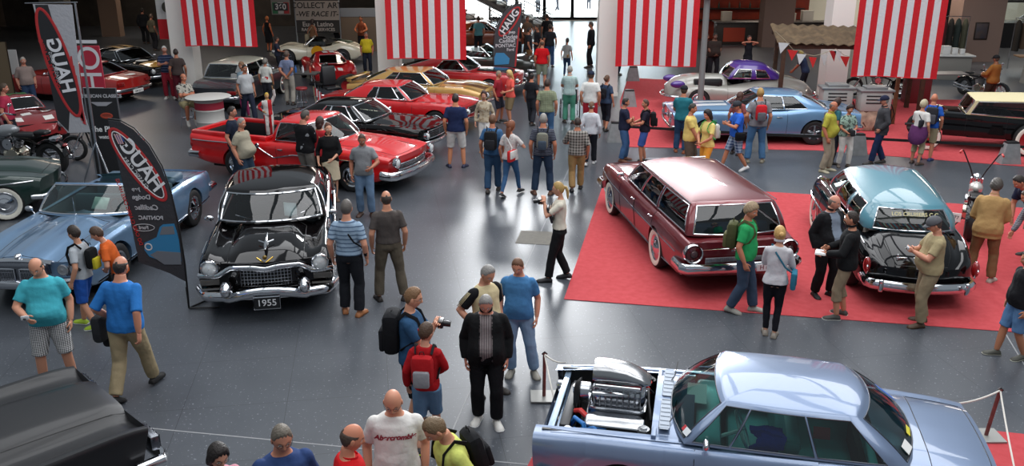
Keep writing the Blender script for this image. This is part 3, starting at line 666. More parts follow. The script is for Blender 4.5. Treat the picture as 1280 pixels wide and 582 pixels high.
m = MB(); P = [(2.86 - .12 * (y / .9) ** 2, y, .40) for y in np.linspace(-.9, .9, 15)]; m.tube(P, .04, 8, ry=.055, up=(0, 0, 1)); m.build('lower_bumper_bar', chrome(), c.root)
for s in (1, -1):
    m = MB(); m.ell((2.93, s * .56, .57), (.17, .095, .115), 18, 12); m.build('bumper_bullet', chrome(), c.root)
    m = MB(); m.tube([(2.71, s * y, .50 + 0 * y) for y in (.66, .95)], .02, 6); m.rbox((2.66, s * .82, .60), (.05, .28, .10), .02); m.build('parking_light', mat('amber_lens', '6d6a66', .2, .5), c.root)
c.lamp(2.70, .80, .83, .115)
for s in (1, -1):   # chrome visor over each headlight, hood edge crease
    m = MB(); m.tube([(2.70 + .07 * math.sin(a), s * .80 + .125 * math.cos(a), .83 + .125 * math.sin(a)) for a in np.linspace(.2, PI - .2, 12)], .014, 6); m.build('headlight_visor', chrome(), c.root)
m = MB(); x = 2.70
for s in (1, -1): m.tube([(2.74, 0, .865), (2.66, s * .12, .935)], .012, 6)
m.build('gold_v_emblem', mat('gold', 'd8b45a', .2, 1), c.root)
m = MB(); m.ell((2.68, 0, .94), (.02, .035, .035), 10, 6); m.build('crest', mat('crest', '8c7440', .3, .8), c.root)
m = MB(); m.tube([(1.95, 0, 1.085), (2.2, 0, 1.07), (2.42, 0, 1.045), (2.56, 0, 1.02)], [.008, .02, .03, .012], 8); m.tube([(2.34, s * .0, 1.05), (2.24, .11, 1.06)], .012, 6); m.tube([(2.34, 0, 1.05), (2.24, -.11, 1.06)], .012, 6); m.build('bonnet_ornament', chrome(), c.root)
c.plate(2.965, .33, '1955', '15161a', 'd9dadc', .36, .17); m = MB(); m.tube([(2.965, a * .19, .33 + b * .095) for a, b in ((-1, -1), (1, -1), (1, 1), (-1, 1))], .012, 5, closed=True); m.build('plate_frame', chrome(), c.root)
c.trim([(1.2, .72), (-2.5, .70)], r=.014); c.trim([(1.2, .72), (1.15, .50), (1.15, .34)], r=.012); c.trim([(2.3, .30), (-2.4, .30)], r=.02)
m = MB()
for s in (1, -1): m.tube([c.warp((x, c.ww(x) * .9 * s, c.zsx(x) + .012)) for x in np.linspace(1.0, -1.4, 14)], .012, 6)
m.build('beltline_trim', chrome(), c.root)
c.handles([.0, -1.0], .85); c.mirror(1.05, 1.0); c.bumper(False, z=.48, hgt=.2, dep=.14)
m = MB()
for s in (1, -1): m.tube([c.warp((x, c.ww(x) * .92 * s, c.topz(x, .93) + .006)) for x in np.linspace(2.5, 1.9, 6)], .012, 6)
m.build('wing_ornament', chrome(), c.root)
m = MB()
for s in (1, -1): m.tube([(1.45, s * .1, 1.1), (1.35, s * .3, 1.13), (1.2, s * .55, 1.17)], .008, 5)
m.build('wiper', chrome(), c.root)

# maroon station wagon seen from behind
c = wag = Car('station_wagon', 'maroon station wagon with round tail lights parked on red carpet', (3.23, 15.67, .009), 99, dict(
    L=5.25, W=2.0, wm=[(-2.62, .94), (-2.2, .985), (0, 1), (1.8, .99), (2.4, .97), (2.62, .93)], zl=[(-2.62, .34), (-2.2, .27), (2.2, .27), (2.62, .38)],
    zs=[(-2.62, .90), (-2, .945), (-.5, .95), (1, .95), (2, .94), (2.62, .88)], zc=[(-2.62, .90), (-2.2, .96), (0, 1.0), (1.1, 1.02), (1.9, .98), (2.62, .86)],
    sec=[(.9, 0), (.95, .04), (.97, .25), (.985, .45), (1, .62), (.985, .8), (.95, .93), (.9, 1)], tf=[(0, 1, 0), (.5, .8, 0), (.75, .3, -.01), (.85, 0, -.005), (1, 0, 0)],
    wf=1.80, wb=-1.22, rw=.35, ar=.385, bowf=.10, bowr=.06, rakef=-.1, hood=(2.5, 1.2, .82), doors=[(1.0, .02), (0, -1.05)], cab=(.92, -2.3), cutr=.92, white=True, wheel='cap',
    col='6e1c24', metal=.35, tub='231416', seat='3f6f98', n=52, glasstint='c8d6d6', glassdark=.45,
    gh=dict(xa=(1.35, 1.02), ra=(.72, .52), rc=(-2.22, -2.12), xc=(-2.48, -2.38), wb=(.84, .84), wr=(.72, .70), zb=(1.03, .98, .955, .93), zr=(1.44, 1.41, 1.40, 1.43), crown=.06, bulge=.035, side=[(.03, .29), (.31, .57), (.60, .985)], pw=.95, pr=.88, fr=.014, bb=.03, rb=.03)))
c.bumper(False, z=.50, hgt=.17, dep=.11, out=.1, wrap=.4); c.bumper(True, z=.5, hgt=.17, dep=.11)
c.trim([(2.55, .80), (1.6, .72), (-2.3, .66)], r=.009); c.trim([(2.3, .30), (-2.4, .30)], r=.012)
for s in (1, -1):
    m = MB(); m.lathe([(.155, .05), (.165, -.02), (.15, -.05), (.13, -.03), (.12, -.02)], (-2.60, s * .80, .73), 'x', 26); o = m.build('tail_light', chrome(), c.root)
    m = MB(); m.lathe([(.125, -.02), (.115, -.045), (.07, -.055), (.065, -.04)], (-2.60, s * .80, .73), 'x', 24); m.build('red_lens', mat('tail_red', '4a0d12', .2, coat=1), o)
    m = MB(); m.lathe([(.066, -.04), (.05, -.07), (.004, -.08)], (-2.60, s * .80, .73), 'x', 18); m.build('reversing_lens', mat('lens_grey', '5b4a4c', .2, .4), o)
m = MB(); m.rbox((-2.665, 0, .625), (.02, 1.24, .085), .01)
for k in range(40): m.rbox((-2.68, -.6 + 1.2 * k / 39, .625), (.012, .012, .07), .003, 1)
m.build('tailgate_trim', mat('brushed_alu', '9b9da0', .3, .9), c.root)
m = MB(); m.tube([(-2.66, -.66, .80), (-2.67, 0, .81), (-2.66, .66, .80)], .007, 6); m.rbox((-2.66, .06, .765), (.04, .28, .035), .012); m.build('tailgate_handle', chrome(), c.root)
c.plate(-2.78, .50, 'H 63', 'd9dadd', '7d2530', .30, .12, y=-.35, nx=-1)
c.handles([.12, -.92], .84); c.mirror(.95, .98, sides=(1,)); c.lamp(2.58, .72, .68, .09)
m = MB()
for s in (1, -1): m.tube([(x, s * (.715 + .01), 1.415) for x in np.linspace(.5, -2.15, 8)], .009, 6)
m.build('drip_rail', chrome(), c.root)
m = MB(); m.tube([(1.35, 0, 1.0), (1.35, 0, 1.01)], .01, 6); m.tube([(.60 + .1, y, 1.425) for y in (-.6, 0, .6)], .014, 6); m.build('header_trim', chrome(), c.root)

# black and teal 1950s saloon
c = chev = Car('lowered_saloon', 'black 1950s saloon with metallic teal roof and striped blanket in rear window', (6.58, 14.85, .009), 82, dict(
    L=4.85, W=1.86, wm=[(-2.42, .72), (-2.2, .88), (-1.6, .97), (-.5, 1), (1.5, 1), (2.1, .93), (2.42, .75)], zl=[(-2.42, .34), (-2, .24), (2, .24), (2.42, .34)],
    zs=[(-2.42, .66), (-2.1, .80), (-1.6, .92), (-.5, .96), (1, .96), (1.8, .93), (2.42, .74)], zc=[(-2.42, .62), (-2.3, .80), (-2.0, .96), (-1.7, 1.05), (0, 1.08), (1.0, 1.10), (1.8, 1.04), (2.3, .86), (2.42, .7)],
    sec=[(.88, 0), (.94, .04), (.985, .25), (1, .5), (.985, .72), (.94, .9), (.87, 1)], tf=[(0, 1, 0), (.4, .9, 0), (.62, .5, -.03), (.78, .08, -.03), (.9, 0, 0), (1, 0, 0)], tr=[(0, 1, 0), (.4, .95, 0), (.65, .65, 0), (.82, .15, -.02), (.92, 0, 0), (1, 0, 0)],
    wf=1.45, wb=-1.42, rw=.34, ar=.35, bowf=.3, bowr=.16, hood=(2.3, 1.15, .6), trunk=(-1.82, -2.38, .62), doors=[(.85, -.45)], cab=(.9, -1.5), cutr=.9, col='0b0b0d', roofcol='4a8090', metal=.0, tub='b23a35', seat='c9c3b4', n=52, white=True, glassdark=.15,
    gh=dict(xa=(1.18, .92), ra=(.66, .50), rc=(-1.52, -1.30), xc=(-1.78, -1.50), wb=(.76, .70), wr=(.62, .57), zb=(1.10, 1.02, 1.0, 1.04), zr=(1.50, 1.46, 1.34, 1.37), crown=.12, mid=.04, bulge=.07, side=[(.03, .30), (.33, .62), (.68, .94)], pw=.93, pr=.84, fr=.014, bb=.05, rb=.05)))
c.P2 = c.R
c.bumper(False, z=.40, hgt=.17, dep=.12, out=.12, wrap=.42); c.bumper(True, z=.42, hgt=.15, dep=.1, wrap=.4)
m = MB(); m.rbox((-2.62, 0, .45), (.07, .10, .26), .03); m.rbox((-2.58, .62, .43), (.06, .07, .2), .025); m.rbox((-2.58, -.62, .43), (.06, .07, .2), .025); m.build('bumper_guard', chrome(), c.root)
for s in (1, -1):
    m = MB(); m.ell((-2.30, s * .79, .66), (.09, .055, .13), 14, 8); m.build('tail_light', mat('tail_red', '8c0f12', .25, coat=1), c.root)
    m = MB(); m.tube([(-2.30, s * .79, .66 + .13), (-2.39, s * .80, .66), (-2.33, s * .79, .53)], .012, 6); m.build('tail_light_rim', chrome(), c.root)
m = MB(); m.tube([(-2.30, .12, .80), (-2.33, 0, .83), (-2.30, -.1, .82)], .012, 6); m.rbox((-2.32, .3, .80), (.03, .16, .03), .01); m.rbox((-2.32, .36, .81), (.02, .03, .1), .01); m.build('boot_script', chrome(), c.root)
m = MB()
for s in (1, -1): m.tube([c.warp((x, c.ww(x) * .87 * s, c.topz(x, 1) + .004)) for x in np.linspace(.9, -1.9, 14)], .011, 6)
m.build('beltline_trim', chrome(), c.root)
c.trim([(2.0, .62), (-.4, .60)], r=.012); c.lamp(2.30, .62, .72, .1)
# sun strip lettering at the top of the rear window
a = Vector(c.pts[1, c.nb - 1, 4]); b = Vector(c.pts[1, c.nb - 1, 1]); up = (a - b).normalized(); ly = Vector((0, -1, 0)); n = ly.cross(up).normalized()
M = Matrix((ly, up, n)).transposed().to_4x4(); M.translation = a + n * .05 + up * .015
text('window_lettering', 'LOS CRUISERS C.C.', .085, mat('cream_ink', 'd8cf9a', .5), c.root, M, ext=.001, bold=.001)
# rolled back window pillars painted white inside the rear glass: two interior straps
m = MB(); m.rbox((-1.45, 0, 1.0), (.34, 1.3, .02), .008); m.build('parcel_shelf', mat('shelf', '1b1b1d', .8), c.root)
bl = None
# ---------------------------------------------------------------- people (local x forward, y left; feet at z = 0)
def tint_mat():
    if 'tint' in MATS: return MATS['tint']
    m = bpy.data.materials.new('skin'); m.use_nodes = True; n = m.node_tree.nodes; p = n['Principled BSDF']; a = n.new('ShaderNodeVertexColor'); a.layer_name = 'tint'
    m.node_tree.links.new(a.outputs[0], p.inputs['Base Color']); p.inputs['Roughness'].default_value = .5; p.inputs['Specular IOR Level'].default_value = .35; MATS['tint'] = m; return m
def ik(a, t, l1, l2, pole):
    a, t, pole = Vector(a), Vector(t), Vector(pole); d = t - a; L = min(d.length, (l1 + l2) * .998); u = d.normalized(); x = (l1 * l1 - l2 * l2 + L * L) / (2 * L); h = math.sqrt(max(l1 * l1 - x * x, 0))
    p = (pole - u * pole.dot(u)).normalized(); return a + u * x + p * h, a + u * L
def remesh(mb, vox, smooth=3, wrinkle=0, seed=0):
    me = bpy.data.meshes.new('tmp'); me.from_pydata(mb.v, [], mb.f); bm = bmesh.new(); bm.from_mesh(me); bmesh.ops.recalc_face_normals(bm, faces=bm.faces[:]); bm.to_mesh(me); bm.free()
    o = bpy.data.objects.new('tmp', me); COL.objects.link(o); r = o.modifiers.new('r', 'REMESH'); r.mode = 'VOXEL'; r.voxel_size = vox; r.adaptivity = 0
    if smooth: s = o.modifiers.new('s', 'SMOOTH'); s.factor = .5; s.iterations = smooth
    dg = bpy.context.evaluated_depsgraph_get(); dg.update(); out = bpy.data.meshes.new_from_object(o.evaluated_get(dg)); bpy.data.objects.remove(o); bpy.data.meshes.remove(me)
    if wrinkle:
        n = len(out.vertices); co = np.empty(n * 3); no = np.empty(n * 3); out.vertices.foreach_get('co', co); out.vertices.foreach_get('normal', no); co = co.reshape(-1, 3); no = no.reshape(-1, 3)
        x, y, z = co.T; s = seed * 1.7
        d = np.sin(21 * z + 9 * np.sin(7 * y + s) + 5 * x) * .5 + np.sin(37 * z + 13 * y + 6 * np.sin(11 * x + s)) * .35 + np.sin(15 * y - 17 * z + s) * .3
        co += no * (d * wrinkle)[:, None]; out.vertices.foreach_set('co', co.ravel())
    out.polygons.foreach_set('use_smooth', [True] * len(out.polygons)); out.update(); return out
ARM = dict(hang=((.03, .25, .875), (-1, .5, 0)), fwd=((.20, .23, .93), (-1, .5, 0)), back=((-.14, .25, .90), (-1, .5, 0)), cross=((.23, -.05, 1.17), (0, 1, -.9)), hold=((.30, .05, 1.20), (-.2, 1, -1)), eye=((.20, .05, 1.53), (0, 1, -.6)),
           hip=((.07, .19, 1.03), (-.4, 1, 0)), pocket=((.08, .20, .93), (-1, .8, 0)), behind=((-.17, .03, .95), (-.6, 1, 0)), low=((.21, .04, .98), (-.3, 1, 0)), point=((.45, .16, 1.28), (0, .6, -1)), up=((.10, .26, 1.88), (0, 1, 0)), rest=((.30, .16, 1.08), (-.6, .8, -.3)),
           phone=((.26, .02, 1.30), (-.2, .8, -1)), strap=((.12, .10, 1.30), (0, 1, -.8)), down=((.30, .14, .80), (-.5, 1, 0)), push=((.36, .18, 1.08), (-.5, .6, -1)), reach=((.48, .1, 1.05), (0, .8, -1)))
LEG = dict(stand=((.0, .10, 0, 12), (.0, .10, 0, 12)), relax=((.06, .12, 0, 15), (-.04, .11, 0, 18)), wide=((.0, .17, 0, 20), (.0, .17, 0, 20)), walk=((.30, .08, 0, 3), (-.27, .08, .05, 3)), step=((.17, .09, 0, 5), (-.15, .09, .02, 8)), stepr=((-.15, .09, .02, 8), (.17, .09, 0, 5)), walkr=((-.27, .08, .05, 3), (.30, .08, 0, 3)), sit=((.42, .12, 0, 8), (.40, .12, 0, 8)), together=((0, .075, 0, 8), (0, .075, 0, 8)))
NP = [0]
class Person:
    def __init__(q, label, at, deg, **k):
        o = dict(H=1.76, sex='m', b=.25, w=1.0, lean=0, head=(0, 8), L='hang', R='hang', legs='relax', top=('tee', '888888'), bot=('trousers', '2c3440'), shoe='2a2420', sole=None, hair=('short', '4a3a2c'), skin='d6a488', det=1, hz=.95, z=0, open=0, inner=None, cap=None, glasses=None, curl=.5, cat=None, bust=None, group=None, tilt=0)
        o.update(k); q.o = o; NP[0] += 1; q.n = NP[0]
        p = GP(at[0], at[1], o['z']) if len(at) == 2 else Vector(at)
        q.sc = s = o['H'] / 1.75; q.root = empty('person', p, R(deg), label, o['cat'] or 'person', o['group']); q.loc = p; q.rz = R(deg)
        det = o['det']; vox = (.0135, .018, .024)[2 - det] if det < 3 else .012; q.vox = {2: .0125, 1: .017, 0: .024}[det]
        la = R(o['lean']); dz = o['hz'] - .95; fem = o['sex'] == 'w'; W_ = o['w'] * (.9 if fem else 1.0)
        def T(v, k=1):         # lean the upper body forward about the pelvis
            x, y, z = v; z0 = .95; a = la * min(max((z - .85) / .25, 0), 1); c_, s_ = math.cos(a), math.sin(a); zz = z - z0
            return Vector((x * c_ + zz * s_, y, -x * s_ + zz * c_ + z0 + dz))
        q.T = T; b = o['b']
        RG = [(.83, .085, .150, 0), (.88, .112, .168, 0), (.96, .115, .166, 0), (1.05, .102, .146, 0), (1.15, .105, .150, 0), (1.25, .116, .164, 0), (1.33, .116, .172, 0), (1.39, .102, .162, -.005), (1.425, .082, .128, -.01), (1.452, .068, .088, -.012), (1.475, .058, .064, -.012), (1.55, .052, .052, .0)]
        if fem: RG = [(.83, .085, .155, 0), (.88, .115, .182, -.01), (.96, .108, .172, -.005), (1.05, .092, .138, 0), (1.15, .096, .136, 0), (1.25, .118, .152, .012), (1.32, .108, .158, .005), (1.395, .088, .155, -.005), (1.44, .066, .105, -.012), (1.475, .048, .055, -.012), (1.55, .045, .046, 0)]
        def torso(inf, z0, z1, flare=0):
            rings = []; zs_ = sorted(set([z0, z1] + [r[0] for r in RG if z0 < r[0] < z1] + ([1.0, 1.1, 1.2] if z1 > 1.3 else [])))
            for z in [x for x in zs_ if z0 <= x <= z1]:
                rx, ry, cx = [pch([(r[0], r[i]) for r in RG], z) for i in (1, 2, 3)]; g = math.exp(-((z - 1.06) / .13) ** 2) * b; f = flare * max(0, (1.12 - z)) / .25
                rx = (rx + g * .075) * (W_ ** .7) + inf + f; ry = ry * W_ + g * .03 + inf + f; cx += g * .05
                if z > 1.46: rx -= inf * .5; ry -= inf * .5
                rings.append([tuple(T((cx + rx * math.copysign(abs(math.cos(a)) ** .9, math.cos(a)), ry * math.copysign(abs(math.sin(a)) ** .85, math.sin(a)), z))) for a in np.linspace(0, 2 * PI, 20, endpoint=False)])
            return rings
        q.arms = []; q.legs = []
        for sd, key in ((1, 'L'), (-1, 'R')):
            tg = o[key]; (tx, ty, tz), pole = ARM[tg] if isinstance(tg, str) else tg
            sh = T((-.005, sd * (.160 * W_), 1.378)); w = T((tx, sd * ty, tz)); el, wr = ik(sh, w, .285, .262, (pole[0], pole[1] * sd, pole[2])); q.arms.append((sh, el, wr, sd))
        lg = LEG[o['legs']] if isinstance(o['legs'], str) else o['legs']
        for sd, (fx, fy, fz, toe) in zip((1, -1), lg):
            hp = Vector((-.0, sd * .088 * W_, .90 + dz)); an = Vector((fx, sd * fy, .085 + fz)); kn, an = ik(hp, an, .425, .405, (1, sd * .15, 0)); q.legs.append((hp, kn, an, sd, toe, fz, fx))
        fat = 1 + b * .12
        def limb(mb, pts, rad, inf, t1=1.0, flare=0, n=12):     # a tapering limb along a bent chain
            P, A = [], []; tot = len(pts) - 1
            for i in range(tot):
                for k in range(5):
                    t = (i + k / 5)
                    if t / tot > t1: break
                    P.append(pts[i].lerp(pts[i + 1], k / 5)); A.append(t / tot)
            tl = t1 * tot; i = min(int(tl), tot - 1); P.append(pts[i].lerp(pts[i + 1], tl - i)); A.append(t1)
            mb.tube(P, [pch([(j / (len(rad) - 1), r) for j, r in enumerate(rad)], a) + inf + flare * max(0, a - .25 * 0) * (a / t1) ** 2 for a in A], n)
        AR = [.054, .050, .043, .040, .027]; LR = [.088, .076, .056, .054, .038]
        if fem: AR = [.046, .042, .036, .034, .023]; LR = [.088, .074, .052, .048, .034]
        AR = [r * fat for r in AR]; LR = [r * fat for r in LR]; q.AR = AR
        # ---- body
        B = MB(); B.loft(torso(0, .83, 1.55)); 
        for sh, el, wr, sd in q.arms: B.ell(tuple(sh), (.052 * W_, .052 * W_, .050 * W_), 10, 8); limb(B, [sh, el, wr], AR, 0)
        for hp, kn, an, sd, toe, fz, fx in q.legs: limb(B, [hp, kn, an], LR, 0); q.foot(B, an, sd, toe, fz, fx, -.006)
        me = remesh(B, q.vox, 2); H_ = MB()
        for arm in q.arms: q.hand(H_, arm, o['curl'], det)
        hv, hf, hc = q.headmesh(det)
        nb = len(me.vertices); co = np.empty(nb * 3); me.vertices.foreach_get('co', co); V = co.reshape(-1, 3).tolist() + H_.v + hv
        F = [tuple(p_.vertices) for p_ in me.polygons] + [tuple(i + nb for i in f) for f in H_.f] + [tuple(i + nb + len(H_.v) for i in f) for f in hf]
        sk = lin(o['skin']); C_ = [sk] * (nb + len(H_.v)) + hc; bpy.data.meshes.remove(me)
        q.mesh('body', V, F, tint_mat(), C_)
        # ---- clothes
        kind, colr = o['top'][:2]; tm = colr if isinstance(colr, bpy.types.Material) else cloth(colr, *o['top'][2:])
        wk = .004 if det else .003
        M_ = MB(); long_ = kind in ('long', 'jacket', 'coat'); inf = .030 if kind in ('jacket', 'coat') else .017
        z0 = {'tee': .88, 'polo': .88, 'tuck': .96, 'long': .88, 'jacket': .84, 'coat': .78, 'vest': .86, 'tank': .90, 'dress': .84}[kind]
        M_.loft(torso(inf, z0, 1.462, .02 if kind in ('jacket', 'coat', 'tee') else .008))
        sl = {'tee': .36, 'polo': .36, 'tuck': .36, 'long': .97, 'jacket': .98, 'coat': .98, 'vest': .0, 'tank': .0, 'dress': .12}[kind]
        if len(o['top']) > 7: sl = o['top'][7]
        sl = o.get('sleeve', sl)
        for sh, el, wr, sd in q.arms:
            if sl: M_.ell(tuple(sh), tuple((.052 * W_ + inf * .75) for _ in range(3)), 10, 8); limb(M_, [sh, el, wr], AR, inf * .85, sl, .012 if sl < .6 else .0)
            else: M_.ell(tuple(sh - Vector((0, sd * .02, 0))), (.05, .045, .05), 10, 8)
        me = remesh(M_, q.vox, 2, wk, q.n)
        if o['open']:
            bm = bmesh.new(); bm.from_mesh(me); ow = o['open']
            dl = [f for f in bm.faces if f.normal.x > .15 and abs(f.calc_center_median().y) < ow * (1 + .5 * max(0, 1.2 - f.calc_center_median().z)) and f.calc_center_median().x > .0]
            bmesh.ops.delete(bm, geom=dl, context='FACES'); bm.to_mesh(me); bm.free()
            I = MB(); I.loft(torso(.012, .88, 1.466)); im = o['inner']; im = cloth(*im) if isinstance(im, tuple) else cloth(im)
            q.obj('shirt', remesh(I, q.vox, 2, .003, q.n), im)
        nm = {'tee': 'shirt', 'polo': 'shirt', 'tuck': 'shirt', 'long': 'shirt', 'jacket': 'jacket', 'coat': 'jacket', 'vest': 'vest', 'tank': 'top', 'dress': 'top'}[kind]
        if o['open'] or kind in ('jacket', 'coat'): nm = 'jacket'
        q.top = q.obj(nm, me, tm)
        if kind in ('polo', 'jacket', 'coat', 'long') or o['open']:
            c_ = MB(); pts = []
            for a in np.linspace(.35, 2 * PI - .35, 18): pts.append(T((.0 + .062 * math.cos(a) + (.012 if abs(a - PI) > 2 else 0), .07 * math.sin(a), 1.482 - .025 * (1 + math.cos(a)) / 2)))
            c_.tube(pts, .007, 6, ry=.018, up=(0, 0, 1)); c_.build('collar', tm, q.top)
        kb, cb = o['bot'][:2]; bmat = cb if isinstance(cb, bpy.types.Material) else cloth(cb, *o['bot'][2:]); t1 = {'trousers': .985, 'shorts': .50, 'capri': .72, 'skirt': .45, 'leggings': .98, 'dress': .5}[kb]
        M_ = MB(); infl = {'trousers': .020, 'shorts': .026, 'capri': .016, 'skirt': .02, 'leggings': .006, 'dress': .03}[kb]
        M_.loft(torso(.013, .84, 1.0 if kind != 'tuck' else 1.03))
        if kb in ('skirt', 'dress'):
            hem = .50 if kb == 'skirt' else .45; rr = []
            for z, ex in ((1.0, 0), (.9, .02), (.75, .03), (.62, .04), (hem, .055)):
                cx = (q.legs[0][1].x + q.legs[1][1].x) / 2 * (1 - z) * 1.6; sx = .12 + ex + abs(q.legs[0][1].x - q.legs[1][1].x) * .4 * (1 - z) * 2
                rr.append([(cx + sx * math.cos(a), (.17 + ex * .6) * math.sin(a), z + dz) for a in np.linspace(0, 2 * PI, 24, endpoint=False)])
            M_.loft(rr)
        else:
            for hp, kn, an, sd, toe, fz, fx in q.legs: limb(M_, [hp, kn, an], LR, infl, t1, .014 if kb != 'leggings' else 0, 12)
        nm = {'trousers': 'trousers', 'shorts': 'shorts', 'capri': 'trousers', 'skirt': 'skirt', 'leggings': 'leggings', 'dress': 'skirt'}[kb]
        q.obj(nm, remesh(M_, q.vox, 2, wk, q.n + 3), bmat)
        # ---- shoes
        for hp, kn, an, sd, toe, fz, fx in q.legs:
            S = MB(); q.foot(S, an, sd, toe, fz, fx, .008); 
            q.mesh('shoe', S.v, S.f, mat('shoe_leather', o['shoe'], .55))
            if o['sole'] and det: S = MB(); q.foot(S, an, sd, toe, fz, fx, .011, True); q.mesh('sole', S.v, S.f, mat('shoe_sole', o['sole'], .6))
        q.hair(det)
    def obj(q, name, me, m): me.transform(Matrix.Scale(q.sc, 4)); me.materials.append(m); return link(name, me, None, q.root)
    def mesh(q, name, V, F, m, C=None):
        me = bpy.data.meshes.new(name); me.from_pydata([tuple(c * q.sc for c in v) for v in V], [], F); me.polygons.foreach_set('use_smooth', [True] * len(me.polygons))
        if C is not None: a = me.color_attributes.new('tint', 'FLOAT_COLOR', 'POINT'); a.data.foreach_set('color', np.array(C, dtype=np.float32).ravel())
        me.materials.append(m); return link(name, me, None, q.root)
    def foot(q, mb, an, sd, toe, fz, fx, inf, sole=False):
        a = R(toe) * sd; pit = min(fz * 7, .8); M = Matrix.Translation(Vector((an.x, an.y, an.z))) @ Matrix.Rotation(a, 4, 'Z') @ Matrix.Rotation(pit, 4, 'Y')
        pr = [(-.070, .022, .02), (-.060, .034, .055), (-.02, .038, .085), (.03, .038, .085), (.08, .044, .062), (.13, .050, .048), (.17, .044, .040), (.195, .026, .026), (.205, .01, .012)]; rings = []
        for x, hw, ht in pr:
            hw += inf; ht = (ht + inf * .8) if not sole else .022; zb = -.085
            rings.append([tuple(M @ Vector((x * (1 + inf * 2), hw * math.cos(t), zb + (ht * max(math.sin(t), 0) if math.sin(t) > 0 else -.0) + .002))) for t in np.linspace(0, 2 * PI, 14, endpoint=False)])
        mb.loft(rings)
    def hand(q, mb, arm, curl, det):
        sh, el, wr, sd = arm; d = (wr - el).normalized(); inw = Vector((0, -sd, 0)); n = (inw - d * inw.dot(d))
        if n.length < .3: n = Vector((0, 0, -1)) - d * (-d.z)
        n.normalize(); s = d.cross(n).normalized() * (1 if True else 1); th = s if s.x * 1 + s.z * .5 > 0 else -s   # thumb side: forward or up
        def P(a, b, c_): return wr + d * a + th * b + n * c_
        rings = []
        for a, hw, ht in ((-.02, .026, .022), (.01, .030, .019), (.045, .040, .016), (.085, .041, .013), (.095, .036, .010)): rings.append([tuple(P(a, hw * math.cos(t), ht * math.sin(t))) for t in np.linspace(0, 2 * PI, 10, endpoint=False)])
        mb.loft(rings)
        for k, (off, ln) in enumerate(((.029, .070), (.010, .078), (-.010, .073), (-.028, .058))):
            pts = [P(.085, off, 0)]; ang = 0; cur = pts[0]
            for j in range(3):
                ang += curl * (.6 + .15 * k); dd = d * math.cos(ang) + n * math.sin(ang); cur = cur + dd * ln * (.42, .32, .26)[j]; pts.append(cur)
            mb.tube(pts, [.0095, .009, .008, .0065], 6 if det > 1 else 5)
        pts = [P(.02, .030, .004), P(.045, .052, .012), P(.072, .058, .024 + curl * .012), P(.092, .050, .034 + curl * .02)]; mb.tube(pts, [.013, .011, .0095, .007], 6)
    def hframe(q):
        o = q.o; yaw, pit = R(o['head'][0]), R(o['head'][1]); c = q.T((-.006, 0, 1.53)); M = Matrix.Translation(c) @ Matrix.Rotation(R(o['lean']) * .6, 4, 'Y') @ Matrix.Rotation(yaw, 4, 'Z') @ Matrix.Rotation(pit, 4, 'Y') @ Matrix.Rotation(R(o['tilt']), 4, 'X') @ Matrix.Translation((.018, 0, .098))
        return M
    def hp(q, th, ph):      # head surface in head coordinates
        cx, cy, cz = math.cos(ph) * math.cos(th), math.cos(ph) * math.sin(th), math.sin(ph); x, y, z = .094 * cx, .076 * cy, .122 * cz
        t = max(0, -cz); y *= 1 - .30 * t * t
        if cx > 0: x = x * (1 - .12 * t) + .010 * t * cx; x *= .96
        else: x *= 1.06 * (1 - .42 * t)
        if cx > 0:
            g = lambda y0, z0, sy, sz: math.exp(-((y - y0) / sy) ** 2 - ((z - z0) / sz) ** 2)
            x += .021 * g(0, -.026, .012, .016) + .012 * g(0, -.004, .010, .022) + .005 * g(0, .028, .05, .012) - .009 * (g(.031, .004, .015, .014) + g(-.031, .004, .015, .014)) + .006 * g(0, -.062, .022, .010) + .006 * g(0, -.098, .025, .018) + .003 * (g(.04, -.03, .02, .02) + g(-.04, -.03, .02, .02))
        return Vector((x, y, z))
    def headmesh(q, det):
        nt, nph = ((24, 16), (36, 26), (56, 40))[det]; M = q.hframe(); V, C, F = [], [], []; sk = lin(q.o['skin']); hc = lin(q.o['hair'][1])
        for i in range(nph + 1):
            ph = -PI / 2 + PI * i / nph
            for j in range(nt):
                th = 2 * PI * j / nt; p = q.hp(th, ph); V.append(tuple(M @ p)); c = sk; x, y, z = p
                if x > .03:
                    e = min(((abs(y) - .031) / .013) ** 2 + ((z - .004) / .0065) ** 2, 9)
                    if e < 1: c = lin('e6ddd6') if e > .45 else lin('2a1c16')
                    elif ((abs(y) - .032) / .019) ** 2 + ((z - .024) / .0055) ** 2 < 1: c = tuple(a * .3 + b_ * .7 for a, b_ in zip(sk, hc))
                    elif (y / .024) ** 2 + ((z + .062) / .0075) ** 2 < 1: c = tuple(a * .7 + b_ * .3 for a, b_ in zip(sk, lin('9a3d3d')))
                C.append(c)
        for i in range(nph):
            for j in range(nt): a, b = i * nt + j, i * nt + (j + 1) % nt; F.append((a, b, b + nt, a + nt))
        E_ = MB()
        for s in (1, -1): E_.ell((0, s * .077, -.005), (.019, .010, .033), 8, 6); 
        b = len(V); V += [tuple(M @ Vector(v)) for v in E_.v]; F += [tuple(i + b for i in f) for f in E_.f]; C += [sk] * len(E_.v)
        return V, F, C
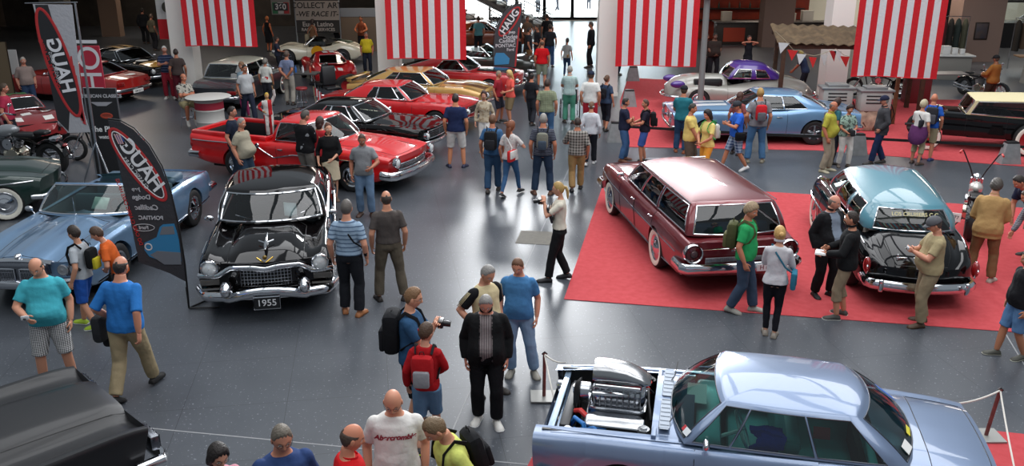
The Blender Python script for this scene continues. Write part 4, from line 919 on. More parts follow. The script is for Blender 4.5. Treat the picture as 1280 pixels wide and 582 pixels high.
    def hair(q, det):
        st, col = q.o['hair'][:2]; M = q.hframe(); cap = q.o['cap']; hm = mat('hair', col, .55, bump=.5, bscale=60, key=('hair', col))
        th_ = {'short': .006, 'crop': .004, 'curly': .018, 'long': .014, 'bob': .015, 'pony': .007, 'bun': .008, 'ring': .004, 'thin': .003, 'boy': .012}.get(st, 0)
        if th_:
            nt, nph = (28, 22) if det < 2 else (44, 32); V, F = [], []
            hl = [(0, .080), (30, .074), (50, .056), (68, .020), (86, .002), (100, -.03), (125, -.07), (180, -.085)]
            if st in ('long', 'bob'): hl = [(0, .075), (35, .06), (60, .0), (80, -.06), (100, -.11), (180, -.115)]
            if st in ('curly', 'boy'): hl = [(0, .058), (35, .052), (55, .03), (75, .0), (90, -.01), (110, -.05), (180, -.085)]
            ex = MB()
            for i in range(nph + 1):
                ph = -PI / 2 + PI * i / nph
                for j in range(nt):
                    a = 2 * PI * j / nt; p = q.hp(a, ph); deg = abs(math.degrees(math.atan2(math.sin(a), math.cos(a)))); m = (p.z - pch(hl, deg) - .006 * math.sin(a * 13)) / .022
                    if st == 'ring': m = min(m, (.052 - p.z) / .015 if deg < 165 else (.075 - p.z) / .015)
                    if cap: m = min(m, (.045 - p.z) / .01)
                    m = min(max(m, 0), 1); n = Vector((p.x / .0088, p.y / .0058, p.z / .0149)).normalized(); off = -.006 + (th_ + .006) * m ** .6
                    if m > 0: off += (.5 - math.sin(a * 9 + i * 1.7) * .5) * th_ * (.5 if st == 'curly' else .18) + (.004 * max(0, n.z) if st != 'crop' else 0)
                    V.append(tuple(M @ (p + n * off)))
            for i in range(nph):
                for j in range(nt): a, b = i * nt + j, i * nt + (j + 1) % nt; F.append((a, b, b + nt, a + nt))
            ex.v, ex.f, ex.m = V, F, [0] * len(F)
            def hl_loft(rs): ex.loft([[tuple(M @ Vector(p)) for p in r] for r in rs])
            if st == 'long': hl_loft([[(-.06 + x0 + .035 * sx * math.cos(t), .075 * w * math.sin(t), z) for t in np.linspace(0, 2 * PI, 14, endpoint=False)] for z, w, x0, sx in ((.03, .9, 0, 1), (-.06, 1.05, -.005, 1.2), (-.14, 1.05, -.012, 1.1), (-.22, .9, -.02, .9), (-.30, .55, -.022, .6), (-.33, .2, -.02, .3))])
            if st == 'bob': hl_loft([[(-.045 + .055 * math.cos(t), .085 * w * math.sin(t), z) for t in np.linspace(0, 2 * PI, 14, endpoint=False)] for z, w in ((.02, .9), (-.06, 1.05), (-.11, 1.0), (-.135, .7))])
            if st == 'pony': ex.tube([tuple(M @ Vector(p)) for p in ((-.09, 0, .03), (-.13, 0, .01), (-.145, 0, -.06), (-.135, 0, -.14), (-.13, 0, -.19))], [.02, .028, .026, .02, .008], 8)
            if st == 'bun': ex.ell(tuple(M @ Vector((-.11, 0, .02))), (.04, .04, .04), 10, 8)
            q.mesh('hair', ex.v, ex.f, hm)
        if cap:
            m = MB(); rings = []
            for z, r in ((.028, 1.0), (.05, 1.02), (.085, .93), (.115, .72), (.135, .38), (.142, .04)): rings.append([tuple(M @ Vector((-.004 + .112 * r * math.cos(t), .094 * r * math.sin(t), z))) for t in np.linspace(0, 2 * PI, 22, endpoint=False)])
            m.loft(rings); br = []
            for x, w, z in ((.085, .075, .036), (.12, .072, .036), (.15, .058, .030), (.172, .03, .024)): br.append([tuple(M @ Vector((x - .02 * (math.cos(t) ** 2), w * math.cos(t), z + .004 * math.sin(t) - .010 * math.cos(t) ** 2))) for t in np.linspace(0, 2 * PI, 12, endpoint=False)])
            m.loft(br); q.mesh('cap', m.v, m.f, cloth(cap))
        g = q.o['glasses']
        if g:
            m = MB()
            for s in (1, -1):
                m.tube([tuple(M @ Vector((.092, s * .031 + .022 * math.cos(t), .004 + .015 * math.sin(t)))) for t in np.linspace(0, 2 * PI, 12, endpoint=False)], .002, 4, closed=True); m.tube([tuple(M @ Vector(p)) for p in ((.09, s * .053, .008), (.05, s * .073, .006), (-.01, s * .082, .002))], .002, 4)
            if g == 'dark': m.ell(tuple(M @ Vector((.088, .031, .004))), (.006, .02, .014), 8, 6); m.ell(tuple(M @ Vector((.088, -.031, .004))), (.006, .02, .014), 8, 6)
            q.mesh('sunglasses' if g == 'dark' else 'glasses', m.v, m.f, mat('spectacle_frame', '1a1a1c', .3))
    # ---- things carried: their own top-level objects, set in the bearer's frame
    def give(q, name, mb, m, label, cat, parts=(), group=None, lean=True):
        root = empty(name, q.loc, q.rz, label, cat, group); 
        for nm, b, mm in ((('body', mb, m),) + tuple(parts)):
            b.v = [tuple(c * q.sc for c in v) for v in b.v]; b.build(nm, mm, root)
        return root
    def rb(q, mb, c, d, r=.02):      # rounded box placed in the leaning upper body
        M = Matrix.Rotation(R(q.o['lean']), 4, 'Y'); mb.rbox(tuple(q.T(c)), d, r, 2, M); return mb
    def backpack(q, label, col='1c1c1f', col2=None, size=1.0, trim=None):
        m = MB(); x = -.21 - q.o['b'] * .0; q.rb(m, (x, 0, 1.22), (.17 * size, .30 * size, .44 * size), .07); p = MB(); q.rb(p, (x - .095 * size, 0, 1.14), (.07, .22 * size, .24 * size), .03); s = MB()
        for sd in (1, -1): s.tube([q.T(v) for v in ((-.13, sd * .10, 1.40), (-.04, sd * .115, 1.485), (.08, sd * .115, 1.42), (.13, sd * .115, 1.30), (.06, sd * .17, 1.17), (-.10, sd * .16, 1.06))], .008, 6, ry=.024)
        h = MB(); h.tube([q.T(v) for v in ((x, .03, 1.43), (x, .02, 1.47), (x, -.02, 1.47), (x, -.03, 1.43))], .006, 5)
        return q.give('backpack', m, cloth(col), label, 'backpack', (('front_pocket', p, cloth(col2 or col)), ('shoulder_strap', s, cloth(trim or col)), ('grab_handle', h, cloth(trim or col))))
    def camera(q, label, big=True, side=None):
        wr = (q.arms[0][2] + q.arms[1][2]) / 2 if side is None else q.arms[side][2]; c = wr + Vector((.07, 0, .03)); m = MB(); m.rbox(tuple(c), (.06, .13, .085) if big else (.025, .09, .055), .012); l = MB()
        l.tube([c + Vector((.02, 0, 0)), c + Vector((.11 if big else .03, 0, -.01))], .033 if big else .015, 14)
        return q.give('camera', m, mat('camera_black' if big else 'camera_silver', '17171a' if big else 'c4c6ca', .4), label, 'camera', (('lens', l, mat('lens_black', '0d0d10', .2)),))
    def bag(q, label, col, side=-1, z=.95, size=(.10, .28, .24), strap=True, cat='bag', col2=None, cross=True, x=.0, y=None):
        m = MB(); y = side * (.25 if y is None else y); m.rbox(tuple(Vector((x, y, z))), (size[1], size[0], size[2]), .03); pr = []
        if strap:
            s = MB(); top = [q.T(v) for v in ((.09, -side * .02 if cross else side * .12, 1.40), (-.0, -side * .10 if cross else side * .13, 1.475), (-.11, -side * .03 if cross else side * .13, 1.38))]
            s.tube([Vector((x + .04, y * .95, z + size[2] * .4)), q.T((.15, side * .12, 1.18))] + top + [q.T((-.15, side * .12, 1.18)), Vector((x - .06, y * .95, z + size[2] * .4))], .004, 5, ry=.014); pr.append(('strap', s, cloth(col2 or col)))
        f = MB(); f.rbox((x, y + side * size[0] * .35, z + size[2] * .12), (size[1] * .96, size[0] * .5, size[2] * .7), .02); pr.append(('flap', f, cloth(col2 or col)))
        return q.give('shoulder_bag', m, cloth(col), label, cat, pr)
# ---------------------------------------------------------------- the other cars
def base(**k):        # a 1960s two-door coupe
    S = dict(L=4.7, W=1.82, wm=[(-2.35, .9), (-1.9, .97), (-.8, 1), (1.2, .99), (2.0, .96), (2.35, .9)], zl=[(-2.35, .36), (-2, .24), (2, .24), (2.35, .36)],
             zs=[(-2.35, .84), (-1.7, .90), (-1, .92), (.5, .87), (1.6, .86), (2.35, .80)], zc=[(-2.35, .84), (-1.7, .91), (-1.1, .95), (.7, .93), (1.6, .91), (2.35, .80)],
             sec=[(.9, 0), (.95, .04), (.98, .25), (1, .5), (.985, .72), (.95, .92), (.90, 1)], tf=[(0, 1, 0), (.35, .95, 0), (.6, .6, -.008), (.8, .1, -.005), (1, 0, 0)],
             wf=1.42, wb=-1.32, rw=.33, ar=.375, bowf=.14, bowr=.08, rakef=.1, hood=(2.25, .82, .78), trunk=(-1.55, -2.3, .78), doors=[(.72, -.52)], cab=(.62, -1.15), cutr=.92, n=36, tub='1a1a1c', seat='232326',
             gh=dict(xa=(.82, .64), ra=(.24, .16), rc=(-1.0, -.86), xc=(-1.62, -1.45), wb=(.76, .78), wr=(.58, .58), zb=(.93, .89, .92, .94), zr=(1.30, 1.27, 1.25, 1.28), crown=.05, bulge=.03, side=[(.03, .15), (.16, .50), (.515, .66)], pw=.95, pr=.88, fr=.012))
    gh = dict(S['gh']); gh.update(k.pop('gh', {})); S.update(k); S['gh'] = gh; return S
def finish(c, lamps=(2.36, .70, .66, .085), grl=(2.37, .66, 1.1, .2, 5, 1), tail=(-2.33, .62, .70), sheet=1, bz=.46, mir=.5, han=-.38):
    if lamps: c.lamp(*lamps)
    if grl: c.grille(*grl, r=.005, bow=.06, frame=.01)
    c.bumper(True, z=bz, hgt=.1, dep=.07, out=.07, wrap=.25); c.bumper(False, z=bz + .03, hgt=.1, dep=.07, out=.06, wrap=.25)
    if tail:
        for s in (1, -1): m = MB(); m.rbox((tail[0], s * tail[1], tail[2]), (.04, .3, .12), .02); m.build('tail_light', mat('tail_red', '8c0f12', .25, coat=1), c.root)
    if mir: c.mirror(mir)
    if han: c.handles([han], .76)
    if sheet: c.sheet(side=sheet)
ROW = 'show cars parked side by side in the left rows'
# light blue convertible with its hood folded
c = Car('convertible_car', 'light steel blue 1960s convertible with large split chrome nose', (-7.3, 15.15, 0), -93, dict(
    L=5.5, W=2.02, wm=[(-2.75, .86), (-2.2, .96), (-.6, 1), (1.2, .99), (2.3, .97), (2.75, .93)], zl=[(-2.75, .38), (-2.2, .26), (2.2, .26), (2.75, .36)],
    zs=[(-2.75, .80), (-2, .90), (-1.2, .95), (.5, .92), (1.6, .92), (2.75, .80)], zc=[(-2.75, .78), (-2, .90), (-1.2, .95), (.9, .99), (1.8, .96), (2.6, .88), (2.75, .84)],
    sec=[(.9, 0), (.95, .04), (.98, .25), (1, .45), (.97, .7), (.955, .88), (.90, 1)], tf=[(0, 1, .03), (.06, 1, .02), (.12, 1, 0), (.3, .95, -.01), (.5, .5, -.05), (.68, .1, -.045), (.85, 0, .0), (1, 0, 0)], tr=[(0, 1, 0), (.5, .9, 0), (.8, .2, -.01), (1, 0, 0)],
    wf=1.62, wb=-1.5, rw=.36, ar=.40, bowf=.16, bowr=.1, rakef=.1, hood=(2.66, 1.0, .62), trunk=(-1.65, -2.6, .8), doors=[(.85, -.55)], cab=(.75, -1.3), cutr=.92, n=48, col='6f8fb0', metal=.5, tub='1e3038', seat='27404a', glasstint='b5d8d0', glassdark=.2,
    gh=dict(xa=(1.05, .72), ra=(.42, .28), rc=(-1.0, -.8), xc=(-1.6, -1.4), wb=(.84, .84), wr=(.70, .66), zb=(.99, .95, .95, .95), zr=(1.40, 1.36, 1.2, 1.2), side=[(.03, .3)], roof=False, pw=.96, pr=.9, fr=.016, bulge=.04)))
c.sheet(side=1, w=.24, h=.26)
m = MB(); m.rbox((-1.45, 0, .97), (.55, 1.45, .16), .07, 3); m.build('folded_hood', mat('hood_boot', '3d5566', .6), c.root)
m = MB(); m.tube([(c.pts[s, 0, 1][0] + .02, .0, .99 + k * .33 - 0) for s in (1,) for k in (0, 1)], .005, 5); m.build('mirror_stay', chrome(), c.root)
m = MB(); m.rbox((2.72, 0, .66), (.2, .92, .32), .05, 3)
o = m.build('centre_grille_surround', mat('dull_chrome', '7d8087', .25, 1), c.root)
for s in (1, -1): c.grille(2.83, .62, .34, .22, 2, 14, r=.005, frame=.012); o2 = o
for s in (1, -1):
    o3 = c.root.children[-1] if False else None
gs = [ch for ch in c.root.children if ch.name.startswith('grille')]
for g_, s in zip(gs, (1, -1)): g_.location = (0, s * .21, 0)
m = MB(); m.tube([(2.74, y, .84 - .03 * (y / .5) ** 2) for y in np.linspace(-.52, .52, 9)], .05, 8, ry=.035, up=(0, 0, 1)); m.build('nose_bar', chrome(), c.root)
m = MB(); m.ell((2.74, 0, .90), (.07, .05, .045), 10, 6); m.build('nose_emblem', chrome(), c.root)
for s in (1, -1):
    for y in (.62, .82):
        m = MB(); m.lathe([(.08, -.02), (.092, .02), (.075, .03), (.06, .025), (.004, .04)], (2.66, s * y, .67), 'x', 18); m.build('headlight', mat('headlamp', 'b9bcc0', .12, .7), c.root)
    m = MB(); m.rbox((2.63, s * .72, .67), (.05, .44, .22), .02); m.build('headlight_surround', mat('dull_chrome', '7d8087', .25, 1), c.root)
m = MB(); m.tube([(2.82 - .2 * (y / .98) ** 2, y, .47) for y in np.linspace(-1.0, 1.0, 17)], .06, 8, ry=.08, up=(0, 0, 1)); m.build('front_bumper', chrome(), c.root)
c.bumper(False, z=.5, hgt=.12); c.mirror(.72, sides=(-1, 1)); c.trim([(2.4, .34), (-2.4, .34)], r=.016)
# matt black car with blade wings, nose only in view
c = Car('matt_black_car', 'matt black car with sharp blade wings at the lower left corner', (-6.15, 6.32, 0), 46, dict(
    L=5.3, W=1.98, wm=[(-2.65, .9), (-2, .98), (1, 1), (2.65, .98)], zl=[(-2.65, .38), (-2, .26), (2, .26), (2.65, .44)], zs=[(-2.65, .9), (0, .93), (2.3, .93), (2.6, .91), (2.65, .89)],
    zc=[(-2.65, .86), (0, .97), (1.4, .99), (2.5, .95), (2.65, .90)], sec=[(.9, 0), (.95, .04), (.965, .3), (.975, .6), (.985, .85), (.985, .95), (.97, 1)],
    tf=[(0, 1, .03), (.25, 1, .025), (.47, 1, .005), (.50, .9, -.03), (.54, .7, -.075), (.72, .2, -.07), (.86, 0, -.04), (.945, 0, 0), (1, 0, 0)], wf=1.6, wb=-1.5, rw=.35, ar=.39, bowf=-.02, bowr=.05, rakef=.25, hood=(2.64, 1.0, .50), doors=[(.8, -.5)], cab=(.7, -1.2), cutr=.92, n=44, col='121214', metal=0,
    gh=dict(xa=(.95, .75), ra=(.35, .2), rc=(-1.1, -.9), xc=(-1.7, -1.5), wb=(.82, .82), wr=(.64, .64), zb=(.98, .94, .94, .95), zr=(1.32, 1.3, 1.28, 1.3), side=[(.03, .5), (.52, .9)])))
mm = mat('matt_black_paint', '17171a', .42, .0, .15)
for ch in c.root.children:
    if ch.data and ch.data.materials and ch.data.materials[0] == c.P: ch.data.materials[0] = mm
for s in (1, -1):
    m = MB(); m.rbox((2.74, s * .78, .70), (.1, .36, .17), .03)
    for k in range(5): m.rbox((2.80, s * (.64 + k * .07), .70), (.01, .012, .15), .003, 1)
    m.build('headlight_panel', mat('dull_chrome', '7d8087', .25, 1), c.root)
c.bumper(True, z=.52, hgt=.14, dep=.12, out=.14, wrap=.3); c.grille(2.70, .68, 1.1, .2, 3, 12)
# red pickup with a black load bed
c = Car('coupe_pickup', 'bright red 1950s coupe pickup with black load bed', (-4.8, 20.42, 0), -22, dict(
    L=5.55, W=1.96, wm=[(-2.77, .95), (-2.2, .99), (0, 1), (1.8, .99), (2.4, .98), (2.77, .95)], zl=[(-2.77, .38), (-2.1, .28), (2.2, .26), (2.77, .40)], zs=[(-2.77, .98), (-2.2, .95), (-1.2, .93), (.2, .96), (1.4, .93), (2.4, .88), (2.77, .84)],
    zc=[(-2.77, .96), (-1, .97), (.5, 1.02), (1.2, 1.04), (1.9, 1.0), (2.5, .86), (2.77, .70)], sec=[(.9, 0), (.94, .04), (.97, .2), (.985, .42), (.955, .5), (.99, .66), (1, .82), (.97, .94), (.9, 1)], tf=[(0, 1, 0), (.4, .9, 0), (.58, .45, -.02), (.72, .1, -.03), (.86, 0, .0), (1, 0, 0)],
    tr=[(0, 0, 0), (1, 0, 0)], wf=1.70, wb=-1.42, rw=.35, ar=.39, bowf=.12, bowr=.05, rakef=.22, hood=(2.6, 1.2, .62), trunk=(-.62, -2.62, .82), skiptrunk=True, doors=[(.95, -.25)], cab=(.86, -.42), cutr=.9, n=48, col='cf1216', metal=.05, tub='b0161a', seat='d8d4cc', white=False,
    gh=dict(xa=(1.22, .88), ra=(.60, .42), rc=(-.38, -.28), xc=(-.52, -.44), wb=(.82, .82), wr=(.70, .68), zb=(1.04, .98, .96, .98), zr=(1.47, 1.43, 1.41, 1.45), crown=.06, bulge=.04, side=[(.04, .26), (.28, .93)], pw=.95, pr=.85, fr=.016)))
c.sheet(side=1, w=.28)
bedm = mat('bed_liner', '17171a', .6)
m = MB(); m.rbox((-1.62, 0, .62), (2.0, 1.50, .04), .01); m.rbox((-1.62, .73, .78), (2.0, .03, .36), .01); m.rbox((-1.62, -.73, .78), (2.0, .03, .36), .01); m.rbox((-.63, 0, .78), (.03, 1.46, .36), .01); m.rbox((-2.61, 0, .78), (.03, 1.46, .36), .01); m.build('bed_liner', bedm, c.root)
m = MB()
for s in (1, -1): m.rbox((-1.66, s * .79, .985), (2.14, .14, .12), .03)
m.rbox((-2.70, 0, .985), (.10, 1.7, .12), .03); m.rbox((-.60, 0, .985), (.06, 1.6, .12), .02); m.build('bed_rail', c.P, c.root)
c.lamp(2.80, .80, .74, .105); c.grille(2.80, .60, 1.25, .14, 4, 20, r=.005, bow=.08); c.bumper(True, z=.47, hgt=.2, dep=.14, out=.12, wrap=.3, dip=-.03); c.bumper(False, z=.5, hgt=.16, dep=.1, out=.08)
c.trim([(2.2, .73), (.2, .72), (-.35, .60), (-.75, .84), (-1.1, .86), (-2.7, .84)], r=.014); m = MB(); m.lathe([(.06, 0), (.055, .02), (.01, .03)], (-.75, -.98, .86), 'y', 14); m.v = [(x, -.98 - (y + .98), z) for x, y, z in m.v]; m.build('fuel_cap', chrome(), c.root)
for s in (1, -1): m = MB(); m.lathe([(.11, .02), (.12, -.03), (.08, -.06), (.01, -.07)], (-2.72, s * .80, .72), 'x', 18); m.build('tail_light', mat('tail_red', '8c0f12', .25, coat=1), c.root)
c.handles([-.12], .82)
# black coupe, red coupe, gold coupe, red fastback, silver convertible in a row
c = Car('muscle_coupe', 'black 1960s coupe with chrome windscreen frame beside the red pickup', (-4.1, 23.1, 0), -20, base(col='0d0c0d', metal=0, bowf=.2, gh=dict(fr=.02))); finish(c)
c = Car('muscle_coupe', 'bright red notchback coupe parked behind the black coupe', (-3.34, 26.05, 0), -15, base(col='c8161c', metal=.05, gh=dict(fr=.016))); finish(c, sheet=1)
c = Car('muscle_coupe', 'gold coupe with brown bonnet stripes beside the red notchback', (-2.9, 28.75, 0), -16, base(L=4.85, col='c79b55', metal=.35, zs=[(-2.4, .80), (-1.6, .88), (-.8, .86), (.6, .86), (1.6, .86), (2.4, .72)], bowf=.25,
    gh=dict(rc=(-1.15, -.95), xc=(-1.95, -1.6), wr=(.60, .58), side=[(.03, .60), (.615, .80)]))); finish(c, grl=(2.42, .60, .7, .2, 6, 8), lamps=(2.40, .66, .66, .09))
m = MB()
for s in (.28, -.28): m.grid([[c.warp((x, y + s, c.topz(x, abs(y + s) / (c.ww(x) * .9)) + .004)) for y in (-.14, -.05, .05, .14)] for x in np.linspace(.85, 2.3, 12)])
m.build('bonnet_stripe', mat('brown_stripe', '6d4720', .4, .3, 1), c.root)
m = MB(); m.rbox((-2.3, 0, .98), (.2, 1.5, .03), .012); m.rbox((-2.3, .7, .92), (.15, .04, .1), .01); m.rbox((-2.3, -.7, .92), (.15, .04, .1), .01); m.build('rear_spoiler', c.P, c.root)
c = Car('fastback_coupe', 'red fastback with black bonnet behind the gold coupe', (-1.95, 31.6, 0), -14, base(L=4.8, col='b8171c', metal=.05, bowf=.22, gh=dict(rc=(-.75, -.7), xc=(-2.1, -1.75), zb=(.93, .89, .92, .95), side=[(.03, .52)], pr=.86, fr=.018))); finish(c, lamps=(2.38, .70, .64, .08))
m = MB(); m.grid([[c.warp((x, y, c.topz(x, abs(y) / (c.ww(x) * .9)) + .004)) for y in np.linspace(-.5, .5, 9)] for x in np.linspace(.85, 2.2, 12)]); m.build('bonnet_panel', mat('black_gloss', '0e0e10', .25, 0, 1), c.root)
c = Car('convertible_car', 'dark convertible with chrome windscreen frame behind the red fastback', (-1.3, 35.2, 0), -14, base(L=5.0, W=1.9, col='34352f', metal=.3, gh=dict(roof=False, side=[(.03, .3)], fr=.03))); finish(c, sheet=0)
# the light blue coupe with white stripes on the far carpet
c = Car('muscle_coupe', 'light blue 1960s coupe with white bonnet stripes on the far carpet', (6.95, 24.4, .009), 178, base(L=5.15, W=1.92, col='6f97bd', metal=.45, zs=[(-2.57, .84), (-1.9, .92), (-1.1, .97), (-.3, .90), (1.6, .89), (2.57, .84)], zc=[(-2.57, .84), (-1.7, .93), (-1.2, .96), (.7, .98), (1.6, .96), (2.57, .86)],
    wm=[(-2.57, .93), (-2, .97), (-1.1, 1.0), (-.4, .98), (1.4, .98), (2.57, .95)], wf=1.62, wb=-1.28, bowf=.05, rakef=.25, wheel='spoke', cab=(.62, -1.2), gh=dict(xa=(.95, .70), ra=(.25, .12), rc=(-1.0, -.85), xc=(-1.75, -1.55), wr=(.60, .60), zr=(1.34, 1.31, 1.29, 1.32), wb=(.80, .80), side=[(.03, .50), (.515, .80)], zb=(.97, .92, .95, .96), fr=.012)))
finish(c, lamps=None, grl=(2.58, .68, .7, .2, 4, 1), sheet=0, han=-.3)
for s in (1, -1):
    for z in (.58, .76): m = MB(); m.lathe([(.08, -.03), (.09, .01), (.075, .03), (.004, .05)], (2.60, s * .72, z), 'x', 18); m.build('headlight', mat('headlamp', 'b9bcc0', .12, .7), c.root)
m = MB()
for s in (.22, -.22): m.grid([[c.warp((x, y + s, c.topz(x, abs(y + s) / (c.ww(x) * .9)) + .004)) for y in (-.13, 0, .13)] for x in np.linspace(1.0, 2.5, 12)])
m.build('bonnet_stripe', mat('white_stripe', 'e6eaee', .3, 0, 1), c.root)
c.trim([(2.3, .30), (-2.3, .30)], r=.014)
m = MB(); m.tube([c.warp((x, -c.ww(x) * .9, c.topz(x, 1) + .006)) for x in np.linspace(.5, -1.6, 12)], .008, 6); m.build('belt_trim', chrome(), c.root)
# grey 1940s coupe with purple cabin
c = Car('hot_rod_coupe', 'primer grey 1940s coupe with glossy purple cabin and open engine bay', (7.45, 28.9, .009), 181, dict(
    L=4.9, W=1.84, wm=[(-2.45, .5), (-2.2, .78), (-1.5, .98), (-.6, .93), (.6, .88), (1.4, .98), (2.1, .92), (2.45, .6)], zl=[(-2.45, .4), (-2, .26), (2, .28), (2.45, .42)], zs=[(-2.45, .45), (-2.0, .72), (-1.4, .84), (-.6, .80), (.6, .78), (1.5, .84), (2.1, .74), (2.45, .5)],
    zc=[(-2.45, .5), (-2.1, .85), (-1.5, 1.05), (-.9, 1.12), (.4, 1.1), (1.4, 1.12), (2.1, 1.0), (2.45, .75)], sec=[(.86, 0), (.93, .05), (.98, .3), (1, .55), (.97, .75), (.9, .9), (.78, 1)], tf=[(0, 1, 0), (.3, .95, 0), (.5, .75, 0), (.66, .2, -.02), (.8, 0, 0), (1, 0, 0)], tr=[(0, 1, 0), (.4, .95, 0), (.7, .7, 0), (.9, .2, 0), (1, 0, 0)],
    wf=1.5, wb=-1.4, rw=.36, ar=.38, bowf=.25, bowr=.3, doors=[(.55, -.45)], cab=(.5, -1.0), cutr=.78, n=40, col='9c9a92', roofcol='4a2a86', metal=.05,
    gh=dict(xa=(.62, .5), ra=(.30, .18), rc=(-.85, -.72), xc=(-1.35, -1.05), wb=(.62, .62), wr=(.50, .48), zb=(1.10, 1.02, 1.0, 1.08), zr=(1.46, 1.42, 1.36, 1.38), crown=.12, bulge=.06, side=[(.04, .44), (.56, .86)], pw=.93, pr=.7, vr=(.1, .78), fr=.014)))
m = MB(); m.rbox((1.15, .5, .9), (.9, .25, .2), .03); m.rbox((1.15, .62, .85), (.7, .05, .22), .02); m.build('engine', mat('engine_dark', '232426', .5, .4), c.root)
for s in (1, -1): m = MB(); m.ell((2.15, s * .66, .86), (.24, .12, .12), 14, 10); m.build('headlight_pod', paint('4a2a86', .1), c.root)
c.bumper(True, z=.45, hgt=.1, dep=.08); c.bumper(False, z=.45, hgt=.1, dep=.08)
# black and grey roadster rod with cream top
c = hot = Car('hot_rod_roadster', 'black open-wheeled hot rod with cream soft top and exposed chrome engine', (13.03, 23.15, .009), 163, dict(
    L=2.75, W=1.42, wm=[(-1.37, .9), (-.9, 1), (.3, .98), (.9, .86), (1.37, .8)], zl=.36, zs=[(-1.37, .86), (0, .94), (1.37, .96)], zc=[(-1.37, .86), (0, .96), (1.37, 1.0)], sec=[(.9, 0), (.96, .05), (1, .4), (1, .8), (.97, 1)], tf=[(0, 1, 0), (.8, .6, 0), (1, 0, 0)],
    wf=9, wb=-9, open_arch=False, bowf=0, bowr=.1, doors=[(.85, -.1)], cab=(.9, -1.1), cutr=.93, n=16, col='0c0c0e', roofcol='d8cda4', metal=0, steer=True, rw=.36,
    gh=dict(xa=(1.0, .98), ra=(.82, .80), rc=(-1.3, -1.26), xc=(-1.36, -1.34), wb=(.64, .66), wr=(.66, .68), zb=(1.0, .97, .9, .9), zr=(1.36, 1.34, 1.42, 1.42), crown=.05, bulge=.0, side=[(.04, .95)], pw=.95, pr=.8, fr=.018)))
for ch in list(c.root.children):
    if ch.name.startswith('wheel') or ch.name.startswith('underbody'):
        for g_ in list(ch.children): bpy.data.objects.remove(g_)
        bpy.data.objects.remove(ch)
for ch in c.root.children:
    if ch.name.startswith('roof'): ch.data.materials[0] = cloth('d8cda4')
def rod_wheel(x, y, r, tw, s):
    t = MB(); t.lathe([(r * .7, -tw * .42), (r * .86, -tw * .5), (r * .97, -tw * .42), (r, -tw * .3), (r, tw * .3), (r * .97, tw * .42), (r * .86, tw * .5), (r * .7, tw * .42)], n=28); w = t.build('wheel', rubber(), c.root, (x, y, r)); w.rotation_euler.z = 0 if s > 0 else PI
    m = MB(); m.lathe([(r * .70, tw * .43), (r * .76, tw * .48), (r * .88, tw * .505), (r * .93, tw * .46)], n=28); m.build('whitewall', mat('whitewall', 'e6e2d4', .6), w)
    h = MB(); h.lathe([(r * .7, tw * .4), (r * .64, tw * .3), (r * .3, tw * .15), (r * .26, tw * .45), (.005, tw * .55)], n=24); h.build('hubcap', mat('red_rim', 'a01c20', .3, 0, 1), w)
for s in (1, -1): rod_wheel(-.6, s * .82, .42, .24, s); rod_wheel(1.85, s * .80, .34, .13, s)
m = MB()
for s in (1, -1): m.tube([(1.2, s * .33, .5), (2.3, s * .30, .45)], .035, 6)
m.tube([(1.85, -.8, .34), (1.85, 0, .30), (1.85, .8, .34)], .03, 8); m.tube([(-.6, -.8, .42), (-.6, .8, .42)], .05, 8); m.build('chassis_rail', black(), c.root)
m = MB(); m.rbox((1.45, 0, .68), (.55, .38, .34), .05); m.rbox((1.62, .2, .85), (.55, .14, .12), .03); m.rbox((1.62, -.2, .85), (.55, .14, .12), .03); m.cyl((1.62, 0, .85), (1.62, 0, 1.06), .16, 16)
for s in (1, -1):
    for k in range(4): m.tube([(1.42 + k * .13, s * .25, .75), (1.40 + k * .12, s * .42, .68), (1.2 + k * .05, s * .48, .5), (.8, s * .52, .4)], .025, 6)
m.build('chrome_engine', mat('engine_chrome', 'c8c2b0', .2, 1), c.root)
m = MB(); m.rbox((1.90, 0, .72), (.08, .46, .5), .03); m.build('radiator_shell', chrome(), c.root); 
for s in (1, -1): m = MB(); m.ell((2.0, s * .36, .72), (.08, .09, .09), 12, 8); m.build('headlight', chrome(), c.root)
# left side, further back
c = Car('saloon_car', 'dark grey 1950s saloon with cream roof seen from behind', (-9.2, 30.2, 0), 81, base(L=4.75, W=1.72, col='2b3136', roofcol='b9b6a6', metal=.1, white=True, zs=[(-2.37, .80), (-1.9, .93), (-.5, .95), (1, .93), (2.37, .82)], zc=[(-2.37, .78), (-2, .93), (-1.3, 1.0), (.9, 1.0), (1.7, .96), (2.37, .8)], bowr=.16,
    gh=dict(xa=(.98, .8), ra=(.45, .34), rc=(-1.3, -1.1), xc=(-1.62, -1.35), wb=(.76, .76), wr=(.63, .62), zb=(1.02, .95, .95, .99), zr=(1.46, 1.42, 1.40, 1.44), crown=.07, side=[(.03, .44), (.47, .93)], pr=.9, fr=.016))); finish(c, tail=(-2.36, .70, .66), sheet=0, grl=None)
c.plate(-2.47, .55, 'FN 008 300', 'd5dbe6', '15181d', .52, .12, nx=-1)
c = Car('muscle_coupe', 'red 1960s coupe with white roundel on its boot at the far left', (-15.0, 30.5, 0), 163, base(col='a8231f', metal=.05)); finish(c, tail=(-2.34, .66, .70), sheet=0, grl=None, lamps=None)
m = MB(); m.lathe([(.004, .004), (.2, .003), (.2, 0)], (0, 0, 0), 'z', 24); o = m.build('white_roundel', mat('decal_white', 'ece9e2', .5), c.root); o.location = c.warp((-1.95, -.25, c.topz(-1.95, .3) + .004))
c.plate(-2.44, .40, 'GM 65 S', 'e6e6e2', '222222', .5, .12, nx=-1)
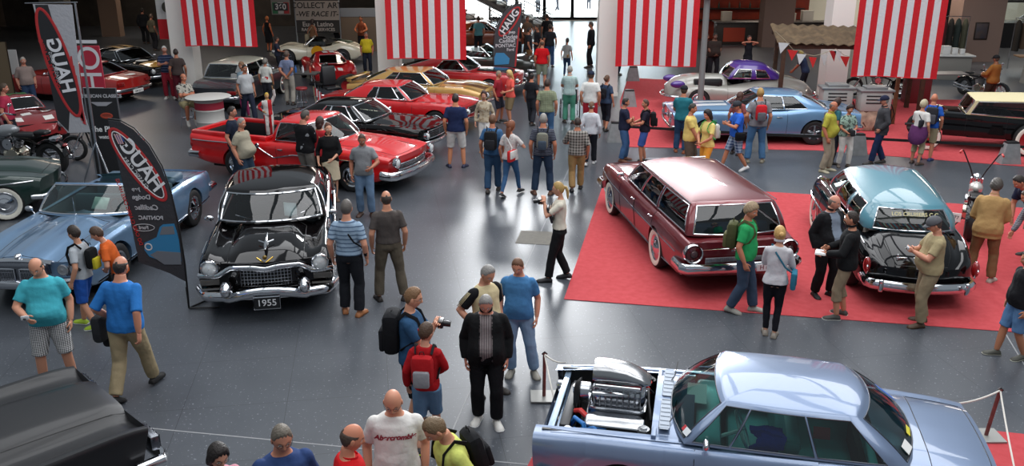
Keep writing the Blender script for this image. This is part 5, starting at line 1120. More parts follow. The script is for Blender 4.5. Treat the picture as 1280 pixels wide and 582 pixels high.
c = Car('race_coupe', 'black race coupe with yellow bonnet and yellow roof stripes', (-14.75, 34.0, 0), -30, base(col='121212', metal=0, gh=dict(rc=(-.8, -.7), xc=(-2.0, -1.7), side=[(.03, .5)]))); finish(c, sheet=0)
YL = mat('yellow_paint', 'd99b12', .3, 0, 1)
m = MB(); m.grid([[c.warp((x, y, c.topz(x, abs(y) / (c.ww(x) * .9)) + .004)) for y in np.linspace(-.62, .62, 9)] for x in np.linspace(1.5, 2.3, 8)])
for s in (.22, -.22): m.grid([[(x, y + s, 1.352 - .0 * x - .03 * ((x + .35) / .5) ** 2) for y in (-.12, .12)] for x in np.linspace(.1, -.8, 8)])
m.build('yellow_bonnet_and_stripes', YL, c.root)
m = MB(); m.lathe([(.004, .004), (.22, .003), (.22, 0)], (0, 0, 0), 'z', 24); o = m.build('race_roundel', mat('decal_white', 'ece9e2', .5), c.root); o.location = c.warp((1.15, -.2, c.topz(1.15, .3) + .006))
def roadster(name, label, loc, deg, col, L=4.1, stripe=None, **k):   # a rounded 1960s sports racer
    S = dict(L=L, W=1.7, wm=[(-L / 2, .72), (-L / 2 + .35, .93), (-1.2, 1.0), (-.3, .88), (.4, .88), (1.2, 1.0), (1.7, .9), (L / 2, .6)], zl=[(-L / 2, .36), (-1.6, .2), (1.6, .2), (L / 2, .34)], zs=[(-L / 2, .6), (-1.6, .82), (-1.15, .90), (-.4, .74), (.4, .72), (1.15, .82), (1.6, .72), (L / 2, .45)],
             zc=[(-L / 2, .66), (-1.5, .82), (-.8, .86), (.5, .84), (1.2, .80), (1.7, .66), (L / 2, .45)], sec=[(.88, 0), (.95, .05), (1, .35), (.99, .6), (.93, .85), (.82, 1)], tf=[(0, 1, 0), (.45, .9, -.02), (.7, .3, -.02), (.85, 0, .01), (1, 0, 0)], wf=1.2, wb=-1.15, rw=.33, ar=.37, bowf=.35, bowr=.12, doors=[(.35, -.45)], cab=(.3, -.7), cutr=.78,
             n=34, col=col, metal=.05, gh=dict(xa=(.55, .4), ra=(.12, .02), rc=(-.55, -.5), xc=(-1.75, -1.1), wb=(.60, .60), wr=(.44, .42), zb=(.84, .80, .84, .88), zr=(1.14, 1.11, 1.08, 1.10), crown=.05, side=[(.04, .6)], pr=.85, fr=.01), wheel='spoke')
    g = k.pop('gh', None); S.update(k)
    if g: S['gh'] = {**S['gh'], **g}
    c = Car(name, label, loc, deg, S)
    if stripe:
        m = MB()
        for s in (.13, -.13):
            for a, b in ((.6, 1.9), (-1.8, -2.0)): m.grid([[c.warp((x, y + s, c.topz(x, abs(y + s) / (c.ww(x) * .82)) + .005)) for y in (-.09, 0, .09)] for x in np.linspace(a, b, 10)])
            m.grid([[(x, y + s, 1.115 + .05 * (1 - ((x + .24) / .42) ** 2) ** .5 + .004) for y in (-.09, .09)] for x in np.linspace(.08, -.56, 8)])
        m.build('racing_stripe', mat('stripe', stripe, .4, 0, 1), c.root)
    for s in (1, -1): m = MB(); m.ell((1.78, s * .56, .56), (.1, .1, .1), 12, 8); m.build('headlight', mat('headlamp', 'b9bcc0', .12, .7), c.root); m = MB(); m.lathe([(.05, 0), (.04, -.03), (.004, -.035)], (-L / 2 + .02, s * .5, .62), 'x', 12); m.build('tail_light', mat('tail_red', '8c0f12', .25, coat=1), c.root)
    return c
roadster('race_coupe', 'red rounded race coupe with twin white stripes seen from behind', (-7.15, 34.3, 0), 112, 'b3141b', stripe='e9e4e0')
c = roadster('race_roadster', 'white vintage race car with yellow roundel beneath the large sign boards', (-8.6, 39.3, 0), 186, 'cfc9b4', gh=dict(roof=False))
m = MB(); m.lathe([(.004, 0), (.26, 0), (.26, -.01)], (0, 0, 0), 'y', 24); o = m.build('yellow_roundel', YL, c.root); o.location = (.9, .80, .62); o.rotation_euler = (0, 0, PI)
o.location = (-.1, .77, .56)
c = roadster('race_roadster', 'dark red race car with white roundels behind the chrome motorcycle', (-13.9, 24.6, 0), -48, '8e1a1c', gh=dict(roof=True))
m = MB()
for x, y in ((1.5, .35), (1.45, -.4), (.9, .45), (1.1, -.1)): m.grid([[c.warp((x + a, y + b, c.topz(x + a, abs(y + b) / (c.ww(x) * .82)) + .006)) for b in (-.12, 0, .12)] for a in (-.12, 0, .12)])
m.build('white_patch', mat('decal_white', 'ece9e2', .5), c.root)
m = MB(); m.grid([[(x, y, 1.165) for y in (-.3, .3)] for x in (-.4, -.1)]); m.build('green_roof_stripe', mat('green_paint', '2f6b35', .4), c.root)
c = Car('saloon_car', 'dark green 1950s saloon with whitewall tyres at the left edge', (-12.06, 17.3, 0), 15, base(L=5.2, W=1.95, col='16302a', metal=.2, white=True, zs=[(-2.6, .86), (-1.9, .92), (0, .96), (1.6, .93), (2.6, .82)], zc=[(-2.6, .8), (-2, .96), (-1.2, 1.02), (1, 1.05), (1.9, 1.0), (2.6, .8)], wf=1.72, wb=-1.5, bowf=.2, rw=.36, ar=.37,
    tf=[(0, 1, 0), (.4, .9, 0), (.6, .4, -.02), (.8, 0, 0), (1, 0, 0)], hood=(2.4, 1.1, .6), doors=[(.95, -.2)], cab=(.9, -1.25),
    gh=dict(xa=(1.2, .95), ra=(.65, .5), rc=(-1.0, -.85), xc=(-1.6, -1.4), wb=(.8, .8), wr=(.66, .64), zb=(1.06, 1.0, .98, 1.0), zr=(1.48, 1.44, 1.42, 1.44), crown=.08, side=[(.04, .46), (.5, .94)]))); finish(c, sheet=0)
c.trim([(2.4, .78), (1.0, .74), (-2.3, .66)], r=.014)
# far back: rust red car, tan pickup, white cars outside
c = Car('muscle_coupe', 'rust orange coupe with its bonnet up beyond the dark convertible', (-1.5, 44.3, 0), 8, base(col='7c3a1c', metal=.1)); finish(c, sheet=0)
c = Car('vintage_car', 'sand coloured rounded vintage car at the right edge', (19.0, 27.8, .009), 176, dict(L=4.4, W=1.8, wm=[(-2.2, .6), (-1.6, .95), (0, .95), (1.4, .95), (2.2, .6)], zs=[(-2.2, .5), (-1.4, .85), (0, .82), (1.4, .86), (2.2, .5)], zc=[(-2.2, .55), (-1.4, 1.05), (0, 1.15), (1.3, 1.14), (2.2, .7)], sec=[(.86, 0), (.95, .05), (1, .4), (.97, .75), (.8, 1)],
    tf=[(0, 1, 0), (.4, .9, 0), (.7, .25, 0), (.85, 0, 0), (1, 0, 0)], wf=1.4, wb=-1.3, bowf=.3, bowr=.3, cab=(.4, -.9), cutr=.8, n=28, col='8a7b68', metal=0, gh=dict(xa=(.55, .45), ra=(.3, .2), rc=(-.85, -.75), xc=(-1.3, -1.0), wb=(.62, .62), wr=(.5, .5), zb=(1.15, 1.05, 1.05, 1.1), zr=(1.6, 1.56, 1.5, 1.54), crown=.1, side=[(.05, .45), (.52, .9)])))
# ---------------------------------------------------------------- flags, banners, barriers, furniture, motorcycles
def flag(x0, x1, v, y, label, n=13, tilt=0, z0=None, red_first=True, col='d8d8da'):
    a = GY(x0, v, y); b = GY(x1, v, y + tilt); zb = (a.z + b.z) / 2 if z0 is None else z0; w = (b - a).length; ang = math.atan2(b.y - a.y, b.x - a.x); o = None
    H = 4.3; nu, nv = n * 4, 14
    root = empty('striped_flag', (a.x, a.y, zb), ang, label, 'flag', 'striped flags hanging in front of the columns'); bm_ = [MB(), MB()]
    for k in range(n):
        G = [[(w * (k + i / 4) / n, .035 * math.sin(7 * (k + i / 4) / n + 2 * j / nv) * (1 - .5 * j / nv), H * j / nv + .02 * math.sin(5 * (k + i / 4) / n)) for j in range(nv + 1)] for i in range(5)]
        bm_[k % 2].grid(G)
    bm_[0].build('red_stripes', cloth('c4272f'), root); bm_[1].build('white_stripes', cloth('cfcfd2'), root)
    h = MB(); h.tube([(w * i / 20, .035 * math.sin(7 * i / 20), .02 * math.sin(5 * i / 20) + .01) for i in range(21)], .014, 6); h.build('hem', cloth('c4272f'), root)
    r = MB(); r.cyl((-.1, 0, H), (w + .1, 0, H), .03, 10); r.build('hanging_rod', mat('alu', 'a7abb0', .35, .9), root)
flag(232, 322, 58, 30.0, 'striped red and white flag furthest left, in front of the first column')
flag(484, 583, 74, 30.0, 'striped red and white flag above the red fastback')
flag(769, 870, 83, 30.0, 'striped red and white flag right of the central column')
flag(1063, 1171, 97, 25.6, 'largest striped flag hanging over the fuel pumps', tilt=-.3)
# plain green white red flag by the first column
g = empty('tricolour_flag', tuple(GY(200, 49, 33)), 0, 'red and white flag with dark emblem hanging left of the first column', 'flag')
m = MB(); m.grid([[(.1 * i, .03 * math.sin(i), .12 * j) for j in range(7)] for i in range(7)]); m.build('red_field', cloth('b0262c'), g); m = MB(); m.grid([[(.1 * i, .03 * math.sin(i), .72 + .15 * j) for j in range(12)] for i in range(7)]); m.build('white_field', cloth('bdbdbb'), g)
m = MB(); m.lathe([(.004, -.005), (.16, -.005), (.2, 0)], (.42, -.04, 1.15), 'y', 16); m.build('emblem', mat('emblem_dark', '3a3a30', .8), g)
# ---- banners with lettering
def up_text(parent, txt, size, col, x, z, rot, y=-.012, mirror=False, name='lettering', **k):
    M = Matrix.Translation((x, y, z)) @ Matrix.Rotation(PI / 2, 4, 'X') @ Matrix.Rotation(rot, 4, 'Z')
    if mirror: M = Matrix.Translation((x, y, z)) @ Matrix.Rotation(PI / 2, 4, 'X') @ Matrix.Diagonal((-1, 1, 1, 1)) @ Matrix.Rotation(rot, 4, 'Z')
    return text(name, txt, size, mat('print', col, .7), parent, M, **k)
def oval(parent, x, z, a, b, rot, r, col, y=-.01, name='oval_ring', fill=None):
    pts = []; c_, s_ = math.cos(rot), math.sin(rot)
    for t in np.linspace(0, 2 * PI, 48, endpoint=False): u, v = a * math.cos(t), b * math.sin(t); pts.append((x + u * c_ - v * s_, y, z + u * s_ + v * c_))
    m = MB(); m.tube(pts, r, 6, closed=True, ry=.004, up=(0, 1, 0)); m.build(name, mat('print', col, .7), parent)
    if fill: m = MB(); m.add([(p[0], y + .003, p[2]) for p in pts], [tuple(range(48))]); m.build('oval_field', mat('print', fill, .7), parent, sharp=0)
def outline_banner(name, label, px, y, thick, col, holder=None):
    W_ = [GY(u, v, y) for u, v in px]; o = W_[0]; root = empty(name, tuple(o), 0, label, 'banner'); m = MB(); m.prism([(p.x - o.x, p.z - o.z) for p in W_], thick); m.build('banner_cloth', cloth(col), root, sharp=30); return root, o
GRYB = '3b3b3f'
# front feather banner, printed side away so its lettering reads mirrored
px = [(135, 150), (150, 152), (167, 162), (186, 182), (202, 210), (213, 240), (222, 280), (229, 320), (233, 352), (212, 341), (190, 333), (174, 328), (168, 300), (158, 250), (147, 200), (140, 172)]
fb, o = outline_banner('feather_banner', 'dark grey feather banner with mirrored lettering beside the black saloon', px, 12.5, .008, GRYB)
def L_(u, v, y=12.5): p = GY(u, v, y) - o; return p.x, p.z
m = MB(); pts = [GY(u, v, 12.5) - o for u, v in ((236, 382), (234, 360), (231, 330), (224, 285), (214, 240), (203, 208), (187, 180), (168, 160), (150, 150), (135, 148))]; m.tube([tuple(p) for p in pts], [.014] * 4 + [.010] * 6, 8); m.build('pole', black(), fb)
m = MB(); b0 = GY(236, 382, 12.5) - o; b0.z = -o.z + .02; m.tube([(b0.x, 0, b0.z), (b0.x + .45, .02, b0.z)], .015, 6); m.tube([(b0.x, 0, b0.z), (b0.x + .2, .35, b0.z)], .015, 6); m.tube([(b0.x, 0, b0.z), (b0.x, 0, b0.z + .35)], .015, 6); m.build('ground_stand', black(), fb)
x, z = L_(173, 206); oval(fb, x, z, .62, .16, R(-59), .022, 'b02a2c', fill='2a2a2e'); oval(fb, x, z, .575, .135, R(-59), .008, 'd8d8d8', y=-.011)
x, z = L_(178, 207); up_text(fb, 'HAUG', .30, 'e2e2e4', x, z, R(59), mirror=True, font_shear=.1, bold=.006); x, z = L_(170, 216); up_text(fb, 'CLASSIC CARS', .085, 'd8d8da', x, z, R(59), mirror=True)
x, z = L_(150, 178); m = MB(); m.prism([(x - .07, z + .12), (x + .05, z + .10), (x + .09, z - .02), (x + .02, z - .05)], .004, Matrix.Translation((0, -.012, 0))); m.build('small_flag_print', mat('print', '33508c', .7), fb)
m = MB()
for k in range(3): m.prism([(x - .07 + k * .035, z + .13), (x - .05 + k * .035, z + .13), (x - .0 + k * .03, z - .02), (x - .02 + k * .03, z - .02)], .004, Matrix.Translation((0, -.014, 0)))
m.build('stripe_print', mat('print', 'c9a0a0', .7), fb)
for txt, u, v, s in (('Jeep', 170, 236, .07), ('Dodge', 177, 246, .10), ('Cadillac', 184, 259, .11), ('PONTIAC', 189, 272, .085), ('Ford', 180, 284, .075)): x, z = L_(u, v); up_text(fb, txt, s, 'b9b9bd', x, z, R(1), mirror=True, font_shear=.25 if txt == 'Cadillac' else 0, bold=.002)
x, z = L_(180, 284); oval(fb, x, z, .16, .055, 0, .005, 'b9b9bd')
x, z = L_(157, 250); up_text(fb, 'DO CARS CLASSIC CARS HAUG', .075, 'a8262a', *L_(162, 265), R(78), mirror=True, bold=.002)
car_ = [L_(u, v) for u, v in ((181, 303), (196, 296), (200, 283), (204, 280), (218, 279), (221, 288), (224, 300), (227, 326), (205, 327), (187, 320), (181, 312))]; m = MB(); m.prism(car_, .004, Matrix.Translation((0, -.010, 0))); m.build('printed_car', mat('print', '2c7aa8', .7), fb)
m = MB(); m.prism([L_(u, v) for u, v in ((200, 293), (203, 283), (217, 282), (219, 292))], .004, Matrix.Translation((0, -.013, 0))); m.prism([L_(u, v) for u, v in ((188, 318), (197, 313), (226, 315), (227, 330), (206, 330))], .004, Matrix.Translation((0, -.013, 0))); m.build('printed_car_chrome', mat('print', '6a7078', .7), fb)
x, z = L_(186, 308); oval(fb, x, z, .05, .05, 0, .01, 'c9c9c9', y=-.014)
# far feather banner, lettering readable
px = [(617, 82), (617, 60), (619, 38), (625, 22), (634, 11), (646, 5), (653, 4), (652, 20), (649, 45), (645, 84)]
fb2, o = outline_banner('feather_banner', 'grey feather banner with readable lettering above the red fastback', px, 32.5, .01, '47474b')
L2 = lambda u, v: ((GY(u, v, 32.5) - o).x, (GY(u, v, 32.5) - o).z)
m = MB(); m.tube([tuple(GY(u, v, 32.5) - o) for u, v in ((616, 84), (616, 60), (618, 38), (624, 21), (634, 10), (646, 4), (654, 3))], .015, 6); m.tube([(-.03, 0, 0), (-.03, 0, -o.z + .02)], .02, 6); m.build('pole', black(), fb2)
m = MB(); m.tube([(-.4, 0, -o.z + .02), (.4, 0, -o.z + .02)], .02, 6); m.build('ground_stand', black(), fb2)
x, z = L2(637, 27); oval(fb2, x, z, .60, .20, R(55), .03, 'b02a2c', fill='2a2a2e'); up_text(fb2, 'HAUG', .34, 'dddddf', x, z, R(55), bold=.008)
for txt, u, v, s in (('Jeep', 640, 40, .14), ('Dodge', 638, 46, .2), ('Cadillac', 634, 51, .19), ('PONTIAC', 632, 57, .17), ('Ford', 638, 62, .14)): x, z = L2(u, v); up_text(fb2, txt, s, 'c9c9cd', x, z, R(2), bold=.003)
m = MB(); m.prism([L2(u, v) for u, v in ((618, 72), (620, 66), (630, 66), (637, 73), (636, 80), (618, 81))], .004, Matrix.Translation((0, -.012, 0))); m.build('printed_car', mat('print', '3a86b5', .7), fb2)
m = MB(); m.prism([L2(u, v) for u, v in ((648, 34), (649.5, 34), (645, 83), (643, 83))], .004, Matrix.Translation((0, -.012, 0))); m.build('red_edge_print', mat('print', 'b02a2c', .7), fb2)
# tall hanging banner on a tripod stand at the left, seen from behind
px = [(41, 5), (65, 5.5), (90, 6), (94, 40), (99, 90), (105, 140), (113, 165), (85, 166), (72, 150), (64, 110), (55, 60)]
hb, o = outline_banner('hanging_banner', 'black and white hanging banner on silver tripod stand at the left', px, 18.4, .008, 'a9a9ae')
L3 = lambda u, v: ((GY(u, v, 18.4) - o).x, (GY(u, v, 18.4) - o).z)
m = MB(); m.prism([L3(u, v) for u, v in ((44, 6), (60, 6), (76, 60), (88, 120), (86, 164), (72, 150), (64, 110), (55, 60))], .004, Matrix.Translation((0, -.008, 0))); m.build('dark_print', mat('print', '26262a', .7), hb)
x, z = L3(74, 79); oval(hb, x, z, 1.12, .24, R(-79), .03, 'b02a2c', fill='222226', y=-.014); up_text(hb, 'HAUG', .40, 'dcdce0', *L3(76, 82), R(81), mirror=True, bold=.01, y=-.02); up_text(hb, 'CLASSIC CARS', .10, 'b9b9bd', *L3(69, 84), R(81), mirror=True, y=-.02)
up_text(hb, 'DO CARS  CLASSIC', .12, 'a8262a', *L3(62, 80), R(78), mirror=True, bold=.004, y=-.016)
m = MB()
for k in range(3): m.prism([L3(u, v) for u, v in ((88 + k * 3, 70 + k * 12), (90 + k * 3, 70 + k * 12), (103 + k * 2.5, 148 + k * 4), (99 + k * 2.5, 146 + k * 4))], .004, Matrix.Translation((0, -.008, 0)))
m.build('red_stripe_print', mat('print', 'b0343a', .7), hb)
sm = mat('stand_alu', '9a9da2', .3, .9); m = MB(); top = L3(92, 3); bt = L3(118, 178); m.tube([(top[0], .05, top[1]), (bt[0], .05, bt[1])], [.02, .03], 10); m.build('mast', sm, hb)
m = MB(); m.tube([(L3(31, 4)[0], 0, L3(31, 4)[1]), (top[0] + .05, .05, top[1])], .012, 6); m.build('cross_bar', sm, hb)
for k, (dx, dy) in enumerate(((-.42, -.3), (.45, -.25), (.0, .5))):
    m = MB(); m.tube([(bt[0], .05, bt[1]), (bt[0] + dx, .05 + dy, -o.z + .015)], .016, 6); m.build('leg', sm, hb)
m = MB(); m.tube([(bt[0], .05, bt[1]), (bt[0] + .02, .05, -o.z + .25)], .02, 8); m.build('lower_mast', sm, hb)
# roll-up banner and small posters beside it
def board(name, label, px0, px1, y, H, col, texts=(), frame=None, tilt=0, cat='sign', zb=0, rz=0):
    a = GY(px0[0], px0[1], y); b = GY(px1[0], px1[1], y); w = b.x - a.x; z1 = max(a.z, b.z); root = empty(name, ((a.x + b.x) / 2, y, zb), rz, label, cat); h = z1 - zb
    m = MB(); m.rbox((0, 0, h / 2), (w, .03, h), .006, 1); m.build('panel', mat('board', col, .6), root)
    if frame: m = MB(); m.tube([(-w / 2, -.01, .02), (w / 2, -.01, .02), (w / 2, -.01, h), (-w / 2, -.01, h)], .018, 5, closed=True); m.build('frame', mat('board_frame', frame, .4, .6), root)
    for t, s, c_, fx, fz, rot in texts: up_text(root, t, s * h, c_, fx * w, fz * h, rot, y=-.018, bold=.004)
    return root, w, h
r_, w_, h_ = board('roll_up_banner', 'crimson roll-up banner with white vertical lettering behind tripod banner', (96, 57), (124, 57), 23.5, 0, 'a8243a', (('JOHNS', .30, 'cfd0d4', -.1, .62, R(-90)),))
m = MB(); m.rbox((0, -.02, .05), (.75, .2, .1), .03); m.build('base', mat('alu', 'a7abb0', .35, .9), r_)
r_, w_, h_ = board('poster_board', 'black poster board with white print and orange badge', (104, 110), (145, 111), 19.6, 0, '1c1c1f', (('the PROFI', .08, 'e6e6e6', .1, .58, 0), ('watch', .05, 'd0d0d0', -.05, .50, 0), ('AMERICAN CLASSICS', .045, 'a9a9ad', 0, .92, 0)), '77797d')
oval(r_, .1 * w_, .72 * h_, .12, .05, 0, .02, 'a8402c', y=-.02, fill='8c3a2c'); m = MB(); m.prism([(-.25, .86 * h_), (.25, .86 * h_), (.1, .82 * h_), (-.1, .82 * h_)], .004, Matrix.Translation((0, -.02, 0))); m.build('badge_wings', mat('print', '9a9aa0', .7), r_)
board('picture_board', 'framed brownish picture on a stand at the far left edge', (-12, 52), (7, 52), 30, 0, '6a5a44', (), '3a2c20')
board('white_display_board', 'leaning white display board behind the picture stand', (9, 62), (20, 62), 31, 0, 'b9b9b6', ())
# signs over the far stand
s1, w_, h_ = board('sign_board', 'large dark sign board with collect art lettering above the race cars', (366, -20), (422, -20), 41.5, 0, '2b2825', (), None, zb=1.05)
m = MB(); m.rbox((0, -.03, 1.0), (w_ * .98, .01, .86), .003, 1); m.build('cream_field', mat('cream_board', 'a3978c', .7), s1)
up_text(s1, 'COLLECT ART', .36, '2a2522', 0, 1.22, 0, y=-.045, bold=.006); up_text(s1, '-WE RACE IT-', .32, '2a2522', 0, .84, 0, y=-.045, bold=.006, font_shear=.2); up_text(s1, 'Euro Latino', .30, 'b9b0a8', 0, .38, 0, y=-.03, bold=.006); up_text(s1, 'RACING SERVICES', .19, 'b9b0a8', 0, .14, 0, y=-.03, bold=.004)
m = MB()
for sx in (-w_ / 2, w_ / 2): m.tube([(sx, 0, 2.2), (sx, 0, -1.04)], .03, 8)
m.build('frame_post', mat('alu', 'a7abb0', .35, .9), s1)
s2 = empty('number_sign', tuple(GY(351, 10, 41.3)), 0, 'small sign with bold 360 on green white red field', 'sign'); m = MB(); m.rbox((0, 0, .1), (.86, .03, .8), .01); m.build('panel', mat('sign_grey', '77736e', .7), s2)
for k, cc in enumerate(('2f6b45', 'a8a49e', '9a2a2a')): m = MB(); m.rbox((-.26 + .26 * k, -.02, .0), (.24, .01, .5), .003, 1); m.build('colour_band', mat('print', cc, .7), s2)
m = MB(); m.rbox((0, -.03, .05), (.66, .01, .34), .01, 1); m.build('number_field', mat('print', '2a2a2c', .7), s2); up_text(s2, '360', .34, 'c9c6c2', 0, .05, 0, y=-.04, bold=.008)
m = MB(); m.tube([(0, .02, .5), (0, .02, 4.5)], .01, 5); m.build('hanger', black(), s2)
r_, w_, h_ = board('photo_backdrop', 'tan city photo backdrop behind the white race car', (425, 10), (474, 10), 43, 0, '6d5e50', ()); 
m = MB(); m.rbox((0, -.02, h_ * .9), (w_, .01, h_ * .2), .003, 1); m.build('sky_print', mat('print', '7a8088', .7), r_)
# ---- belt barriers: grey trapezoid posts with black belts
gm = noise_mat('barrier_concrete', '7d7f80', '8d8f90', .7, 8)
def barrier(pt, label, H=.52):
    p = GP(*pt); root = empty('barrier_post', (p.x, p.y, 0), 0, label, 'barrier', 'grey barrier posts along the far carpet'); m = MB(); m.box((0, 0, H / 2), (.50, .30, H), 0, .62); m.build('post_body', gm, root, sharp=20); m = MB(); m.rbox((0, 0, H + .02), (.30, .18, .05), .01); m.build('belt_head', black(), root); return Vector((p.x, p.y, H - .08))
B_ = [barrier(q_, l_) for q_, l_ in (((770, 177), 'tapered grey barrier post left of the navy polo man'), ((947, 188), 'tapered grey barrier post beside the man with red backpack'), ((1070, 193), 'tapered grey barrier post beside the white-trousered woman'), ((1260, 204), 'tapered grey barrier post before the hot rod rear wheel'))]
def belt(a, b, label, z=None):
    d = b - a; m = MB(); m.box((0, 0, 0), (d.length, .012, .07)); o = m.build('barrier_belt', mat('belt', '141416', .8)); o.location = (a + b) / 2; o.rotation_euler = (0, -math.atan2(d.z, math.hypot(d.x, d.y)), math.atan2(d.y, d.x)); tag(o, label, 'barrier belt', 'black barrier belts')
belt(B_[0], B_[1], 'black belt before the light blue coupe front half'); belt(B_[1], B_[2], 'black belt before the light blue coupe rear wheel'); belt(B_[2], B_[3], 'black belt between the white-trousered woman and the hot rod')
belt(B_[3], B_[3] + Vector((3, -.9, 0)), 'black belt leaving the frame at the right')
# far carpet corner posts by the column
for pt, l_ in (((791, 101), 'tapered grey post below the third flag, furthest back'), ((786, 133), 'tapered grey post behind the crossed-arms man')): barrier(pt, l_)
# rope posts around the drag coupe
def rope_post(pt, label, lean=0):
    p = GP(*pt); root = empty('rope_post', (p.x, p.y, .009), 0, label, 'barrier post', 'rusty rope posts around the drag coupe'); m = MB(); m.rbox((0, 0, .012), (.34, .30, .02), .004, 1); m.build('base_plate', mat('steel_plate', '9a9a96', .5, .4), root); m = MB(); m.tube([(0, 0, .02), (lean, 0, .62)], .022, 10); m.build('post', noise_mat('rusty_post', '5a3030', '7a4540', .6, 9), root); m = MB(); m.tube([(lean - .03, 0, .60), (lean, 0, .63), (lean + .03, 0, .60)], .012, 6); m.build('hook', black(), root); return Vector((p.x + lean, p.y, .61))
t1 = rope_post((680, 497), 'rusty rope post left of the drag coupe nose'); t2 = rope_post((1232, 546), 'rusty rope post right of the drag coupe tail', .06)
def rope(a, b, sag, label):
    m = MB(); m.tube([tuple(a.lerp(b, t) - Vector((0, 0, sag * 4 * t * (1 - t)))) for t in np.linspace(0, 1, 17)], .010, 6); tag(m.build('barrier_rope', mat('white_rope', 'cfccc4', .8)), label, 'rope')
rope(t1, Vector((.62, 7.0, .62)), .10, 'white rope running towards the camera from the left rope post'); rope(t1, Vector((.62, 9.06, .86)), .04, 'short white rope from left rope post behind the drag coupe'); rope(t2, Vector((4.98, 7.3, .3)), .03, 'white rope running towards the camera from the right rope post'); rope(t2, Vector((4.68, 8.17, .84)), .03, 'short white rope from right rope post behind the boot')
# ---- drum table, stools, small furniture
p = GP(265, 164); dt = empty('drum_table', (p.x, p.y, 0), 0, 'white drum table with red label band behind the red pickup', 'table'); m = MB()
m.lathe([(.42, 0), (.42, .02), (.40, .04), (.40, .3), (.415, .32), (.40, .34), (.40, .62), (.415, .64), (.40, .66), (.40, .95), (.42, .97), (.42, .99), (.1, .99)], n=30, axis='z', caps=True); m.build('drum', mat('drum_white', 'b9b7b2', .5), dt)
m = MB(); m.lathe([(.404, .68), (.405, .70), (.405, .86), (.404, .88)], n=30, axis='z'); m.build('label_band', mat('label_red', 'a3243a', .6), dt); m = MB(); m.lathe([(.01, 1.0), (.62, 1.0), (.64, 1.015), (.62, 1.03), (.01, 1.03)], n=34, axis='z'); m.build('table_top', mat('top_white', 'c6c4be', .5), dt)
def stool(x, y, label, col, seat_h=.74):
    r = empty('bar_stool', (x, y, 0), 0, label, 'stool'); m = MB(); m.lathe([(.01, seat_h - .07), (.18, seat_h - .07), (.19, seat_h - .03), (.17, seat_h), (.01, seat_h)], axis='z', n=20); m.build('seat', mat('stool_seat', col, .5), r); m = MB(); m.lathe([(.16, .28), (.16, .31), (.14, .295)], axis='z', n=18); m.build('foot_ring', chrome(), r)
    for k in range(4): a = k * PI / 2 + .4; m = MB(); m.tube([(.1 * math.cos(a), .1 * math.sin(a), seat_h - .07), (.22 * math.cos(a), .22 * math.sin(a), .01)], .013, 6); m.build('leg', chrome(), r)
ps = GP(228, 92, 1.60); stool(ps.x, ps.y, 'black bar stool under the seated man in Hawaiian shirt', '1b1b1e')
ps = GP(379, 140); stool(ps.x, ps.y, 'red bar stool beside the man in small-check shirt', '8a1f24', .8)
# small display table with bottles behind the pickup, tyres and a chair
ps = GP(380, 122); tb = empty('display_table', (ps.x, ps.y, 0), R(-10), 'low dark table with bottles beside the chrome chairs', 'table'); m = MB(); m.rbox((0, 0, .86), (1.2, .6, .05), .01); m.build('table_top', mat('table_grey', '4a4846', .5), tb)
for a, b in ((-.55, -.25), (.55, -.25), (-.55, .25), (.55, .25)): m = MB(); m.cyl((a, b, 0), (a, b, .84), .02, 8); m.build('leg', chrome(), tb)
for k, (dx, cc) in enumerate(((-.4, '3a5a9a'), (-.2, '2f62a8'), (.05, 'c9c9cc'), (.3, 'b5402c'))):
    m = MB(); m.lathe([(.035, 0), (.037, .02), (.037, .15), (.012, .2), (.012, .24), (.004, .24)], axis='z', n=12, caps=True); o = m.build('bottle', mat('bottle', cc, .3), None, (ps.x + dx, ps.y - .05, .886)); tag(o, ('dark blue bottle at the left end of the low dark table', 'blue bottle, second on the low dark table', 'pale bottle in the middle of the low dark table', 'orange-red bottle at the right end of the low dark table')[k], 'bottle', 'bottles on the low dark table')
def chair(pt, rz, label, col='16161a'):
    ps = GP(*pt); r = empty('office_chair', (ps.x, ps.y, 0), rz, label, 'chair'); m = MB(); m.rbox((0, 0, .5), (.5, .5, .1), .04); m.build('seat', mat('chair_black', col, .4), r); m = MB(); m.rbox((-.24, 0, .88), (.1, .48, .66), .05, 3, Matrix.Rotation(-.15, 4, 'Y')); m.build('backrest', mat('chair_black', col, .4), r); m = MB(); m.cyl((0, 0, .08), (0, 0, .45), .03, 8); m.build('column', chrome(), r)
    for k in range(5): a = k * 2 * PI / 5; m = MB(); m.tube([(0, 0, .1), (.28 * math.cos(a), .28 * math.sin(a), .05)], .02, 6); m.build('leg', chrome(), r)
chair((416, 128), R(-60), 'black high-backed chair between the check-shirted man and the rounded red racer'); chair((399, 122), R(170), 'dark padded chair beside the low dark table')
for k, pt in enumerate(((432, 118), (437, 118))):
    ps = GP(*pt); m = MB(); m.lathe([(.18, -.1), (.3, -.11), (.34, -.06), (.34, .06), (.3, .11), (.18, .1)], axis='y', n=24); r = m.build('loose_tyre', rubber(), None, (ps.x, ps.y + k * .35, .34), .5); tag(r, ('front loose tyre standing by the rounded red racer', 'rear loose tyre standing by the rounded red racer')[k], 'tyre', 'loose tyres by the rounded red racer'); m = MB(); m.lathe([(.18, -.05), (.16, 0), (.05, .02), (.01, .02)], axis='y', n=20); m.build('rim', mat('red_rim', 'a01c20', .3, 0, 1), r)
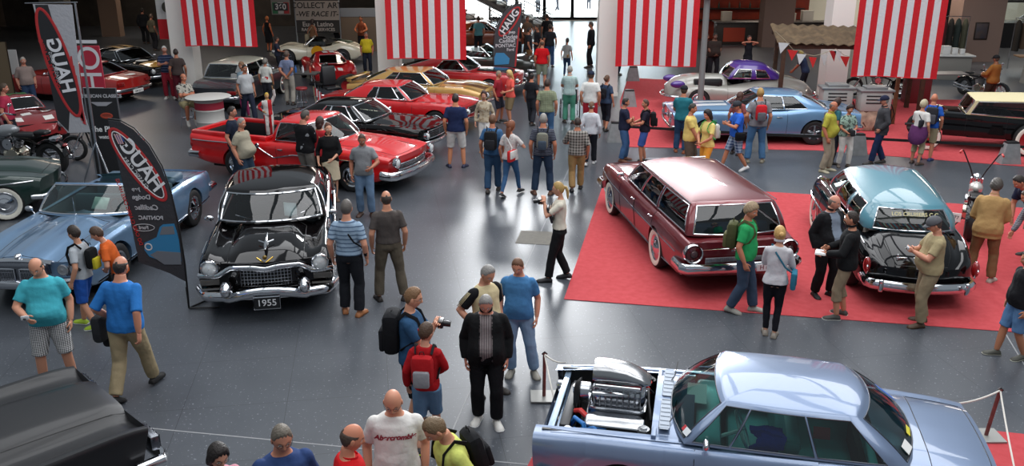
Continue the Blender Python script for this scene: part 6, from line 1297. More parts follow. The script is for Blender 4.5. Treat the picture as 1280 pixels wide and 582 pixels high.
# little flags standing on the pickup and its neighbour
for (u, v, zz, l_) in ((356, 168, .97, 'small striped flag on a stick on the pickup bed rail'), (395, 130, .95, 'small white flag on a stick on the black coupe')):
    ps = GP(u, v, zz); r = empty('stick_flag', tuple(ps), R(-20), l_, 'small flag'); m = MB(); m.cyl((0, 0, 0), (-.05, 0, .5), .006, 6); m.build('stick', mat('wood', 'b09a70', .6), r); m = MB()
    for k in range(5): m.cm = k % 2; m.box((.02 + .04 * k, 0, .34 - .03 * k), (.04, .006, .22))
    m.build('flag_cloth', cloth('b5343a'), r, extra=(cloth('cfcfd2'),))
# ---- wheelchair
ps = wc_pos = GP(711, 154); r = empty('wheelchair', (ps.x + .08, ps.y + .78, 0), R(84), 'empty black wheelchair pushed by the man in green trousers', 'wheelchair')
for s in (1, -1):
    m = MB(); m.tube([(.29 * math.cos(t), s * .30, .30 + .29 * math.sin(t)) for t in np.linspace(0, 2 * PI, 28, endpoint=False)], .014, 6, closed=True); w = m.build('wheel', rubber(), r); m = MB()
    for k in range(10): a = k * PI / 5; m.tube([(0, s * .30, .3), (.28 * math.cos(a), s * .30, .3 + .28 * math.sin(a))], .003, 4)
    m.build('spokes', chrome(), w); m = MB(); m.tube([(.42 + .07 * math.cos(t), s * .22, .08 + .07 * math.sin(t)) for t in np.linspace(0, 2 * PI, 14, endpoint=False)], .012, 6, closed=True); m.build('front_caster', rubber(), r)
    m = MB(); m.tube([(-.38, s * .24, .98), (-.24, s * .24, .95), (-.22, s * .24, .5), (.25, s * .24, .5), (.4, s * .2, .15)], .012, 6); m.tube([(-.2, s * .24, .72), (.2, s * .24, .72), (.25, s * .24, .5)], .012, 6); m.build('side_frame', chrome(), r)
m = MB(); m.rbox((.02, 0, .5), (.44, .44, .05), .02); m.build('seat', mat('chair_black', '16161a', .4), r); m = MB(); m.rbox((-.22, 0, .74), (.04, .44, .4), .02); m.build('backrest', mat('chair_black', '16161a', .4), r)
# ---- motorcycles
def wheel_bike(root, x, r, tw, nm='wheel', rim='aab', white=None):
    t = MB(); t.tube([(x + r * math.cos(a), 0, r + tw * .5 + (r) * math.sin(a) - 0 * r) for a in np.linspace(0, 2 * PI, 30, endpoint=False)], tw * .5, 8, closed=True); w = t.build(nm, rubber(), root); m = MB(); c_ = r + tw * .5
    m.tube([(x + (r - tw * .45) * math.cos(a), 0, c_ + (r - tw * .45) * math.sin(a)) for a in np.linspace(0, 2 * PI, 26, endpoint=False)], .014, 6, closed=True); m.build('rim', mat('rim_' + (rim or 'c'), rim, .2, .9) if rim != 'aab' else chrome(), w); m = MB()
    for k in range(16): a = k * PI / 8; m.tube([(x, .02 * (-1) ** k, c_), (x + (r - .05) * math.cos(a), 0, c_ + (r - .05) * math.sin(a))], .003, 4)
    m.cyl((x, -.05, c_), (x, .05, c_), .04, 10); m.build('spokes', chrome(), w); return c_
def motorcycle(loc, deg, label, tank='8e9296', ape=False, seat=True, fat=False, red=False, bag=True, sc=1.0):
    r = empty('motorcycle', loc, R(deg), label, 'motorcycle'); r.scale = (sc, sc, sc); zc = wheel_bike(r, .80, .27, .10, 'front_wheel', 'a01c20' if red else 'aab'); zr = wheel_bike(r, -.72, .25 if not fat else .27, .15 if not fat else .22, 'rear_wheel', 'a01c20' if red else 'aab')
    for s in (1, -1): m = MB(); m.tube([(.80, s * .08, zc), (.52, s * .09, .80), (.46, s * .09, .92)], .022, 8); m.build('fork_tube', chrome(), r)
    m = MB(); m.tube([(.48, 0, .86), (.30, 0, .78), (-.35, 0, .62), (-.72, 0, zr)], .022, 8); m.tube([(.48, 0, .80), (.36, 0, .35), (-.25, 0, .26), (-.35, 0, .6)], .022, 8); m.build('frame', black(), r)
    m = MB(); m.ell((.16, 0, .80), (.27, .13, .12), 18, 12, Matrix.Rotation(.18, 4, 'Y')); m.build('fuel_tank', paint(tank, .3), r)
    e = MB(); e.rbox((.05, 0, .36), (.36, .24, .2), .06, 3); e.lathe([(.01, -.17), (.13, -.17), (.15, -.12), (.15, .12), (.13, .17), (.01, .17)], (-.02, 0, .36), 'y', 20); e.build('engine', mat('engine_chrome', 'c8c2b0', .2, 1), r)
    for sg in (1, -1):
        m = MB(); M = Matrix.Translation((.06 + sg * .10, 0, .56)) @ Matrix.Rotation(sg * .38, 4, 'Y')
        for k in range(7): m.rbox(tuple(M @ Vector((0, 0, -.09 + .03 * k))), (.15, .16, .014), .004, 1, Matrix.Rotation(sg * .38, 4, 'Y'))
        m.rbox(tuple(M @ Vector((0, 0, .13))), (.14, .15, .06), .02); m.build('cylinder_fins', mat('fins', '77797d', .35, .9), r)
    m = MB(); m.lathe([(.01, .16), (.10, .16), (.11, .12), (.11, .09)], (.05, 0, .58), 'y', 20); m.build('air_cleaner', chrome(), r)
    m = MB(); m.tube([(.2, -.12, .5), (.3, -.16, .3), (.0, -.2, .22), (-.5, -.21, .24), (-1.0, -.21, .30)], [.02, .022, .025, .04, .04], 10); m.tube([(-.1, -.12, .5), (-.2, -.2, .36), (-.5, -.23, .34), (-1.0, -.23, .40)], [.02, .022, .035, .035], 10); m.build('exhaust_pipe', chrome(), r)
    if seat: m = MB(); m.rbox((-.28, 0, .74), (.46, .26, .09), .04, 3); m.rbox((-.60, 0, .80), (.26, .2, .08), .035, 3); m.build('seat', mat('leather', '141416', .35), r)
    for x_, rr, zz in ((.80, .34, zc), (-.72, .36, zr)):
        m = MB(); a0, a1 = (.3, 2.3) if x_ > 0 else (.2, 2.9); wv = .07 if x_ > 0 else .12
        m.grid([[(x_ + (rr + .0) * math.cos(a) * 1.0, wv * t, zz + rr * math.sin(a) - abs(t) ** 2 * .03) for t in (-1, -.6, 0, .6, 1)] for a in np.linspace(a0, a1, 14)]); m.build('mudguard', paint('131315', 0), r)
    hb_ = [(.46, .09, .92), (.46, .12, 1.0), (.40, .34, 1.06), (.26, .40, 1.02)] if not ape else [(.46, .07, .92), (.44, .14, 1.1), (.42, .30, 1.42), (.34, .34, 1.48), (.20, .36, 1.46)]
    for s in (1, -1):
        m = MB(); m.tube([(x_, y_ * s, z_) for x_, y_, z_ in hb_], .013, 8); m.build('handlebar', chrome() if not ape else black(), r); x_, y_, z_ = hb_[-1]; m = MB(); m.tube([(x_ + .1, (y_ - .01) * s, z_ + .01), (x_ - .04, (y_ + .01) * s, z_)], .02, 8); m.build('grip', mat('grip', 'b5302c' if ape else '151517', .6), r)
        if not ape: m = MB(); m.tube([(.34, .37 * s, 1.05), (.34, .40 * s, 1.18)], .006, 5); m.ell((.33, .42 * s, 1.20), (.015, .06, .035), 10, 6); m.build('mirror', chrome(), r)
    m = MB(); m.ell((.58, 0, .90), (.09, .09, .09), 14, 10); m.build('headlamp', chrome(), r)
    if bag: m = MB(); m.rbox((-.86, -.0, .70), (.16, .22, .10), .04); m.build('rear_case', chrome(), r)
    m = MB(); m.ell((-1.03, 0, .58), (.04, .06, .035), 10, 6); m.build('tail_light', mat('tail_red', '8c0f12', .25, coat=1), r); m = MB(); m.tube([(0, .12, .25), (-.1, .3, .02)], .014, 6); m.build('kickstand', black(), r)
    return r
ps = GP(68, 218); motorcycle((ps.x - .88, ps.y + .15, 0), 170, 'chrome cruiser motorcycle with silver tank left of the tripod banner', sc=1.28)
ps = GP(128, 205); motorcycle((ps.x, ps.y + .3, 0), 175, 'small black motorcycle behind the tripod banner legs', '17171a')
ps = GP(1210, 300); ch = motorcycle((ps.x + .33, ps.y + .64, .009), 63, 'black bobber motorcycle with tall handlebars and red wheels', 'c9c6c0', ape=True, fat=True, red=True, bag=False)
m = MB(); m.rbox((-.98, .34, .48), (.012, .30, .17), .004, 1); o = m.build('licence_plate', mat('plate', 'f2f2ee', .5), ch); text('plate_lettering', 'F Y 77', .09, mat('plate_ink', '2a2c33', .5), o, Matrix.Translation((-.99, .34, .48)) @ Matrix.Rotation(-PI / 2, 4, 'Z') @ Matrix.Rotation(PI / 2, 4, 'X'), ext=.001)
m = MB(); m.tube([(-.9, .1, .45), (-.97, .25, .48)], .01, 5); m.tube([(-.62, .12, .5), (-.95, .10, .95), (-.97, -.08, .95), (-.62, -.12, .5)], .012, 6); m.build('sissy_bar', black(), ch)
ps = GP(1096, 121); motorcycle((ps.x, ps.y, .009), 165, 'dark chrome motorcycle behind the fuel pumps', '17171a')
ps = GP(1228, 124); motorcycle((ps.x, ps.y + .2, .009), -70, 'orange-brown motorcycle beside the clothes stall', '9a5428', bag=False)
# ---- fuel pumps, corrugated roof, bunting, sign pole
PM = mat('pump_grey', 'a9a7a2', .5)
def pump(pt, label, x_=0):
    ps = GP(*pt); r = empty('fuel_pump', (ps.x, ps.y, .009), R(-4), label, 'fuel pump', 'old grey fuel pumps'); m = MB(); m.rbox((0, 0, .30), (.80, .48, .58), .02); m.build('rusty_base', noise_mat('rusty_base', '8c7464', 'c0a890', .7, 5, .1, 3, (3, .55, '5a3a2a')), r)
    m = MB(); m.rbox((0, 0, .86), (.86, .52, .56), .03); m.build('cabinet', PM, r); m = MB(); m.rbox((0, 0, 1.17), (.98, .6, .07), .025); m.rbox((0, 0, 1.24), (.6, .45, .08), .02); m.build('cabinet_lid', mat('pump_lid', '8f8f8f', .4, .5), r)
    m = MB()
    for k in range(3): m.rbox((-.02, -.265, 1.02 - k * .10), (.54, .012, .04), .005, 1)
    m.build('display_slots', mat('slot', '1d1d1f', .4), r); m = MB(); m.rbox((.44, .0, .86), (.06, .12, .34), .02); m.tube([(.52, 0, .75), (.66, .05, .45), (.6, .1, .15), (.55, .05, .6)], .018, 6); m.build('hose', rubber(), r)
pump((1040, 158), 'grey fuel pump under the left end of the bunting'); pump((1087, 162), 'grey fuel pump with rust-patched base below the largest flag')
cr_ = GP(1022, 122); rx, ry = 10.6, 28.6
shed = empty('shed_roof', (10.35, 28.4, 0), R(-6), 'brown corrugated shed roof on timber posts', 'roof')
m = MB(); nx_ = 61; G = []
for i in range(nx_): x_ = -2.0 + 4.8 * i / (nx_ - 1); G.append([(x_, -.75 + 1.6 * j / 3, 2.22 + .42 * j / 3 + .032 * math.sin(i * PI / 2) - .10 * i / nx_) for j in range(4)])
m.grid(G); m.grid([[(p_[0], p_[1], p_[2] - .02) for p_ in rr] for rr in G]); m.build('corrugated_sheet', noise_mat('rusty_sheet', '4f3f2c', '6d5a42', .8, 4, .1, 4), shed, sharp=80)
tm_ = noise_mat('timber', '3a281c', '4d3626', .8, 8)
for a, b in ((-1.75, -.55), (2.6, -.5), (-1.75, .7), (2.6, .7)): m = MB(); m.rbox((a, b, 1.12), (.13, .13, 2.24), .01); m.build('post', tm_, shed)
m = MB(); m.rbox((.4, -.58, 2.10), (4.7, .1, .14), .01); m.rbox((.4, .7, 2.40), (4.7, .1, .14), .01); m.build('beam', tm_, shed)
gp_ = GP(1115, 155); m = MB(); m.rbox((gp_.x, gp_.y, 1.0), (.10, .10, 2.0), .01); tag(m.build('timber_post', noise_mat('timber_light', '6d4a30', '7d5a3c', .8, 8)), 'slanting brown timber post right of the rust-patched pump', 'post')
# bunting: each pennant one thing, on its own string
pts = [GY(u, v - 1.2, 26.6) for u, v in ((969, 40), (982, 52), (992, 64), (1000, 64), (1008, 69), (1017, 71), (1026, 69), (1037, 65), (1045, 62), (1055, 70), (1062, 72))]
m = MB(); m.tube([tuple(p_) for p_ in pts], .008, 5); tag(m.build('bunting_string', mat('string', 'a39a80', .8)), 'sagging string carrying the red and white pennants under the shed roof', 'string')
for k, (u, v, du, w_, cc, lb) in enumerate(((980, 54, -3, 14, 'c9c9c9', 'white pennant at the left end of the bunting'), (991, 63, -1, 13, 'c2302f', 'red pennant, second from the left on the bunting'), (1002, 68, -2, 12, 'cfcfcf', 'white pennant over the primer grey coupe'), (1016, 72, 0, 10, 'c2302f', 'red pennant in the middle of the bunting'), (1030, 69, 0, 9, 'b9b9b7', 'pale pennant in front of the fourth column'), (1041, 64, 1, 9, '9a2428', 'dark red pennant at the bunting corner'), (1047, 64, 2, 10, 'c9c9c9', 'white folded pennant at the bunting corner'), (1056, 71, 1, 12, 'c2302f', 'red pennant at the right end of the bunting'))):
    a, b, c_ = GY(u - w_ / 2, v - 1, 26.6), GY(u + w_ / 2, v, 26.6), GY(u + du * 1.5, v + 13, 26.6); m = MB(); m.loft([[(a.x, a.y - .004, a.z), (b.x, b.y - .004, b.z), (c_.x, c_.y - .004, c_.z)], [(a.x, a.y + .004, a.z), (b.x, b.y + .004, b.z), (c_.x, c_.y + .004, c_.z)]]); tag(m.build('pennant', cloth(cc), sharp=30), lb, 'pennant', 'bunting pennants')
ps = GP(874, 118); sp = empty('sign_pole', (5.72, 26.6, .009), 0, 'grey metal pole carrying a red-rimmed sign beside the third flag', 'sign pole'); m = MB(); m.cyl((0, 0, 0), (0, 0, 5), .09, 14); m.build('pole', mat('pole_grey', '8a8a88', .5, .3), sp)
d = GY(893, 2, 26.4); m = MB(); m.rbox((.35, -.2, d.z + .55), (1.5, .08, 1.0), .15, 4); m.build('sign_rim', mat('sign_red', 'b5302c', .5), sp); m = MB(); m.rbox((.35, -.25, d.z + .57), (1.36, .03, .88), .12, 3); m.build('sign_face', mat('sign_face', 'd6d3cc', .6), sp); m = MB(); m.rbox((.35, -.27, d.z + .24), (1.2, .01, .16), .01, 1); m.build('sign_band', mat('band', '2a2a2c', .6), sp); up_text(sp, 'SINCE 100 MILES', .13, 'd6d3cc', .35, d.z + .24, 0, y=-.285)
# ---- bar, clothes stall, stairs
br = empty('bar_counter', (13.2, 46.0, 0), 0, 'dark bar counter with orange panels behind the purple-cabin coupe', 'bar counter'); m = MB(); m.rbox((0, 0, .55), (5.6, .7, 1.1), .03); m.build('counter_front', mat('bar_dark', '2a211d', .6), br); m = MB(); m.rbox((0, 0, 1.12), (5.8, .9, .06), .02); m.build('counter_top', mat('bar_top', '55504c', .3), br)
m = MB()
for x_ in (-1.9, .3, 2.2): m.rbox((x_, -.37, .5), (1.1, .02, .7), .01, 1)
m.build('orange_panel', mat('orange', '9a3318', .6), br)
bw = empty('bar_back_wall', (12.6, 48.2, 0), 0, 'tall orange-red back wall of the bar with dark shelves', 'partition'); m = MB(); m.rbox((0, 0, 1.35), (6.4, .1, 2.7), .02); m.build('wall_panel', noise_mat('orange_wall', '7a2412', '9a3218', .7, 2), bw)
for z_ in (1.0, 1.6): m = MB(); m.rbox((0, -.22, z_), (5.8, .36, .05), .01); m.build('shelf', mat('bar_dark', '2a211d', .6), bw)
for k in range(9): m = MB(); m.lathe([(.05, 0), (.05, .2), (.02, .27), (.02, .34), (.004, .34)], axis='z', n=10, caps=True); tag(m.build('bottle', mat('bar_bottle', ('3a2a18', '22301f', '5a4a3a')[k % 3], .3), None, (10.4 + .55 * k, 47.95, 1.63)), '%s bottle from the left on the upper bar shelf' % ('first', 'second', 'third', 'fourth', 'fifth', 'sixth', 'seventh', 'eighth', 'last')[k], 'bottle', 'bottles on the bar back wall')
for k, (x_, y_, s_, cc) in enumerate(((10.9, 45.9, .45, 'a39a8e'), (14.2, 45.9, .38, 'b9b4a8'), (15.0, 45.9, .5, 'c9c4ba'))): m = MB(); m.rbox((0, 0, s_ / 2), (s_ * 1.1, s_ * .8, s_), .02); o = m.build('box', mat('carton', cc, .7), None, (x_, y_, 1.152)); tag(o, ('brownish box at the left end of the bar counter', 'small pale box right of the barmaid on the counter', 'larger pale box at the right end of the counter')[k], 'box'); m = MB(); m.rbox((0, 0, s_ + .01), (s_ * 1.14, s_ * .84, .03), .005); m.build('lid', mat('carton', cc, .7), o)
ORD = 'first second third fourth fifth sixth seventh eighth ninth tenth eleventh last'.split()
GC_ = {'4a1f24': 'wine red', '3c1c20': 'dark wine', '54262a': 'dull red', '2a2826': 'black', '2a3230': 'slate', '4a4a3c': 'olive', '2a2622': 'black-brown', '4a3c30': 'tan-brown', '1d1c1e': 'black', '33302c': 'dark grey', '15151a': 'jet black'}
def rack(x, y, n, cols, label, w=2.4):
    r = empty('clothes_rack', (x, y, 0), R(-8), label, 'clothes rack'); m = MB(); m.tube([(-w / 2, 0, 0), (-w / 2, 0, 2.1), (w / 2, 0, 2.1), (w / 2, 0, 0)], .02, 8); m.build('rail', chrome(), r)
    for k in range(n):
        x_ = -w / 2 + .15 + (w - .3) * k / (n - 1); c_ = cols[k % len(cols)]; g = empty('hanging_garment', (x + x_ * math.cos(R(-8)), y + x_ * math.sin(R(-8)) - .01, 0), R(-8) + .1 * math.sin(k * 2.1), '%s garment, %s from the left on the %s' % (GC_[c_], ORD[k], label.replace('clothes ', '')), 'garment', 'garments on the %s' % label.split(' with')[0]); b_ = MB()
        b_.loft([[(.13 * ww * math.cos(t), .22 * wd * math.sin(t), z_) for t in np.linspace(0, 2 * PI, 12, endpoint=False)] for z_, ww, wd in ((.75 + .1 * math.sin(k * 1.7), 1.0, .95), (1.2, .9, .9), (1.7, 1.0, 1.0), (1.95, .6, .6), (2.02, .2, .2))]); b_.build('cloth', cloth(c_), g); b_ = MB(); b_.tube([(0, 0, 2.0), (0, 0, 2.08), (.02, 0, 2.12)], .006, 5); b_.build('hanger', chrome(), g)
rack(17.6, 38.2, 12, ('4a1f24', '3c1c20', '54262a', '2a2826', '2a3230', '4a4a3c'), 'clothes rack left of the stall pier', 3.4)
rack(22.4, 37.2, 11, ('2a2622', '4a3c30', '1d1c1e', '33302c', '15151a'), 'clothes rack right of the stall pier', 3.0)
cs = empty('sales_counter', (17.0, 34.8, 0), R(-6), 'white sales counter before the dark clothes racks', 'counter'); m = MB(); m.rbox((0, 0, .45), (1.7, .7, .9), .02); m.build('counter_body', mat('counter_grey', '77756f', .6), cs); m = MB(); m.rbox((0, 0, .93), (1.9, .85, .06), .02); m.build('counter_top', mat('counter_white', 'b9b9b6', .5), cs)
for k, (dx, s_) in enumerate(((-.1, .3), (.25, .22), (.55, .18))): m = MB(); m.rbox((0, 0, s_ / 2), (s_, s_ * .8, s_), .01); o = m.build('box', mat('white_box', 'c9c9c6', .6), None, (17.0 + dx, 34.75, .965)); tag(o, ('largest white box on the sales counter', 'middle white box on the sales counter', 'smallest white box on the sales counter')[k], 'box'); m = MB(); m.rbox((0, 0, s_ + .008), (s_ * 1.04, s_ * .84, .02), .003); m.build('lid', mat('white_box', 'c9c9c6', .6), o)
c2 = empty('display_plinth', (19.9, 33.6, 0), R(-6), 'grey-white display plinth beside the ochre jacket person', 'plinth'); m = MB(); m.box((0, 0, .5), (.8, .6, 1.0), 0, .85); m.build('plinth_body', mat('counter_grey', '8a8882', .6), c2); m = MB(); m.rbox((0, 0, 1.03), (1.6, .6, .06), .02); m.build('plinth_top', mat('wood_top', '7a5c40', .6), c2)
ps = GP(1225, 60, 1.6); pf = empty('framed_picture', (20.6, 39.405, 1.35), 0, 'small dark framed picture on the brown pier', 'picture'); m = MB(); m.rbox((0, 0, 0), (.6, .04, .75), .01); m.build('frame', mat('wood_dark', '2a1f18', .5), pf); m = MB(); m.rbox((0, -.02, 0), (.5, .02, .64), .004); m.build('print_sheet', noise_mat('picture_print', '3a3c48', '5a4a44', .6, 3), pf)
# red display podium near the hot rod
ps = GP(1143, 128); rp = empty('display_podium', (ps.x, ps.y, .009), R(-5), 'dark red podium with a flat grey top left of the hot rod', 'podium'); m = MB(); m.rbox((0, 0, .45), (.8, .5, .9), .02); m.build('podium_body', mat('podium_red', '6a1c20', .5), rp); m = MB(); m.prism([(-.9, .93), (1.5, 1.0), (1.5, 1.02), (-.9, .97)], .7); m.build('podium_top', mat('podium_top', '5a5a5a', .4), rp)
# staircases with steel railings
ST = mat('step_white', 'a9a9a8', .6); RL = mat('steel_rail', '9a9ca0', .25, .9)
def stairs(x0, x1, y, z1, label, n=16, wid=3.2, nm='staircase'):
    r = empty(nm, (0, 0, 0), 0, label, 'staircase'); m = MB(); dx = (x1 - x0) / n; dz = z1 / n
    for k in range(n): m.box((x0 + dx * (k + .5), y, dz * (k + 1) - .04), (abs(dx) * 1.05, wid, .07))
    m.build('steps', ST, r); m = MB()
    for yy in (y - wid / 2, y + wid / 2): m.loft([[(x0, yy - .04, 0), (x1, yy - .04, z1), (x1, yy - .04, z1 - .35), (x0 + (.35 / z1) * (x1 - x0) * .9, yy - .04, 0)], [(x0, yy + .04, 0), (x1, yy + .04, z1), (x1, yy + .04, z1 - .35), (x0 + (.35 / z1) * (x1 - x0) * .9, yy + .04, 0)]])
    m.build('stringer', mat('stringer', '6a6a6c', .5), r)
    for yy in (y - wid / 2, y + wid / 2):
        m = MB()
        for h in (.25, .42, .59, .76, 1.0): m.tube([(x0, yy, h), (x1, yy, z1 + h)], .022 if h < 1 else .035, 6)
        for k in range(0, n + 1, 3): m.tube([(x0 + dx * k, yy, dz * k), (x0 + dx * k, yy, dz * k + 1.0)], .022, 6)
        m.build('railing', RL, r)
stairs(2.3, -6.2, 52.5, 4.2, 'white staircase rising left with steel railings behind the feather banner')
stairs(8.6, 17.2, 54.0, 4.2, 'white staircase rising right with steel railings above the bar')
stairs(.2, -5.0, 47.5, 2.6, 'lower white stair flight behind the man in teal shirt', n=12, wid=2.4)
# bright windows and white cars seen through them at the upper right
for k, (x, w) in enumerate(((19.6, 3.6), (23.8, 3.6), (28, 3.6))):
    f = MB(); y = 44.4
    for dx in (-w / 2, w / 2): f.box((x + dx, y, 2.2), (.18, .14, 4.4))
    for z in (1.15, 2.25, 4.3): f.box((x, y, z), (w, .12, .12))
    f.box((x, y, .55), (w, .1, 1.1)); o = struct('window_%d' % (k + 8), f, DK); g = MB(); g.box((x, y, 2.7), (w, .02, 3.1)); g.build('pane', glass('e8eef0', .02), o)
m = MB(); m.box((26, 50, .01), (16, 11, .02)); struct('annex_floor', m, noise_mat('annex_floor', 'a9a9a6', 'b9b9b6', .5, 2)); m = MB(); m.box((26, 55.6, 2.7), (18, .2, 5.4)); struct('wall_annex', m, mat('annex_wall', 'c9c2b0', .8))
wcar = Car('parked_car', 'white modern car seen through the upper right window', (22.6, 48.2, .02), 205, base(L=4.4, col='c9cdd2', zs=[(-2.2, .9), (0, .95), (2.2, .75)], zc=[(-2.2, .9), (0, 1.0), (2.2, .75)], trunk=None, hood=None, doors=[(.7, -.4)], gh=dict(zr=(1.45, 1.42, 1.4, 1.42)))); finish(wcar, sheet=0, mir=None)
ob = Car('vintage_tourer', 'white-wheeled vintage car seen through the far right window', (28.6, 49.0, .02), 190, base(L=4.2, W=1.6, col='2b2b2e', white=True, rw=.40, ar=.42, gh=dict(roof=False)))
area('annex_light', (26, 50, 5.3), (0, 0, 0), 10, 8, 900, (1, .98, .95))
# ---------------------------------------------------------------- the visitors. hd = top of head in the photo, ft = midpoint of the feet
def fit(hd, ft, H=None):
    if ft is None: p = GP(hd[0], hd[1], H); return Vector((p.x, p.y, 0)), H
    p = GP(ft[0], ft[1]); a = math.atan((hd[1] - 291) / CAM_F) + CAM_P; h = CAM_H - p.y * math.tan(a)
    return p, (min(max(h, 1.55), 1.9) if H is None else H)
def P_(label, hd, ft, deg, H=None, **k):
    p, h = fit(hd, ft, H)
    if 'hz' in k: p = GP(hd[0], hd[1], H - .15); p.z = 0
    k.setdefault('det', 2 if p.y < 14 else (1 if p.y < 24 else 0))
    return Person(label, tuple(p), deg, H=h, **k)
JN = '34465c'; DJ = '222c3b'; KH = '9c8560'; WHT = 'd9d9d6'
# front left
p = P_('man in turquoise polo shirt and black-and-white check shorts, looking down', (45, 318), None, -72, 1.80, top=('polo', '43a9b8'), bot=('shorts', '26262a', 'plaid', 'd5d5d5', 45, .5), b=1.0, w=1.08, hair=('ring', '4b4036'), R='rest', L='hang', head=(-12, 26), legs='wide', skin='cf9478')
p.camera('small silver camera held by the man in the turquoise polo', False, 1)
p = P_('balding man in bright blue short-sleeved shirt walking away in khaki trousers', (154, 328), (170, 494), 82, 1.84, top=('polo', '2a6fb5'), sleeve=.5, bot=('trousers', '97886b'), shoe='1b1a1a', b=.5, w=1.1, hair=('ring', '2d2622'), legs='walkr', L=((.10, .24, .98), (-1, .5, 0)), R='back', lean=6, skin='c98a70')
m = MB(); m.rbox((.1, .36, .84), (.30, .14, .34), .06); m2 = MB(); m2.rbox((.22, .38, .66), (.16, .12, .26), .05); p.give('jacket', m, cloth('2d2e31'), 'dark grey jacket carried on the arm of the man in bright blue shirt', 'jacket', (('sleeve', m2, cloth('232427')),))
p = P_('boy in light grey T-shirt and blue shorts wearing a backpack', (104, 282), (114, 408), 172, None, top=('tee', 'aeb3b8'), bot=('shorts', '2352a3'), hair=('boy', '2e231c'), shoe='9db830', sole='e6e6e6', w=.86, b=0, R='hang', legs='stepr', skin='c58e72')
p.backpack('black and yellow backpack on the boy in grey T-shirt', '191a1c', 'b4a82c', .8)
p = P_('boy in orange T-shirt bending forward beside the split-nose convertible', (136, 301), (160, 400), 195, 1.55, top=('tee', 'd4622a'), bot=('shorts', '25282d'), hair=('boy', '4a3426'), w=.85, b=0, lean=22, R='reach', L='low', head=(0, 10), skin='c98e74')
p = P_('man in light blue striped polo and black trousers with back to camera', (438, 250), (441, 393), 86, None, top=('tuck', '8ea3b8', 'h', '50647c', 16, .28), bot=('trousers', '1d1f24'), shoe='a0673f', hair=('short', '5b5550'), b=.45, L='hang', R='hang', legs='relax', skin='c98e74')
p.bag('thin black bag strap and small bag on the man in striped polo', '17181b', side=-1, z=1.0, size=(.05, .12, .14))
p = P_('bald man in dark grey-brown shirt and cargo trousers with back to camera', (485, 239), (489, 374), 104, None, top=('tuck', '4b4542'), bot=('trousers', '5b5347'), shoe='2b2522', hair=('ring', '3b312a'), b=.2, w=1.05, L='hang', R='hang', legs=((.0, .18, 0, 12), (-.06, .20, 0, 25)), skin='bf866a')
p = P_('man in dark blue T-shirt with backpack, glasses and camera', (512, 358), None, -4, 1.80, top=('tee', '2b4e70'), bot=('shorts', '131417'), hair=('short', '7a5a3c'), glasses='thin', L='phone', R='phone', b=.6, head=(0, 14), skin='cf967a')
p.backpack('large black backpack on the man in dark blue T-shirt', '15161a', '1b1c20', 1.1); p.camera('black camera held by the man with the large black backpack', True)
p = P_('boy in red jacket and denim shorts with back to camera', (545, 428), (536, 560), 84, None, top=('long', 'a3161d'), bot=('shorts', '5a7896'), hair=('boy', '4a3627'), glasses='thin', w=.84, b=.1, L='hang', R='low', legs='stepr', shoe='1c1d1f', sole='b9d23a', head=(-38, 5), skin='cd967c')
p.backpack('red and grey backpack with pale stripes on the boy in red jacket', 'a5191f', '8c8e93', .92, '232326')
white_t = P_('bald man with glasses in white T-shirt with red lettering', (491, 480), None, -84, 1.78, top=('tee', 'd8d6d2'), bot=('trousers', JN), hair=('none', '3a2a20'), glasses='thin', b=.35, w=1.1, head=(-4, 26), skin='cc8f74')
p = P_('balding man in bright red polo shirt cut off by the lower edge', (433, 530), None, 12, 1.76, top=('polo', 'c4161c'), hair=('ring', '4a3a30'), b=.5, head=(0, 16), skin='c98468')
p = P_('grey-haired man with glasses in navy blue shirt at the lower edge', (349, 526), None, -64, 1.80, top=('polo', '2c416e'), hair=('short', '6a6257'), glasses='thin', b=.4, w=1.08, head=(0, 18), skin='b97e66')
p = P_('dark-haired woman with glasses and pink top at the lower edge', (268, 550), None, -48, 1.63, sex='w', top=('tee', 'c98e9a'), hair=('bob', '1f1714'), glasses='thin', b=.2, head=(0, 20), skin='c58c74')
yellow_t = P_('young man in pale yellow T-shirt leaning forward with head bowed', (575, 504), None, -152, 1.76, top=('tee', 'c9cf6c'), bot=('trousers', '5b7894'), hair=('short', '6f5a40'), b=.1, lean=16, head=(0, 32), legs='stepr', skin='c98e70')
yellow_t.backpack('black backpack on the young man in pale yellow T-shirt', '17181b', None, .9)
p = P_('grey-haired man in open black jacket and striped shirt with white trainers', (622, 363), (609, 526), -90, None, top=('coat', '131416'), open=.075, inner=('8d8484', 'v', '5d5557', 38, .5), bot=('trousers', '121317'), shoe='d8d6d0', sole='f0f0ee', hair=('short', '8e8b87'), b=.85, w=1.12, head=(0, 30), legs='relax', skin='c4826c')
p = P_('man in cream T-shirt with black striped sleeves looking down', (606, 327), None, -50, 1.76, top=('tee', 'c9ba93'), bot=('trousers', '6d86a3'), hair=('short', '8f8c88'), b=.5, head=(0, 28), R=((.08, .24, 1.02), (-1, .5, 0)), skin='c58c72')
m = MB()
for sh, el, wr, sd in p.arms:
    m.ell(tuple(sh), (.075, .077, .075), 10, 8); m.tube([tuple(sh), tuple(sh.lerp(el, .75))], [.078, .074], 12)
p.obj('black_sleeve', remesh(m, .0125, 2), cloth('17181b')); m = MB()
for sh, el, wr, sd in p.arms:
    for k in (-1, 0, 1): m.tube([tuple(sh.lerp(el, t) + Vector((.022 * k, sd * .079 - sd * .0 * t, .03 * (1 - t)))) for t in (.0, .35, .74)], .004, 5)
p.mesh('sleeve_stripe', m.v, m.f, mat('cream_stripe', 'cdbf98', .8))
